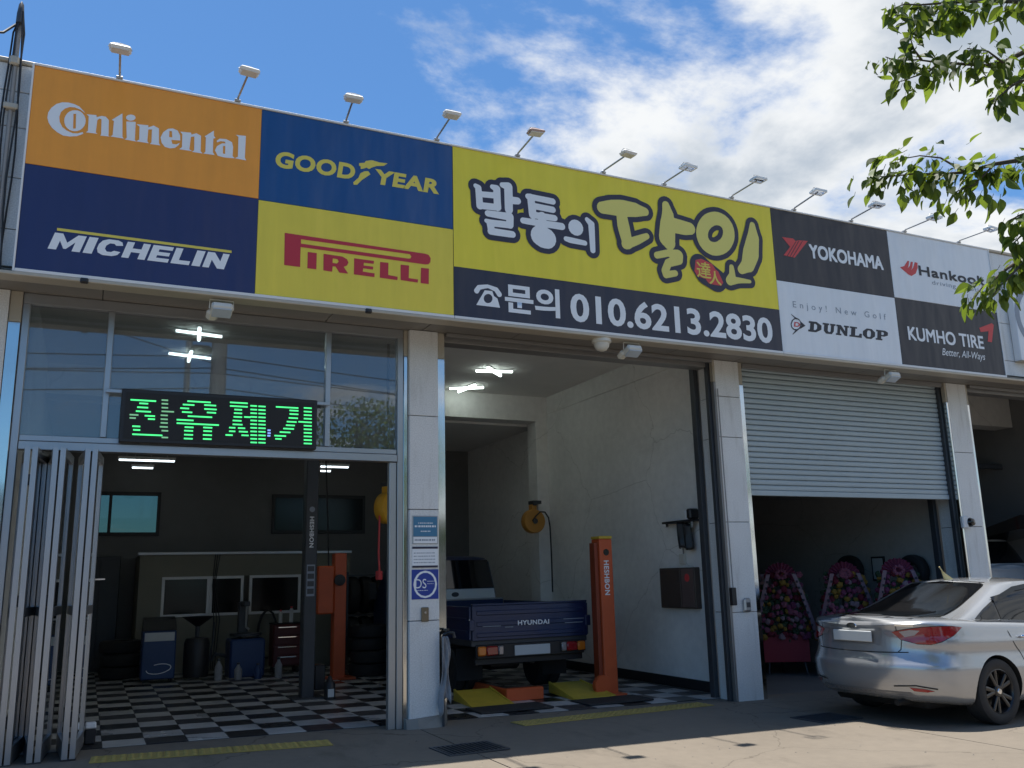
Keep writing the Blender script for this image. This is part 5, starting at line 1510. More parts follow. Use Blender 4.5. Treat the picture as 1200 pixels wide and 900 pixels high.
# dark rack with tyres beyond
r = empty('tyre_rack', (4.75, 6.9, gz(4.7)), label='dark rack of tyres in the gloom behind the orange lift post', cat='tyre rack')
b = MB()
for x in (-0.5, 0.5):
    for y in (-0.2, 0.2): b.box(x - .025, x + .025, y - .025, y + .025, 0, 1.7)
for z in (0.25, 0.95, 1.65): b.box(-0.5, 0.5, -0.22, 0.22, z - .02, z + .0)
b.build('frame', M['dgrey'], r)
TY = [(0.19, -0.09), (0.26, -0.10), (0.315, -0.085), (0.33, -0.04), (0.33, 0.04), (0.315, 0.085), (0.26, 0.10), (0.19, 0.09), (0.19, -0.09)]
b = MB(); b.lathe(TY, n=24); tyre_me = b.mesh('tyre', M['rubber'], angle=40)
for z in (0.26 + .33, 0.96 + .33):
    for x in (-0.36, -0.12, 0.12, 0.36): obj_from('tyre', tyre_me, r, (x, 0, z), (0, RD(90), 0))

def hose_reel(loc, rz, m, label, hose):
    r = empty('hose_reel', loc, rz, label=label, cat='hose reel')
    b = MB(); b.lathe([(0.0, -0.08), (0.2, -0.08), (0.215, -0.06), (0.215, 0.06), (0.2, 0.08), (0.0, 0.08)], axis=(0, 1, 0), n=24); b.box(-0.05, 0.05, -0.07, 0.07, 0.15, 0.30, 0.01); b.build('drum', M[m], r, angle=40)
    b = MB(); b.box(-0.03, 0.03, -0.10, 0.10, 0.28, 0.36, 0.005); b.lathe([(0, -0.1), (0.05, -0.1), (0.05, -0.085), (0, -0.085)], axis=(0, 1, 0), n=12); b.build('bracket', M['dgrey'], r)
    b = MB(); b.tube(hose, 0.014, 8); b.build('hose', M['black' if m == 'reel_orange' else 'p_red2'], r, smooth=True)
    return r


r = hose_reel((3.72, 2.6, 2.50), 0.6, 'reel_yellow', 'yellow hose reel with red hose hanging by the first bay door post', [(-0.17, 0, -0.08), (-0.20, -0.02, -0.25), (-0.21, -0.02, -0.6), (-0.19, -0.02, -0.85)])
b = MB(); b.box(-0.23, -0.15, -0.05, 0.02, -0.97, -0.85, 0.01); b.build('nozzle', M['p_red2'], r)
b = MB(); b.tube([(0, 0, 0.36), (0, 0, 2.35)], 0.02, 8); b.build('hanger', M['dgrey'], r)
hose = [(-0.06, -0.10, 0.0), (0.0, -0.13, 0.09), (0.06, -0.18, 0.16), (0.12, -0.24, 0.15), (0.17, -0.28, 0.05), (0.19, -0.29, -0.12), (0.20, -0.29, -0.6), (0.21, -0.27, -1.25)]
hose_reel((7.25, 5.16, 2.50), 0.0, 'reel_orange', 'amber hose reel with black hose looping by the white pilaster', hose)
part_box('reel_bracket', 'dgrey', 7.28, 7.45, 5.2, 5.40, 2.82, 2.88)

# door stop by the folding door
r = empty('door_stop', (0.14, 0.62, gz(0) + 0.01), label='small black and white door stop on the tiles beside the folding door', cat='door stop')
b = MB(); b.box(-0.05, 0.05, -0.05, 0.05, 0, 0.14, 0.012); b.build('weight', M['black'], r)
b = MB(); b.box(-0.05, 0.05, -0.055, 0.05, 0.142, 0.20, 0.012); b.build('cap', M['p_white'], r)

# ================================================================== COLUMN NOTICES AND FITTINGS
n = empty('notice', (0, 0, 0), label='blue and white framed notice, topmost on the first column', cat='notice')
b = MB(); b.box(3.195, 3.49, -0.008, -0.001, 1.905, 2.21, 0.002); b.build('board', M['alu'], n)
b = MB(); b.box(3.205, 3.48, -0.0105, -0.0085, 1.985, 2.20); b.build('blue_field', M['p_teal'], n)
b = MB(); b.box(3.205, 3.48, -0.0105, -0.0085, 1.912, 1.98); b.build('white_field', M['p_white'], n)
rr = random.Random(11)
b = MB()
def dashes(b, x0, x1, z, h, y, seed):
    q = random.Random(seed); x = x0
    while x < x1:
        w = q.uniform(0.008, 0.024)
        b.box(x, min(x + w, x1), y - 0.0008, y, z, z + h); x += w + q.uniform(0.004, 0.010)
dashes(b, 3.26, 3.43, 2.125, 0.010, -0.0112, 1); dashes(b, 3.22, 3.47, 2.085, 0.020, -0.0112, 2); dashes(b, 3.29, 3.40, 2.035, 0.012, -0.0112, 3)
b.build('print', M['p_white'], n)
b = MB(); dashes(b, 3.22, 3.46, 1.938, 0.018, -0.0112, 4); b.build('print', M['p_grey'], n)
n = empty('notice', (0, 0, 0), label='white notice with navy bands, middle one on the first column', cat='notice')
b = MB(); b.box(3.193, 3.488, -0.006, -0.001, 1.65, 1.875, 0.002); b.build('board', M['p_white'], n)
b = MB(); b.box(3.193, 3.488, -0.0082, -0.0062, 1.852, 1.875); b.box(3.193, 3.488, -0.0082, -0.0062, 1.65, 1.672); b.build('band', M['p_navy'], n)
b = MB()
for k in range(4): dashes(b, 3.21, 3.46, 1.70 + k * 0.034, 0.009, -0.0066, 20 + k)
b.build('print', M['p_grey'], n)
n = empty('notice', (0, 0, 0), label='square royal blue sticker with white ring and DS, lowest on the first column', cat='sticker')
b = MB(); b.box(3.188, 3.495, -0.005, -0.001, 1.315, 1.63, 0.0015); b.build('board', M['p_blue'], n)
cx, cz = 3.342, 1.472
art('ring', [stroke_loops([[(cx + 0.125 * math.cos(t * math.pi / 16), cz + 0.135 * math.sin(t * math.pi / 16), 0.011) for t in range(33)]], 0, 0.004)], -0.0058, M['p_white'], n)
text('lettering', 'DS', (3.228, 1.43, 3.355, 1.53), -0.0062, M['p_white'], n, offset=0.0)
b = MB(); dashes(b, 3.365, 3.45, 1.50, 0.007, -0.0058, 31); dashes(b, 3.365, 3.44, 1.475, 0.006, -0.0058, 32); dashes(b, 3.25, 3.37, 1.405, 0.006, -0.0058, 33); b.build('print', M['p_white'], n)
r = empty('switch_plate', (3.335, -0.002, 1.155), label='brown key switch plate below the stickers on the first column', cat='switch')
b = MB(); b.box(-0.042, 0.042, -0.02, 0.0, -0.075, 0.075, 0.006); b.build('plate', mat('bronze_plate', (0.20, 0.16, 0.11), 0.4, 0.6), r)
b = MB(); b.lathe([(0, 0), (0.014, 0), (0.012, 0.01), (0, 0.01)], (0, -0.02, 0.02), (0, -1, 0), 12); b.build('keyhole', M['chrome'], r)
r = empty('switch_plate', (7.69, -0.002, 1.11), label='grey metal lock box on the second column', cat='switch')
b = MB(); b.box(-0.055, 0.055, -0.05, 0.0, -0.085, 0.085, 0.02); b.build('plate', M['alu'], r)
b = MB(); b.box(-0.03, 0.03, -0.058, -0.051, -0.03, 0.03, 0.004); b.build('cover', M['dgrey'], r)
r = empty('control_box', (7.475, -0.04, 1.22), label='black box on the left edge of the second column', cat='box')
b = MB(); b.box(-0.05, 0.02, -0.04, 0.03, -0.11, 0.11, 0.008); b.build('case', M['black'], r)
b = MB(); b.tube([(-0.01, -0.01, 0.11), (-0.01, 0.0, 1.4), (-0.015, 0.0, 2.7)], 0.009, 6); b.build('cable', M['cable_grey'], r)
r = empty('security_camera', (11.93, -0.01, 2.17), label='white security camera with black eye on the third column', cat='camera')
b = MB(); b.box(-0.10, 0.02, -0.06, 0.0, -0.09, 0.09, 0.015); b.build('base', M['white'], r)
b = MB(); b.lathe([(0, -0.06), (0.05, -0.045), (0.07, 0), (0.05, 0.045), (0, 0.06)], (0.06, -0.06, 0), (0, -1, 0), 16); b.build('eye', M['gloss_black'], r, smooth=True)

# rag on the tap beside the first column
r = empty('tap', (3.535, -0.03, 0.93), label='black tap on a pipe at the right foot of the first column', cat='tap')
b = MB(); b.tube([(0, 0, -0.93), (0, 0, 0.0)], 0.014, 8); b.build('pipe', M['dgrey'], r)
b = MB(); b.tube([(0, 0, 0.0), (0.05, -0.03, 0.03), (0.10, -0.05, 0.02), (0.11, -0.055, -0.03)], 0.02, 8); b.lathe([(0, 0), (0.035, 0), (0.035, 0.02), (0, 0.02)], (0.03, -0.02, 0.05), n=10); b.build('spout', M['black'], r, smooth=True)
b = MB()
vs, fs = [], []
nu, nv = 12, 14
for j in range(nv + 1):
    for i in range(nu + 1):
        u, v = i / nu, j / nv
        w = 0.045 + 0.055 * v - 0.05 * max(0, v - .6) + 0.012 * math.sin(v * 9)
        x = 3.54 + (u - 0.5) * 2 * w * 0.7 + 0.012 * math.sin(v * 5)
        y = -0.075 - 0.022 * math.sin(u * 8 + v * 6.0) * (0.4 + v) - 0.012 * math.sin(u * 17 - v * 11)
        z = 0.94 - v * (0.74 + 0.09 * math.sin(u * 5 + 1)) - (0.02 if j == 0 else 0)
        vs.append((x, y, z))
fs = [(j * (nu + 1) + i, j * (nu + 1) + i + 1, (j + 1) * (nu + 1) + i + 1, (j + 1) * (nu + 1) + i) for j in range(nv) for i in range(nu)]
b.add(vs, fs)
o = b.build('rag', M['cloth'], None, smooth=True)
md = o.modifiers.new('thickness', 'SOLIDIFY'); md.thickness = 0.006
tag(o, 'crumpled grey rag hanging from the tap beside the first column', 'rag')

# ================================================================== SECOND BAY
r = empty('electrical_cabinet', (7.70, 1.33, 1.31), label='dark brown electrical cabinet with a red seal on the second bay wall', cat='electrical cabinet')
b = MB(); b.box(-0.10, -0.001, -0.40, 0.44, -0.27, 0.29, 0.006); b.build('case', M['brown'], r)
b = MB(); b.box(-0.112, -0.102, -0.08, 0.42, -0.25, 0.27, 0.004); b.build('door', M['brown'], r)
b = MB(); b.box(-0.108, -0.102, -0.38, -0.10, -0.25, 0.27, 0.004); b.build('door', mat('brown_door_light', (0.14, 0.095, 0.085), 0.4, var=0.1), r)
b = MB(); b.lathe([(0, 0), (0.055, 0), (0.055, 0.003), (0, 0.003)], (-0.108, -0.24, 0.15), (-1, 0, 0), 16); b.build('seal', M['p_red2'], r)
r = empty('switch_box', (7.70, 1.28, 1.72), label='small white switch box above the electrical cabinet', cat='switch')
b = MB(); b.box(-0.05, -0.001, -0.06, 0.06, -0.07, 0.07, 0.008); b.build('case', M['offwhite'], r)
b = MB(); b.tube([(-0.02, -0.02, 0.07), (-0.02, -0.02, 0.5)], 0.01, 6); b.build('cable', M['cable_grey'], r)
r = empty('wall_shelf', (7.70, 1.15, 2.24), label='black bracket shelf on the second bay wall near the entrance', cat='shelf')
b = MB(); b.box(-0.16, -0.001, -0.35, 0.40, -0.015, 0.015, 0.003); b.build('board', M['black'], r)
b = MB(); b.box(-0.14, -0.11, 0.30, 0.33, -0.06, -0.016); b.box(-0.14, -0.11, -0.28, -0.25, -0.10, -0.016); b.build('hook', M['chrome'], r)
r = empty('cup', (7.60, 0.98, 2.257), label='white cup on the black bracket shelf', cat='cup')
b = MB(); b.lathe([(0, 0), (0.04, 0), (0.055, 0.12), (0.048, 0.12), (0.035, 0.01), (0, 0.01)], n=16); b.build('body', M['p_white'], r, angle=40)
b = MB(); b.tube([(0.0, -0.05, 0.10), (0.0, -0.085, 0.08), (0.0, -0.08, 0.04), (0.0, -0.045, 0.03)], 0.007, 6); b.build('handle', M['p_white'], r)
b = MB(); b.box(7.50, 7.66, 0.80, 0.90, 2.257, 2.40, 0.02)
tag(b.build('black_box', M['black']), 'black box at the near end of the bracket shelf', 'box')
vs, nu, nv = [], 10, 8
for j in range(nv + 1):
    for i in range(nu + 1):
        u, v = i / nu, j / nv
        vs.append((7.60 + 0.03 * math.sin(u * 12 + v), 0.92 + u * 0.30 + 0.01 * math.sin(v * 4), 2.215 - v * 0.36 - 0.02 * math.sin(u * 6)))
b = MB(); b.add(vs, [(j * (nu + 1) + i, j * (nu + 1) + i + 1, (j + 1) * (nu + 1) + i + 1, (j + 1) * (nu + 1) + i) for j in range(nv) for i in range(nu)])
o = b.build('black_jacket', M['black'], None, smooth=True)
md = o.modifiers.new('thickness', 'SOLIDIFY'); md.thickness = 0.02
tag(o, 'black garment hanging from the bracket shelf', 'garment')

# orange post lift
r = empty('lift_post', (6.42, 1.40, gz(6.4)), label='orange lift post with yellow cap and white vertical lettering beside the blue truck', cat='lift post')
b = MB(); b.box(-0.10, 0.10, -0.11, 0.11, 0.0, 2.05, 0.01); b.build('column', M['orange'], r)
b = MB(); b.box(-0.105, 0.105, -0.115, 0.115, 2.052, 2.09, 0.008); b.build('cap', M['yellow'], r)
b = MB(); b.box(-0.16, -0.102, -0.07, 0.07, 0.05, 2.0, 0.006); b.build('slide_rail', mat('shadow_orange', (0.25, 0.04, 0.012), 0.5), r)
vertical_text(r, 'HESHBON', -0.045, 0.035, 1.76, 1.30, -0.112, M['p_white'])
b = MB(); b.lathe([(0, 0), (0.045, 0), (0.045, 0.003), (0, 0.003)], (0, -0.111, 1.87), (0, -1, 0), 16); b.build('emblem', M['gloss_black'], r)
b = MB(); b.lathe([(0, -0.04), (0.13, -0.04), (0.14, 0.0), (0.13, 0.04), (0, 0.04)], (-0.14, -0.10, 0.14), (0, 1, 0), 16); b.build('pulley_guard', M['orange'], r, angle=40)
b = MB(); b.box(-0.25, 0.18, -0.2, 0.2, 0.0, 0.03, 0.004); b.build('base_plate', M['orange'], r)
b = MB(); b.box(4.93, 5.46, 1.40, 1.52, -0.02, 0.135, 0.01)
b.box(4.95, 5.02, 1.53, 3.2, 0.0, 0.12, 0.006)
tag(b.build('lift_crossbeam', M['orange']), 'low orange crossbeam on the floor between the yellow ramps', 'lift beam')


def ramp(xf0, xf1, xb0, xb1, label):
    r = empty('ramp', (0, 0, 0), label=label, cat='ramp', group='yellow drive on ramps of the second bay')
    yf, yb, zf, zb = 1.06, 1.86, gz(5) + 0.022, gz(5) + 0.135
    b = MB()
    vs = [(xf0, yf, zf), (xf1, yf, zf), (xb1, yb, zb), (xb0, yb, zb)]
    vs += [(x, y, z - 0.012) for x, y, z in vs]
    b.add(vs, [(0, 1, 2, 3), (7, 6, 5, 4), (0, 4, 5, 1), (1, 5, 6, 2), (2, 6, 7, 3), (3, 7, 4, 0)]); b.build('deck', M['yellow'], r)
    for (a0, a1) in ((xf0, xb0), (xf1, xb1)):
        b = MB()
        vs = [(a0 - .012, yf, zf + .004), (a0 + .012, yf, zf + .004), (a1 + .012, yb, zb + .02), (a1 - .012, yb, zb + .02), (a0 - .012, yf, zf - .02), (a0 + .012, yf, zf - .02), (a1 + .012, yb, gz(5) + .015), (a1 - .012, yb, gz(5) + .015)]
        b.add(vs, [(0, 1, 2, 3), (7, 6, 5, 4), (0, 4, 5, 1), (1, 5, 6, 2), (2, 6, 7, 3), (3, 7, 4, 0)])
        b.build('side_rail', M['yellow'], r)


ramp(4.33, 4.87, 4.40, 4.90, 'yellow steel ramp nearer the first column')
ramp(5.72, 6.32, 5.78, 6.26, 'yellow steel ramp beside the orange lift post')
for (x0, x1, y0, y1, lab) in ((4.20, 5.15, 0.52, 1.0, 'black rubber mat before the left yellow ramp'), (5.62, 6.55, 0.50, 1.0, 'black rubber mat before the right yellow ramp')):
    b = MB(); b.box(x0, x1, y0, y1, gz(x0) + 0.008, gz(x0) + 0.03, 0.008)
    tag(b.build('rubber_mat', M['rubber']), lab, 'mat', 'black mats before the ramps')

# ---- the blue truck
def make_truck():
    r = empty('flatbed_truck', (5.465, 1.72, gz(5.4) + 0.02), label='blue flatbed truck seen from behind on the lift in the second bay', cat='truck')
    W = 0.86
    b = MB(); b.box(-W, W, 0.0, 0.035, 0.73, 1.175, 0.006)
    for z in (0.80, 0.94, 1.08):
        b.box(-W + 0.06, W - 0.06, -0.016, 0.001, z - 0.03, z + 0.03, 0.012)
    b.box(-W, W, -0.012, 0.05, 1.176, 1.20, 0.005)
    tg = b.build('tailgate', M['truck_blue'], r)
    text('lettering', 'HYUNDAI', (-0.21, 0.905, 0.26, 0.968), -0.0175, M['p_white'], tg, offset=0.03, spacing=1.1)
    b = MB()
    for (x0, x1, z) in ((-0.72, -0.46, 0.905), (-0.40, -0.28, 0.885), (0.48, 0.80, 0.955), (0.50, 0.78, 0.905)):
        b.box(x0, x1, -0.0185, -0.0165, z, z + 0.009)
    b.build('sticker_stripe', M['p_grey'], tg)
    for s in (-1, 1):
        b = MB(); b.box(s * W, s * (W + 0.03), 0.03, 2.78, 0.74, 1.165, 0.006)
        for z in (0.84, 1.0): b.box(s * (W + 0.03), s * (W + 0.042), 0.1, 2.7, z - 0.02, z + 0.02, 0.006)
        b.build('side_board', M['truck_blue'], r)
        b = MB(); b.box(s * (W - 0.03), s * (W + 0.045), -0.02, 0.03, 0.86, 1.0, 0.008); b.build('latch', M['truck_blue'], r)
    b = MB(); b.box(-W, W, 0.036, 2.78, 0.66, 0.735); b.build('bed_floor', M['dgrey'], r)
    b = MB(); b.box(-W, W, 2.785, 2.83, 0.70, 1.18, 0.006); b.build('headboard', M['truck_blue'], r)
    b = MB(); b.box(-W, W, 2.785, 2.83, 1.182, 1.21, 0.006); b.build('headboard_rail', M['alu'], r)
    b = MB()
    for s in (-1, 1): b.box(s * 0.32, s * 0.40, 0.10, 4.4, 0.48, 0.65)
    b.box(-0.8, 0.8, 0.06, 0.12, 0.42, 0.50, 0.006)
    b.lathe([(0, 0), (0.05, 0), (0.05, 0.5), (0, 0.5)], (0.25, 0.5, 0.40), (0, 1, 0), 12)
    b.box(-0.25, 0.25, 0.9, 1.3, 0.26, 0.42, 0.04)
    b.build('chassis', M['black'], r)
    b = MB(); b.box(-0.80, 0.80, 0.0, 0.08, 0.50, 0.68, 0.01); b.build('rear_bar', M['black'], r)
    for s in (-1, 1):
        parts = (('lamp_amber', 0.68, 0.80), ('lamp_red', 0.51, 0.678), ('lamp_clear', 0.43, 0.508))
        b = MB(); b.box(s * 0.42, s * 0.815, -0.012, 0.0, 0.53, 0.67, 0.004); h = b.build('tail_lamp', M['black'], r)
        for (m, a, c) in parts:
            b = MB(); b.box(s * a, s * c, -0.045, -0.0125, 0.54, 0.66, 0.016); b.build('lens', M[m], h, angle=40)
    b = MB(); b.box(-0.265, 0.265, -0.02, -0.008, 0.52, 0.65, 0.006); b.build('number_plate', M['plate'], r)
    for s in (-1, 1):
        for q in (0.55, 0.74):
            b = MB(); b.lathe([(0.16, -0.075), (0.27, -0.085), (0.30, -0.06), (0.30, 0.06), (0.27, 0.085), (0.16, 0.075), (0.0, 0.05), (0.0, -0.05), (0.16, -0.075)], (s * q, 1.0, 0.30), (1, 0, 0), 24)
            b.build('wheel', M['rubber'], r, angle=40)
        b = MB(); b.lathe([(0.16, -0.075), (0.27, -0.085), (0.30, -0.06), (0.30, 0.06), (0.27, 0.085), (0.16, 0.075), (0.0, 0.05), (0.0, -0.05), (0.16, -0.075)], (s * 0.70, 3.55, 0.30), (1, 0, 0), 24)
        b.build('wheel', M['rubber'], r, angle=40)
        b = MB(); b.box(s * 0.46, s * 0.84, 0.62, 0.635, 0.18, 0.6); b.build('mud_flap', M['rubber'], r)
    # cab
    b = MB()
    rows = [(0.45, 0.82, 2.95, 4.62), (0.70, 0.84, 2.93, 4.68), (1.10, 0.84, 2.92, 4.66), (1.30, 0.82, 2.92, 4.58), (1.80, 0.74, 3.00, 4.22), (1.87, 0.69, 3.08, 4.06), (1.90, 0.55, 3.25, 3.9)]
    vs, fs = [], []
    for (z, w, ya, yb) in rows:
        c = 0.10
        vs += [(-w + c, ya, z), (w - c, ya, z), (w, ya + c, z), (w, yb - c, z), (w - c, yb, z), (-w + c, yb, z), (-w, yb - c, z), (-w, ya + c, z)]
    for k in range(len(rows) - 1):
        for i in range(8): fs.append((k * 8 + i, k * 8 + (i + 1) % 8, (k + 1) * 8 + (i + 1) % 8, (k + 1) * 8 + i))
    fs += [list(range(8))[::-1], [(len(rows) - 1) * 8 + i for i in range(8)]]
    b.add(vs, fs); b.build('cab', M['truck_blue'], r, angle=35)
    b = MB()
    b.add([(-0.72, 2.915, 1.13), (0.78, 2.915, 1.13), (0.75, 2.917, 1.36), (-0.70, 2.917, 1.36), (-0.72, 2.905, 1.13), (0.78, 2.905, 1.13), (0.75, 2.907, 1.36), (-0.70, 2.907, 1.36)], [(0, 1, 2, 3), (7, 6, 5, 4), (0, 4, 5, 1), (1, 5, 6, 2), (2, 6, 7, 3), (3, 7, 4, 0)])
    bp = b.build('cab_back_panel', M['silver2'], r)
    b = MB(); b.lathe([(0, 0), (0.055, 0), (0.055, 0.004), (0, 0.004)], (0, 0, 0), (0, -1, 0), 16)
    b.xform(Matrix.Translation((0.05, 2.904, 1.275)) @ Matrix.Diagonal((1.2, 1, 0.7, 1))); b.build('emblem', M['dgrey'], bp)
    b = MB()
    b.add([(-0.70, 2.905, 1.37), (0.74, 2.905, 1.37), (0.66, 2.985, 1.83), (-0.62, 2.985, 1.83), (-0.70, 2.895, 1.37), (0.74, 2.895, 1.37), (0.66, 2.975, 1.83), (-0.62, 2.975, 1.83)], [(0, 1, 2, 3), (7, 6, 5, 4), (0, 4, 5, 1), (1, 5, 6, 2), (2, 6, 7, 3), (3, 7, 4, 0)])
    b.build('rear_window', M['dglass'], r)
    for s in (-1, 1):
        b = MB(); b.box(s * 0.86, s * 1.0, 4.3, 4.34, 1.2, 1.5, 0.015); b.tube([(s * 0.8, 4.3, 1.35), (s * 0.9, 4.32, 1.35)], 0.012, 6); b.build('mirror', M['black'], r)
    return r


make_truck()

# ================================================================== THIRD BAY: congratulation wreaths and tyres
def ico(cx, cy, cz, r, mb, rnd, mi=0):
    t = (1 + 5 ** 0.5) / 2
    vs = [(-1, t, 0), (1, t, 0), (-1, -t, 0), (1, -t, 0), (0, -1, t), (0, 1, t), (0, -1, -t), (0, 1, -t), (t, 0, -1), (t, 0, 1), (-t, 0, -1), (-t, 0, 1)]
    fs = [(0, 11, 5), (0, 5, 1), (0, 1, 7), (0, 7, 10), (0, 10, 11), (1, 5, 9), (5, 11, 4), (11, 10, 2), (10, 7, 6), (7, 1, 8), (3, 9, 4), (3, 4, 2), (3, 2, 6), (3, 6, 8), (3, 8, 9), (4, 9, 5), (2, 4, 11), (6, 2, 10), (8, 6, 7), (9, 8, 1)]
    q = Euler((rnd.uniform(0, 6), rnd.uniform(0, 6), 0)).to_matrix()
    out = []
    for v in vs:
        p = q @ Vector(v).normalized() * r * rnd.uniform(0.75, 1.15)
        out.append((cx + p.x, cy + p.y * 0.6, cz + p.z))
    mb.add(out, fs, mi)


def wreath(x, y, rz, seed, label, top=1.76, bloom=('pink_pale', 'flower_red', 'flower_yellow', 'flower_purple', 'flower_white')):
    rnd = random.Random(seed)
    r = empty('flower_wreath', (x, y, gz(x)), rz, label=label, cat='flower wreath', group='congratulation wreaths on stands in the third bay')
    b = MB()
    for s in (-1, 1):
        b.tube([(s * 0.30, -0.10, 0.0), (s * 0.22, 0.02, 0.62), (s * 0.10, 0.08, 1.5)], 0.014, 6)
    b.tube([(0, 0.45, 0.0), (0, 0.12, 1.2)], 0.014, 6)
    b.build('stand', M['dgrey'], r)
    b = MB(); b.box(-0.36, 0.36, -0.09, -0.07, 0.20, 0.62, 0.006); b.build('name_board', M['red_board'], r)
    mbs = {k: MB() for k in bloom}
    lf = MB()
    def hw(z): return 0.50 - 0.22 * max(0, (z - 0.55) / 1.1)
    for tier in range(9):
        z = 0.58 + tier * 0.115
        w = hw(z)
        nfl = int(w / 0.042) + 2
        for k in range(nfl):
            u = (k + 0.5) / nfl * 2 - 1 + rnd.uniform(-.06, .06)
            c = rnd.choice(bloom)
            ico(u * w, -0.13 + 0.05 * abs(u) + rnd.uniform(-.02, .02), z + 0.03 * (1 - u * u) + rnd.uniform(-.035, .035), rnd.uniform(0.038, 0.064), mbs[c], rnd)
        for k in range(nfl * 2):
            u = rnd.uniform(-1, 1)
            ico(u * w, -0.06 + rnd.uniform(-.02, .02), z + rnd.uniform(-.06, .06), rnd.uniform(0.03, 0.06), lf, rnd)
    for c, mb in mbs.items():
        if mb.v: tag(mb.build('flowers', M[c], r), kind='stuff')
    tag(lf.build('leaves', M['wreath_leaf'], r), kind='stuff')
    # satin fan at the top
    b = MB()
    vs, fs = [(0, -0.10, top - 0.26)], []
    nn = 26
    for i in range(nn + 1):
        a = math.pi * (i / nn)
        rad = 0.255 + 0.012 * math.sin(i * 2.4)
        vs.append((rad * math.cos(a), -0.10 + 0.045 * (i % 2), top - 0.26 + rad * math.sin(a) * 0.95))
    for i in range(nn): fs.append((0, i + 1, i + 2))
    b.add(vs, fs); o = b.build('satin_fan', M['pink'], r)
    b = MB()
    for k in range(9):
        a = k * 0.7
        ico(0.07 * math.cos(a), -0.16, top - 0.20 + 0.06 * math.sin(a), 0.035, b, rnd)
    b.build('bow', M['pink_pale'], r)
    for s in (-1, 1):
        b = MB()
        pts = [(s * 0.20, top - 0.2), (s * 0.30, 1.25), (s * 0.42, 0.85), (s * 0.47, 0.55)]
        vs, fs = [], []
        for i, (px, pz) in enumerate(pts):
            vs += [(px - 0.034, -0.17 - 0.03 * (i % 2), pz), (px + 0.034, -0.14 - 0.02 * (i % 2), pz)]
        fs = [(2 * i, 2 * i + 1, 2 * i + 3, 2 * i + 2) for i in range(3)]
        b.add(vs, fs); b.build('ribbon', M['ribbon'], r)
        b = MB()
        for q in range(9):
            t = 0.12 + q * 0.095
            px = s * (0.20 + 0.26 * t); pz = top - 0.2 - (top - 0.75) * t
            w = rnd.uniform(0.010, 0.02)
            b.box(px - w, px + w, -0.205, -0.200, pz - 0.018, pz + 0.018)
        b.build('ribbon_print', M['p_black'], r)
    return r


wreath(10.18, 2.15, -0.55, 1, 'dim flower wreath nearest the second column, red board at its foot')
wreath(10.95, 1.55, -0.55, 2, 'flower wreath in the middle of the three, seen above the car boot')
wreath(11.50, 0.98, -0.6, 3, 'flower wreath with bright pink fan beside the third column, seen over the car roof', top=1.80)
r = empty('flower_basket', (10.62, 1.45, gz(10.6)), label='small pink flower basket between two wreaths and the car', cat='flower basket')
rnd = random.Random(8)
b = MB(); b.lathe([(0, 0), (0.10, 0), (0.13, 0.5), (0.12, 0.5), (0.0, 0.45)], n=12); b.build('pot', M['dgrey'], r, angle=40)
b = MB()
for k in range(40):
    ico(rnd.gauss(0, 0.08), rnd.gauss(0, 0.05), 0.60 + rnd.random() * 0.42, rnd.uniform(.03, .05), b, rnd)
tag(b.build('flowers', M['pink_pale'], r), kind='stuff')
for i, (x, y, z, lab) in enumerate(((11.93, 2.35, 1.50, 'dark tyre hung on the wall behind the middle wreath'), (11.93, 1.02, 1.47, 'dark tyre hung on the wall behind the wreath with the bright fan'))):
    h = empty('tyre_on_peg', (x, y, z), label=lab, cat='tyre', group='tyres hung on the third bay wall')
    o = obj_from('tyre', tyre_me, h, (0, 0, 0), (0, RD(90), 0))
    o.scale = (0.78, 0.78, 0.9)
    part_box('peg', 'dgrey', -0.08, 0.17, -.02, .02, 0.115, 0.145, parent=h)
r = empty('picture_frame', (12.09, 1.85, 1.52), label='small black framed certificate on the third bay wall', cat='frame')
b = MB(); b.box(-0.03, 0, -0.14, 0.14, -0.2, 0.2, 0.004); b.build('frame', M['black'], r)
b = MB(); b.box(-0.034, -0.0305, -0.11, 0.11, -0.17, 0.17); b.build('paper', M['plate'], r)

# ================================================================== CARS
def interp(x, tab):
    if x <= tab[0][0]: return tab[0][1]
    for (a, va), (b, vb) in zip(tab[:-1], tab[1:]):
        if x <= b:
            t = (x - a) / (b - a)
            t = t * t * (3 - 2 * t) * 0.5 + t * 0.5
            return va + (vb - va) * t
    return tab[-1][1]


def catmull(vals, n):
    out = []
    m = len(vals)
    for i in range(n):
        f = i / (n - 1) * (m - 1)
        k = min(int(f), m - 2)
        t = f - k
        p0, p1, p2, p3 = vals[max(k - 1, 0)], vals[k], vals[k + 1], vals[min(k + 2, m - 1)]
        out.append(tuple(0.5 * ((2 * b) + (c - a) * t + (2 * a - 5 * b + 4 * c - d) * t * t + (-a + 3 * b - 3 * c + d) * t ** 3) for a, b, c, d in zip(p0, p1, p2, p3)))
    return out


def plan_half(xr, xf, w, ar, pr, af, pf, nA=16, nS=26):
    """half outline (y>=0) from the rear centre to the front centre"""
    pts = []
    for i in range(nA):
        t = math.pi / 2 * i / nA
        pts.append((xr + ar - ar * math.cos(t) ** (2 / pr), w * math.sin(t) ** (2 / pr)))
    for i in range(nS):
        pts.append((xr + ar + (xf - af - xr - ar) * i / nS, w))
    for i in range(nA + 1):
        t = math.pi / 2 * (1 - i / nA)
        pts.append((xf - af + af * max(0, math.cos(t)) ** (2 / pf), w * math.sin(t) ** (2 / pf)))
    return pts


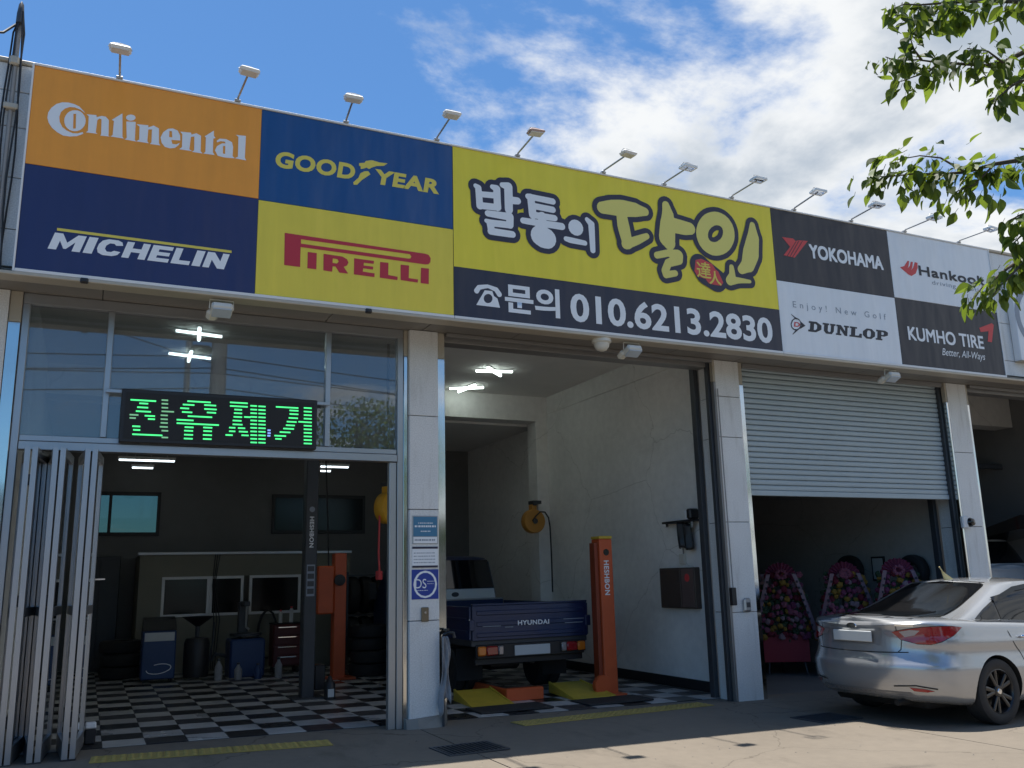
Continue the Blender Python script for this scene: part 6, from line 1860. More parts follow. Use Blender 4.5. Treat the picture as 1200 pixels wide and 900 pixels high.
ZTOP = [(-1.10, 1.005), (-0.98, 1.04), (-0.80, 1.055), (-0.4, 1.05), (0.0, 1.025), (1.0, 0.985), (2.0, 0.955), (2.6, 0.94), (3.2, 0.83), (3.55, 0.71), (3.8, 0.60)]
ZBOT = [(-1.1, 0.285), (-0.8, 0.24), (-0.3, 0.20), (3.0, 0.18), (3.8, 0.22)]


def loft(rings, mb, close_top=True, close_bottom=True, crown_t=0.05, crown_b=0.0):
    """rings of half outlines [(x, y, z)...] mirrored into closed loops"""
    H = len(rings[0])
    def full(rg):
        return rg + [(x, -y, z) for (x, y, z) in rg[-2:0:-1]]
    allr = []
    if close_bottom:
        for s in (0.15, 0.5, 0.8):
            allr.append(full([(x, y * s, z + crown_b * (1 - s * s)) for x, y, z in rings[0]]))
    for rg in rings: allr.append(full(rg))
    if close_top:
        for s in (0.93, 0.82, 0.62, 0.38, 0.15):
            allr.append(full([(x, y * s, z + crown_t * (1 - s * s)) for x, y, z in rings[-1]]))
    n = len(allr[0])
    vs = [p for rg in allr for p in rg]
    fs = []
    for k in range(len(allr) - 1):
        for i in range(n):
            fs.append((k * n + i, k * n + (i + 1) % n, (k + 1) * n + (i + 1) % n, (k + 1) * n + i))
    def strip(k, flip):
        # bridge the two sides of a loop across the middle
        for i in range(H - 1):
            a, b2 = k * n + i, k * n + i + 1
            c, d = k * n + (n - i - 1 if i + 1 < H - 1 else H - 1), k * n + (n - i if i > 0 else 0)
            f = []
            for q in (a, b2, c, d):
                if q not in f: f.append(q)
            if len(f) > 2: fs.append(tuple(f[::-1] if flip else f))
    if close_bottom: strip(0, True)
    if close_top: strip(len(allr) - 1, False)
    mb.add(vs, fs)


class Decal:
    def __init__(s, bvh): s.bvh = bvh

    def patch(s, poly, to3d, direction, off=0.004, step=0.05):
        pts = []
        for a, b in zip(poly, poly[1:] + poly[:1]):
            L = math.hypot(b[0] - a[0], b[1] - a[1])
            n = max(1, int(L / step))
            for k in range(n): pts.append(Vector((a[0] + (b[0] - a[0]) * k / n, a[1] + (b[1] - a[1]) * k / n)))
        nb = len(pts)
        x0, x1 = min(p[0] for p in pts), max(p[0] for p in pts)
        y0, y1 = min(p[1] for p in pts), max(p[1] for p in pts)
        def inside(x, y):
            c = False
            for i in range(nb):
                a, b = pts[i], pts[i - 1]
                if (a[1] > y) != (b[1] > y) and x < (b[0] - a[0]) * (y - a[1]) / (b[1] - a[1]) + a[0]: c = not c
            return c
        x = x0 + step / 2
        while x < x1:
            y = y0 + step / 2
            while y < y1:
                if inside(x, y) and min((Vector((x, y)) - p).length for p in pts[:nb]) > step * 0.35: pts.append(Vector((x, y)))
                y += step
            x += step
        vs, es, fs, *_ = delaunay_2d_cdt(pts, [], [list(range(nb))], 1, 1e-5)
        d = Vector(direction).normalized()
        out = []
        for v in vs:
            o = Vector(to3d(v[0], v[1]))
            loc, nor, idx, dist = s.bvh.ray_cast(o - d * 3, d)
            if loc is None:
                loc, nor, idx, dist = s.bvh.find_nearest(o)
            if nor.dot(d) > 0: nor = -nor
            out.append(loc + nor * off)
        m = MB()
        m.add(out, [tuple(f) for f in fs])
        return m


def band(poly, w):
    """thin closed strip polygon around a polyline"""
    L, Rr = [], []
    for i, p in enumerate(poly):
        a, b = poly[max(i - 1, 0)], poly[min(i + 1, len(poly) - 1)]
        d = Vector((b[0] - a[0], b[1] - a[1])).normalized()
        L.append((p[0] - d.y * w / 2, p[1] + d.x * w / 2)); Rr.append((p[0] + d.y * w / 2, p[1] - d.x * w / 2))
    return L + Rr[::-1]


def make_car(root, paint, hatch=False, detail=True):
    hs = 1.12 if hatch else 1.0
    lv = [(0.00, .80, -.93, 3.56), (0.06, .865, -1.02, 3.69), (0.22, .905, -1.075, 3.75), (0.36, .915, -1.088, 3.765), (0.44, .915, -1.085, 3.76), (0.50, .908, -1.062, 3.745),
          (0.64, .902, -1.035, 3.71), (0.80, .898, -1.028, 3.65), (0.90, .888, -1.036, 3.58), (0.965, .872, -1.052, 3.50), (1.0, .825, -1.020, 3.42)]
    lv = catmull(lv, 30)
    rings = []
    for (f, w, xr, xf) in lv:
        rg = []
        for (x, y) in plan_half(xr, xf, w, 0.62, 2.45, 0.95, 2.3):
            zb, zt = interp(x, ZBOT), interp(x, ZTOP)
            z = zb + (zt - zb) * f
            # fender swell round the wheels
            y2 = y
            if y > 0.5:
                for xw in (0.0, 2.795):
                    y2 += 0.012 * math.exp(-((x - xw) / 0.42) ** 2) * math.exp(-((z - 0.62) / 0.2) ** 2)
                # crease rising to the tail lamps
                zc = 0.80 + 0.03 * (1.5 - x) * 0.5
                y2 += 0.014 * math.exp(-((z - zc) / 0.03) ** 2) - 0.010 * math.exp(-((z - zc + 0.11) / 0.06) ** 2)
            rg.append((x, y2, z))
        rings.append(rg)
    bm_ = MB()
    loft(rings, bm_, True, True, 0.045, 0.0)
    body = link(bpy.data.objects.new('body', bm_.mesh('body', [paint, M['well']])), root)
    # wheel arches
    cut = MB()
    for xw in (0.0, 2.795):
        for s in (-1, 1):
            cut.tube([(xw, s * 0.58, 0.325), (xw, s * 1.05, 0.325)], 0.362, 40)
    co = link(bpy.data.objects.new('cutter', cut.mesh('cutter', M['well'])), root)
    md = body.modifiers.new('b', 'BOOLEAN'); md.operation = 'DIFFERENCE'; md.object = co; md.solver = 'EXACT'
    if hasattr(md, 'material_mode'): md.material_mode = 'TRANSFER'
    bpy.context.view_layer.update()
    me = bpy.data.meshes.new_from_object(body.evaluated_get(bpy.context.evaluated_depsgraph_get()))
    me.name = 'body'
    body.modifiers.clear()
    body.data = me
    bpy.data.objects.remove(co)
    me.shade_smooth(); me.set_sharp_from_angle(angle=RD(38))
    # cabin
    cab = []
    nV = 16
    for k in range(nV):
        v = k / (nV - 1)
        if hatch: xr, xf = -0.93 + 0.30 * v ** 1.2, 2.72 - 1.15 * v
        else: xr, xf = -0.66 + 1.10 * v ** 1.06, 2.74 - 1.15 * v
        w = 0.805 - 0.125 * v - 0.055 * v ** 4
        rg = []
        for (x, y) in plan_half(xr, xf, w, 0.40, 2.9, 0.45, 2.8):
            zb = interp(x, ZTOP) - 0.02
            zr = (1.43 - 0.035 * ((x - 1.05) / 0.65) ** 2) if not hatch else 1.62 - 0.02 * ((x - 0.5) / 0.9) ** 2
            rg.append((x, y, zb + (zr - zb) * v))
        cab.append(rg)
    cm = MB(); loft(cab, cm, True, False, 0.045)
    cabin = cm.build('cabin', paint, root, angle=40)
    bv = BVHTree.FromPolygons([Vector(p) for p in bm_.v] + [Vector(p) for p in cm.v], bm_.f + [[i + len(bm_.v) for i in f] for f in cm.f])
    D = Decal(bv)
    # glass
    for s in (-1, 1):
        side = lambda u, v: (u, s * 2.0, v)
        dr = (0, -s, 0)
        top = [(-0.13, 1.04), (0.10, 1.15), (0.38, 1.262), (0.70, 1.340), (1.05, 1.375), (1.40, 1.372), (1.72, 1.32), (2.05, 1.195), (2.42, 1.01)]
        if hatch: top = [(-0.75, 1.04), (-0.66, 1.40), (-0.4, 1.51), (0.3, 1.55), (1.05, 1.54), (1.45, 1.49), (1.72, 1.38), (2.05, 1.22), (2.42, 1.01)]
        out = D.patch(top, side, dr, 0.002).build('window_trim', M['gloss_black'], cabin, smooth=True)
        def zt_at(x): return interp(x, top)
        def win(a, b, nm):
            xs = [a + (b - a) * i / 10 for i in range(11)]
            poly = [(x, interp(x, ZTOP) + 0.018) for x in xs] + [(x, max(zt_at(x) - 0.028, interp(x, ZTOP) + 0.03)) for x in xs[::-1]]
            D.patch(poly, side, dr, 0.006).build(nm, M['dglass'], cabin, smooth=True)
        win(0.0 if not hatch else -0.66, 0.27, 'quarter_window'); win(0.305, 1.10, 'side_window'); win(1.17, 2.30, 'side_window')
        D.patch(band([(x, interp(x, ZTOP) + 0.002) for x in (-0.16, 0.3, 0.8, 1.3, 1.8, 2.4)], 0.018), side, dr, 0.008, 0.1).build('belt_moulding', M['chrome'], cabin, smooth=True)
        if detail:
            D.patch(band([(0.30, interp(0.3, top) - 0.005), (0.45, 1.262), (0.72, 1.34), (1.05, 1.378), (1.4, 1.372)], 0.045), side, dr, 0.016, 0.08).build('rain_visor', M['dglass'], cabin, smooth=True)
            for pl in ([(0.285, 1.02), (0.25, 0.92), (0.30, 0.80), (0.40, 0.70), (0.435, 0.62)], [(1.135, 0.975), (1.15, 0.80), (1.15, 0.5), (1.12, 0.30)], [(2.42, 0.93), (2.46, 0.80), (2.44, 0.5), (2.38, 0.30)], [(0.42, 0.295), (1.12, 0.285), (2.38, 0.285)]):
                D.patch(band(pl, 0.010), side, dr, 0.0016, 0.06).build('door_seam', M['well'], body)
            for x in (0.50, 1.42):
                b = MB(); b.box(x - 0.10, x + 0.10, s * 0.905, s * 0.945, 0.845, 0.875, 0.014); b.build('door_handle', M['chrome'], body, angle=40)
            b = MB(); b.lathe([(0, 0), (0.07, 0), (0.07, 0.001), (0, 0.001)], (-0.45, s * 0.9, 0.80), (0, s, 0), 20)
            # exterior mirror
            b = MB(); b.box(2.05, 2.16, s * 0.88, s * 1.06, 0.95, 1.08, 0.035); b.build('door_mirror', paint, root, angle=50)
            # tail lamp wrapped round the corner
            dg = Vector((1, -s, 0)).normalized()
            ux = Vector((0.7071, 0.7071 * s, 0))
            diag = lambda u, v: tuple(ux * u + Vector((0, 0, v)) - dg * 1.0)
            red = [(-0.37, 0.935), (-0.22, 0.965), (-0.08, 0.985), (0.08, 0.993), (0.20, 0.990), (0.300, 0.978), (0.21, 0.905), (0.09, 0.845), (-0.02, 0.818), (-0.14, 0.822), (-0.29, 0.860)]
            D.patch(band(red + [red[0]], 0.012), diag, dg, 0.003, 0.03).build('lamp_seal', M['gloss_black'], body)
            lamp = D.patch(red, diag, dg, 0.009, 0.035).build('tail_lamp', M['lamp_red'], body, smooth=True)
            D.patch([(-0.30, 0.938), (-0.20, 0.958), (-0.11, 0.952), (-0.16, 0.905), (-0.25, 0.885)], diag, dg, 0.012, 0.03).build('clear_lens', M['lamp_clear'], lamp, smooth=True)
            D.patch([(-0.445, 0.935), (-0.345, 0.945), (-0.30, 0.872), (-0.40, 0.885)], diag, dg, 0.007, 0.03).build('reversing_lamp', M['lamp_clear'], body, smooth=True)
            D.patch(band([(-0.335, 1.03), (-0.325, 0.94), (-0.285, 0.86), (-0.30, 0.76), (-0.33, 0.735)], 0.008), diag, dg, 0.0016, 0.03).build('boot_seam', M['well'], body)
            # reflector
            rf = [(-0.26, 0.395), (-0.12, 0.385), (-0.03, 0.365), (-0.10, 0.352), (-0.22, 0.36)]
            D.patch(rf, diag, dg, 0.005, 0.03).build('reflector', M['lamp_red'], body, smooth=True)
            D.patch(band([(-0.40, 0.40), (-0.20, 0.415), (0.0, 0.385)], 0.012), diag, dg, 0.004, 0.03).build('bumper_crease', M['well'], body)
    rear = lambda u, v: (-2.0, u, v)
    if not hatch:
        rg = [(-0.60, 1.075), (-0.3, 1.088), (0.3, 1.088), (0.60, 1.075), (0.545, 1.22), (0.50, 1.37), (0.47, 1.405), (0.0, 1.435), (-0.47, 1.405), (-0.50, 1.37), (-0.545, 1.22)]
        D.patch(band(rg + [rg[0]], 0.03), rear, (1, 0, 0), 0.002, 0.05).build('glass_surround', M['gloss_black'], cabin, smooth=True)
        D.patch(rg, rear, (1, 0, 0), 0.005, 0.06).build('rear_window', M['dglass'], cabin, smooth=True)
    else:
        D.patch([(-0.62, 1.10), (0.62, 1.10), (0.56, 1.52), (-0.56, 1.52)], rear, (1, 0, 0), 0.005, 0.06).build('rear_window', M['dglass'], cabin, smooth=True)
    D.patch([(-0.64, 1.03), (0.64, 1.03), (0.55, 1.36), (-0.55, 1.36)], lambda u, v: (6.0, u, v), (-1, 0, 0), 0.005, 0.08).build('windscreen', M['dglass'], cabin, smooth=True)
    D.patch(band([(-0.60, 0.735), (-0.3, 0.725), (0, 0.722), (0.3, 0.725), (0.60, 0.735)], 0.010), rear, (1, 0, 0), 0.0016, 0.06).build('boot_seam', M['well'], body)
    if detail:
        D.patch([(-0.33, 0.80), (0.33, 0.80), (0.35, 0.965), (-0.35, 0.965)], rear, (1, 0, 0), 0.0015, 0.06).build('plate_recess_shade', mat('recess_shade_paint', (0.30, 0.30, 0.31), 0.4, 0.6), body, smooth=True)  # flat darker patch; the shade of a plate recess put into colour
        D.patch(band([(-0.34, 0.955), (0.34, 0.955)], 0.026), rear, (1, 0, 0), 0.006, 0.06).build('boot_trim', paint, body, smooth=True)
        b = MB(); b.box(-1.070, -1.050, -0.26, 0.26, 0.825, 0.935, 0.006); b.build('number_plate', M['plate'], root)
        b = MB(); b.lathe([(0.0, 0.0), (0.05, 0.0), (0.047, 0.008), (0.0, 0.01)], (0, 0, 0), (-1, 0, 0), 20)
        b.xform(Matrix.Translation((-1.058, 0, 0.985)) @ Matrix.Diagonal((1, 1.35, 0.62, 1))); b.build('emblem', M['chrome'], root, angle=40)
        b = MB()
        for k in range(6): b.box(-1.010, -1.002, -0.62 + k * 0.03, -0.60 + k * 0.03, 0.985, 1.005, 0.002)
        D.patch(band([(-0.66, 1.0), (-0.50, 1.003)], 0.018), rear, (1, 0, 0), 0.003, 0.03).build('badge', M['chrome'], body)
        # roof aerial
        b = MB(); b.add([(0.52, -0.012, 1.43), (0.66, -0.02, 1.445), (0.66, 0.02, 1.445), (0.52, 0.012, 1.43), (0.46, 0.0, 1.56), (0.475, 0.004, 1.56)], [(0, 1, 5, 4), (1, 2, 5), (2, 3, 4, 5), (3, 0, 4), (0, 3, 2, 1)])
        b.tube([(0.58, 0, 1.44), (0.44, 0, 1.60)], 0.007, 6)
        b.build('roof_aerial', mat('aerial_yellowed', (0.55, 0.47, 0.22), 0.4), root, smooth=False)
        # rear valance
        D.patch([(-0.62, 0.30), (0.62, 0.30), (0.58, 0.345), (-0.58, 0.345)], rear, (1, 0, 0), 0.003, 0.06).build('valance', mat('dull_bumper', (0.20, 0.20, 0.21), 0.5, 0.3), body, smooth=True)
    b = MB(); b.box(-0.75, 3.4, -0.62, 0.62, 0.17, 0.30, 0.04); b.tube([(-1.0, -0.45, 0.235), (-0.5, -0.45, 0.25)], 0.03, 10); b.build('underbody', M['well'], root)
    # wheels
    def wheel(xw, s):
        w = bpy.data.objects.new('wheel', tyre_car)
        link(w, root); w.location = (xw, s * 0.795, 0.325); w.rotation_euler = (0, 0, 0 if s > 0 else math.pi)
        obj_from('rim', rim_me, w); obj_from('hub_cap', hub_me, w)
    for xw in (0.0, 2.795):
        for s in (-1, 1): wheel(xw, s)
    return root


b = MB()
b.lathe([(0.222, -0.10), (0.235, -0.108), (0.29, -0.112), (0.318, -0.098), (0.327, -0.07), (0.3275, -0.03), (0.324, -0.027), (0.324, -0.02), (0.3275, -0.017), (0.3275, 0.017), (0.324, 0.02), (0.324, 0.027), (0.3275, 0.03), (0.327, 0.07), (0.318, 0.098), (0.29, 0.112), (0.235, 0.108), (0.222, 0.10), (0.215, 0.0), (0.222, -0.10)], axis=(0, 1, 0), n=56)
tyre_car = b.mesh('wheel', M['rubber'], angle=35)
b = MB()
b.lathe([(0.225, 0.10), (0.215, 0.104), (0.205, 0.09), (0.20, 0.02), (0.0, 0.0)], axis=(0, 1, 0), n=48)
b.lathe([(0.0, 0.098), (0.05, 0.096), (0.062, 0.085), (0.06, 0.02)], axis=(0, 1, 0), n=24)
for k in range(5):
    for dv in (-0.17, 0.17):
        a0 = k * 2 * math.pi / 5 + dv * 0.55
        a1 = k * 2 * math.pi / 5 + dv * 1.25
        p0 = Vector((math.cos(a0) * 0.05, 0.090, math.sin(a0) * 0.05)); p1 = Vector((math.cos(a1) * 0.212, 0.095, math.sin(a1) * 0.212))
        d = (p1 - p0).normalized(); n_ = d.cross(Vector((0, 1, 0)))
        vs = []
        for p, wd in ((p0, 0.016), (p1, 0.022)):
            for (sw, dy) in ((-1, -0.04), (-1, -0.005), (-0.6, 0.0), (0.6, 0.0), (1, -0.005), (1, -0.04)):
                vs.append(p + n_ * wd * sw + Vector((0, dy, 0)))
        b.add(vs, [(i, i + 1, i + 7, i + 6) for i in range(5)] + [(0, 6, 11, 5)])
rim_me = b.mesh('rim', M['rim'], angle=35)
b = MB(); b.lathe([(0.0, 0.106), (0.026, 0.104), (0.030, 0.098)], axis=(0, 1, 0), n=20); hub_me = b.mesh('hub_cap', M['chrome'], smooth=True)

HEAD = RD(1.5)
car = empty('parked_car', (8.585, -1.875, gz(8.5) + 0.001), HEAD, label='silver saloon car parked before the half lowered shutter', cat='car')
car.rotation_euler = (0, 0.012, HEAD)
make_car(car, M['silver'])

suv = empty('raised_car', (15.75, 3.1, gz(15.7) + 0.62), RD(90), label='pale hatchback with tailgate raised on a lift in the far right bay', cat='car')
make_car(suv, M['white_car'], hatch=True, detail=False)
b = MB()
b.add([(-0.55, -0.66, 1.62), (-0.55, 0.66, 1.62), (-1.75, 0.60, 1.95), (-1.75, -0.60, 1.95), (-0.55, -0.66, 1.52), (-0.55, 0.66, 1.52), (-1.70, 0.60, 1.70), (-1.70, -0.60, 1.70)], [(0, 1, 2, 3), (7, 6, 5, 4), (0, 4, 5, 1), (1, 5, 6, 2), (2, 6, 7, 3), (3, 7, 4, 0)])
b.build('raised_tailgate', M['gloss_black'], suv)
r = empty('lift_post', (14.95, 2.6, gz(15)), label='dark lift post in the far right bay beyond the third column', cat='lift post')
b = MB(); b.box(-0.12, 0.12, -0.1, 0.1, 0, 3.55, 0.01); b.build('column', M['dgrey'], r)
b = MB(); b.box(-0.1, 2.9, -0.06, 0.06, 3.56, 3.66, 0.01); b.build('crossbar', M['dgrey'], r)
b = MB(); b.box(-0.25, 0.25, -0.25, 0.25, 0, 0.03); b.build('base_plate', M['dgrey'], r)
b = MB()
for x in (-0.8, 0.8): b.box(15.75 + x - 0.06, 15.75 + x + 0.06, 2.4, 6.4, gz(15.7) + 0.50, gz(15.7) + 0.62, 0.01)
b.box(14.95, 16.4, 2.5, 2.62, gz(15.7) + 0.38, gz(15.7) + 0.495, 0.01)
tag(b.build('lift_beam', M['dgrey']), 'dark lift arms carrying the raised pale car', 'lift beam')
hose_reel((14.55, 2.0, 2.75), 0.6, 'reel_yellow', 'yellow hose reel hanging by the third column in the far right bay', [(-0.17, 0, -0.08), (-0.20, -0.02, -0.25), (-0.21, -0.02, -0.6), (-0.19, -0.02, -0.85)])
b = MB(); b.tube([(14.55, 2.0, 3.1), (14.55, 2.0, 4.85)], 0.02, 8); tag(b.build('hanger_rod', M['dgrey']), 'thin rod carrying the yellow reel in the far right bay', 'rod')

# ================================================================== TREE WITH HANGING BRANCHES
def leaf_mesh(L=0.075, W=0.023, curl=0.1):
    b = MB()
    prof = [(0.0, 0.0), (0.12, 0.55), (0.30, 0.98), (0.48, 1.0), (0.66, 0.78), (0.83, 0.40), (1.0, 0.0)]
    vs = []
    for t, w in prof:
        z = -curl * L * t * t * 2
        vs.append((L * t, 0, z - 0.004))
        vs.append((L * t, W * w, z + 0.30 * W * w)); vs.append((L * t, -W * w, z + 0.30 * W * w))
    fs = []
    for i in range(len(prof) - 1):
        a, c = 3 * i, 3 * i + 3
        fs.append((a, c, c + 1, a + 1)); fs.append((a, a + 2, c + 2, c))
    b.add(vs, fs)
    b.tube([(-0.022, 0, 0.006), (0.0, 0, -0.003)], 0.0012, 4)
    return b


leaf_mes = [leaf_mesh(l_, w_, c_).mesh('leaf', M['leaf'], smooth=True) for l_, w_, c_ in ((0.075, 0.023, 0.1), (0.070, 0.026, 0.3), (0.082, 0.021, -0.12), (0.066, 0.024, 0.5))]
tree = empty('street_tree', (4.95, -8.75, -0.02), label='broad leaved tree beside the camera with branches hanging into the top right', cat='tree')
TO = Vector(tree.location)
b = MB()
tp = [(0, 0, -0.3), (0.02, 0.01, 0.6), (-0.03, 0.03, 1.4), (0.0, 0.08, 2.2), (0.05, 0.12, 3.0), (0.02, 0.2, 3.8), (0.0, 0.2, 4.8)]
b.tube(tp, [0.17, 0.13, 0.12, 0.11, 0.09, 0.06, 0.02], 12)
trunk = b.build('trunk', M['bark'], tree, smooth=True)
rnd = random.Random(21)
leafcount = 0
def add_leaf(p, d, sc, roll, parent):
    """leaf at p pointing along d"""
    x = d.normalized()
    zup = Vector((0, 0, 1)) + Vector((rnd.uniform(-.7, .7), rnd.uniform(-.7, .7), 0)) * roll
    y = zup.cross(x)
    if y.length < 1e-3: y = Vector((0, 1, 0))
    y.normalize()
    z = x.cross(y)
    m = Matrix((x, y, z)).transposed().to_4x4()
    m.translation = p
    m = m @ Matrix.Diagonal((sc, sc, sc, 1))
    return m


stuff_leaf = MB()
LM = leaf_mesh()
for bi, br in enumerate(BRANCHES):
    pts = [Vector(p) - TO for p in br]
    main = bi in (0, 2, 6, 7, 10, 11, 12, 13)
    full = list(pts)
    if main:
        z = min(max(pts[0].z - 0.5, 2.0), 3.6)
        root_p = Vector((0.02, 0.1, z))
        mid = root_p.lerp(pts[0], 0.5) + Vector((0, 0, 0.12))
        full = [root_p, mid] + pts
    n = len(full)
    b = MB(); b.tube(full, [(0.017 if main else 0.004) * (1 - i / (n - 0.4)) ** 1.6 + 0.0018 for i in range(n)], 7)
    bo = b.build('branch', M['bark'], tree, smooth=True)
    for i in range(len(pts) - 1):
        a, c = pts[i], pts[i + 1]
        L = (c - a).length
        k = max(2, int(L / (0.0066 if 7 <= bi <= 9 else 0.0092) + 0.5))
        for q in range(k):
            p = a.lerp(c, (q + rnd.random()) / k)
            dr = (c - a).normalized()
            # short drooping twig, one to three leaves
            d = dr * rnd.uniform(0.2, 1.0) + Vector((rnd.uniform(-.9, .9), rnd.uniform(-.9, .9), rnd.uniform(-1.15, 0.35)))
            d.normalize()
            tl = rnd.uniform(0.01, 0.16 if 7 <= bi <= 9 else 0.10)
            e = p + d * tl
            dl = (d + Vector((0, 0, -0.55)) + Vector((rnd.uniform(-.4, .4), rnd.uniform(-.4, .4), rnd.uniform(-.3, .3)))).normalized()
            m = add_leaf(e, dl, rnd.uniform(0.50, 1.15), 1.0, bo)
            if leafcount < 296:
                o = obj_from('leaf', leaf_mes[leafcount % 4], bo)
                o.matrix_local = m
                leafcount += 1
            else:
                stuff_leaf.add([tuple(m @ Vector(v)) for v in LM.v], LM.f)
if stuff_leaf.v: tag(stuff_leaf.build('small_leaves', M['leaf'], tree, smooth=True), kind='stuff')
# leafy inner lengths of the same branches, towards the trunk
camI = cam.matrix_world.inverted()
inner = MB()
for bi, br in enumerate(BRANCHES):
    if bi not in (0, 2, 6, 7, 10, 11, 12, 13): continue
    p0 = Vector(br[0]) - TO
    root_p = Vector((0.02, 0.1, min(max(p0.z - 0.5, 2.0), 3.6)))
    mid = root_p.lerp(p0, 0.5) + Vector((0, 0, 0.12))
    for k in range(260):
        t = 0.15 + 0.85 * rnd.random()
        p = root_p.lerp(mid, t * 2) if t < 0.5 else mid.lerp(p0, t * 2 - 1)
        p = p + Vector((rnd.gauss(0, .10), rnd.gauss(0, .10), rnd.gauss(-.03, .09)))
        w_ = camI @ (p + TO)
        if w_.z < 0 and abs(w_.x / -w_.z) < 0.62 and abs(w_.y / -w_.z) < 0.48: continue
        m = add_leaf(p, Vector((rnd.uniform(-1, 1), rnd.uniform(-1, 1), rnd.uniform(-1.2, 0.2))), rnd.uniform(0.6, 1.2), 1.0, None)
        inner.add([tuple(m @ Vector(v)) for v in LM.v[:21]], LM.f[:12])
tag(inner.build('inner_leaves', M['leaf'], tree, smooth=True), kind='stuff')
# the rest of the crown, outside the picture
camM = cam.matrix_world.inverted()
crown = MB()
cnt = 0
while cnt < 5200:
    u = Vector((rnd.gauss(0, 1), rnd.gauss(0, 1), rnd.gauss(0, 1)))
    u = u.normalized() * rnd.random() ** 0.4
    p = Vector((0.35 + u.x * 1.7, -0.1 + u.y * 1.7, 4.1 + u.z * 1.35))
    if math.sin(p.x * 3.1 + p.z * 2.3) * math.sin(p.y * 2.7 - p.z * 1.9) < -0.35: continue
    w_ = camM @ (p + TO)
    if w_.z < 0 and abs(w_.x / -w_.z) < 0.62 and abs(w_.y / -w_.z) < 0.48: continue
    d = Vector((rnd.uniform(-1, 1), rnd.uniform(-1, 1), rnd.uniform(-1.2, 0.2)))
    m = add_leaf(p, d, rnd.uniform(0.8, 1.5), 1.0, None)
    crown.add([tuple(m @ Vector(v)) for v in LM.v[:21]], LM.f[:12])
    cnt += 1
tag(crown.build('crown', M['leaf'], tree, smooth=True), kind='stuff')
b = MB()
for k in range(9):
    a = k * 0.7
    b.tube([(0.02, 0.15, 2.6 + k * 0.22), (0.5 * math.cos(a) + .1, 0.5 * math.sin(a), 3.5 + k * 0.14), (1.3 * math.cos(a) + .2, 1.3 * math.sin(a), 4.0 + k * 0.13)] if not (1.2 < a % 6.28 < 4.2) else [(0.02, 0.15, 2.8 + k * .2), (0.1, 0.1, 4.2), (0.2, 0, 5.0)], [0.04, 0.022, 0.006], 7)
b.build('limbs', M['bark'], tree, smooth=True)

# ================================================================== ACROSS THE STREET (seen in the window reflections)
r = empty('utility_pole', (2.35, -10.6, -0.05), label='thick concrete utility pole at the street edge behind the camera', cat='utility pole')
b = MB(); b.tube([(0, 0, -0.2), (0, 0, 4.5), (0, 0, 10.5)], [0.21, 0.185, 0.14], 20); b.build('shaft', M['pole'], r, smooth=True)
b = MB(); b.box(-1.1, 1.1, -0.05, 0.05, 9.4, 9.5, 0.01); b.box(-0.9, 0.9, -0.05, 0.05, 8.4, 8.5, 0.01); b.build('crossarm', M['galv'], r)
b = MB()
for x in (-1.0, -0.4, 0.4, 1.0): b.lathe([(0, 0), (0.05, 0), (0.06, 0.06), (0.03, 0.1), (0.05, 0.14), (0, 0.2)], (x, 0, 9.5), n=12)
b.build('insulator', M['offwhite'], r)
b = MB(); b.lathe([(0, 0), (0.3, 0), (0.3, 0.8), (0.0, 0.9)], (0.52, 0, 7.0), n=18); b.build('transformer', M['galv'], r, angle=40)
r = empty('utility_pole', (1.95, -13.6, -0.09), label='thinner steel pole standing next to the concrete one', cat='utility pole')
b = MB(); b.tube([(0, 0, -0.2), (0, 0, 8.5)], [0.10, 0.07], 14); b.build('shaft', M['galv'], r, smooth=True)
for k, (y, z, sag) in enumerate(((-10.5, 9.7, .5), (-10.7, 9.7, .5), (-10.4, 8.7, .6), (-10.8, 8.6, .6), (-10.45, 6.45, .75), (-10.5, 6.2, .95), (-10.6, 6.1, .6), (-10.5, 5.75, .9))):
    b = MB()
    pts = []
    for i in range(-24, 25):
        t = abs(i) / 24
        u = (abs(i) % 24) / 24
        pts.append((2.35 + i * 1.6, y + 0.05 * k * u, z - sag * 4 * u * (1 - u) + 0.02 * (k % 3) * t * 8))
    b.tube(pts, 0.010 if k < 4 else 0.013, 5)
    o = b.build('power_line', M['cable'], None)
    tag(o, ['upper power line along the street, front of the top pair', 'upper power line along the street, rear of the top pair', 'middle power line along the street, front', 'middle power line along the street, rear', 'thick telephone cable along the street, highest', 'thick telephone cable along the street, second highest', 'thick telephone cable along the street, third highest', 'thick telephone cable along the street, lowest'][k], 'power line', 'lines strung between street poles')
b = MB(); b.tube([(2.3, -10.6, 6.3), (-3.5, -6.0, 6.6), (-9, -1.5, 6.9)], 0.012, 5)
tag(b.build('service_line', M['cable']), 'thin service wire running from the pole to the roof', 'power line')

pv = MB(); pv.box(-120, 120, -24.0, -19.5, -0.3, 0.03)
tag(pv.build('far_pavement', M['slab']), 'pavement on the far side of the street', kind='structure')


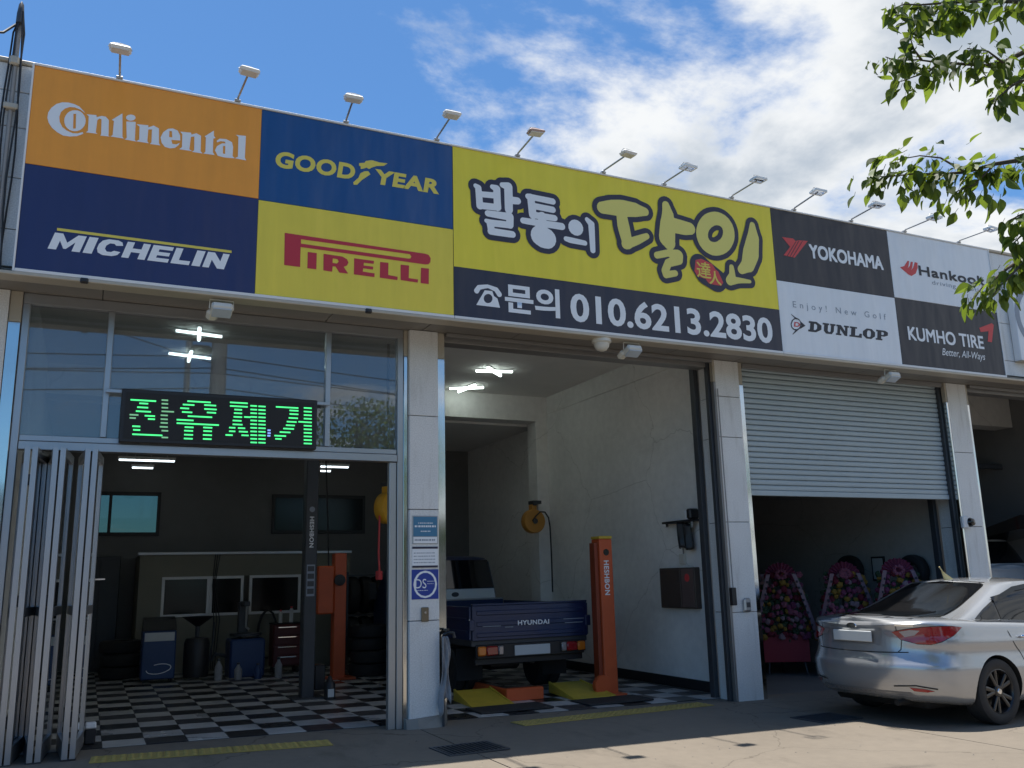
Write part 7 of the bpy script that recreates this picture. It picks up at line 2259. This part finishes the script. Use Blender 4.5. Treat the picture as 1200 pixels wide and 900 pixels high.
def far_tree(x, y, h, w, seed, label):
    rn = random.Random(seed)
    r = empty('far_tree', (x, y, 0), label=label, cat='tree', group='trees across the street')
    b = MB(); b.tube([(0, 0, -0.2), (0.1, 0, h * 0.25), (0, 0.1, h * 0.5), (0.1, 0, h * 0.8)], [0.2, 0.16, 0.11, 0.03], 10)
    for k in range(7):
        a = k * 0.95
        b.tube([(0, 0, h * (0.28 + 0.05 * k)), (w * .3 * math.cos(a), w * .3 * math.sin(a), h * (0.42 + .05 * k)), (w * .62 * math.cos(a), w * .62 * math.sin(a), h * (0.5 + .05 * k))], [0.07, 0.045, 0.015], 6)
    b.build('trunk', M['bark'], r, smooth=True)
    c = MB()
    cl = [(rn.uniform(-.7, .7) * w, rn.uniform(-.7, .7) * w, h * rn.uniform(.38, .93), rn.uniform(.28, .5) * w) for _ in range(16)]
    for (cx, cy, cz, cr) in cl:
        for _ in range(150):
            u = Vector((rn.gauss(0, 1), rn.gauss(0, 1), rn.gauss(0, 1))).normalized() * cr * rn.random() ** 0.35
            p = Vector((cx, cy, cz)) + Vector((u.x, u.y, u.z * 0.75))
            d = Vector((rn.uniform(-1, 1), rn.uniform(-1, 1), rn.uniform(-.8, .3))).normalized() * rn.uniform(.10, .2)
            s = d.cross(Vector((rn.uniform(-1, 1), rn.uniform(-1, 1), 1))).normalized() * 0.06
            c.add([p - s, p + d * 0.5 - s * 1.4, p + d, p + d * 0.5 + s * 1.4], [(0, 1, 2, 3)])
    c.build('crown', M['leaf_far'], r)


for i, (x, y, h, w, lab) in enumerate(((-9, -23.0, 6.5, 2.6, 'round green tree across the street, far left'), (9.5, -22.5, 5.8, 2.4, 'round green tree across the street opposite the second bay'), (14.5, -23.5, 7.0, 2.8, 'taller green tree across the street opposite the car'), (21, -23, 6.2, 2.6, 'round green tree across the street, far right'), (30, -23.5, 7.5, 3.0, 'big green tree at the end of the row across the street'))):
    far_tree(x, y, h, w, 40 + i, lab)


def far_house(x0, x1, y0, y1, h, m, label):
    r = empty('far_building', ((x0 + x1) / 2, y1, 0), label=label, cat='building', group='low buildings across the street')
    w, d = (x1 - x0) / 2, y1 - y0
    b = MB(); b.box(-w, w, -d, 0, -0.3, h); b.build('wall', M[m], r)
    b = MB(); b.box(-w - .2, w + .2, -d - .2, .25, h + .002, h + .35, 0.02); b.build('roof', M['dgrey'], r)
    k = int((x1 - x0) / 2.6)
    for i in range(k):
        xx = -w + (i + .5) * 2 * w / k
        f = MB(); f.box(xx - .7, xx + .7, 0.002, 0.06, 1.2, 2.5, 0.01); o = f.build('window', M['white'], r)
        f = MB(); f.box(xx - .62, xx + .62, 0.062, 0.07, 1.28, 2.42); f.build('pane', M['dglass'], o)


far_house(-16, 4, -36, -27, 4.6, 'brick_far', 'long low beige building across the street')
far_house(8, 24, -38, -28, 3.8, 'plaster_dark', 'low grey building behind the trees across the street')
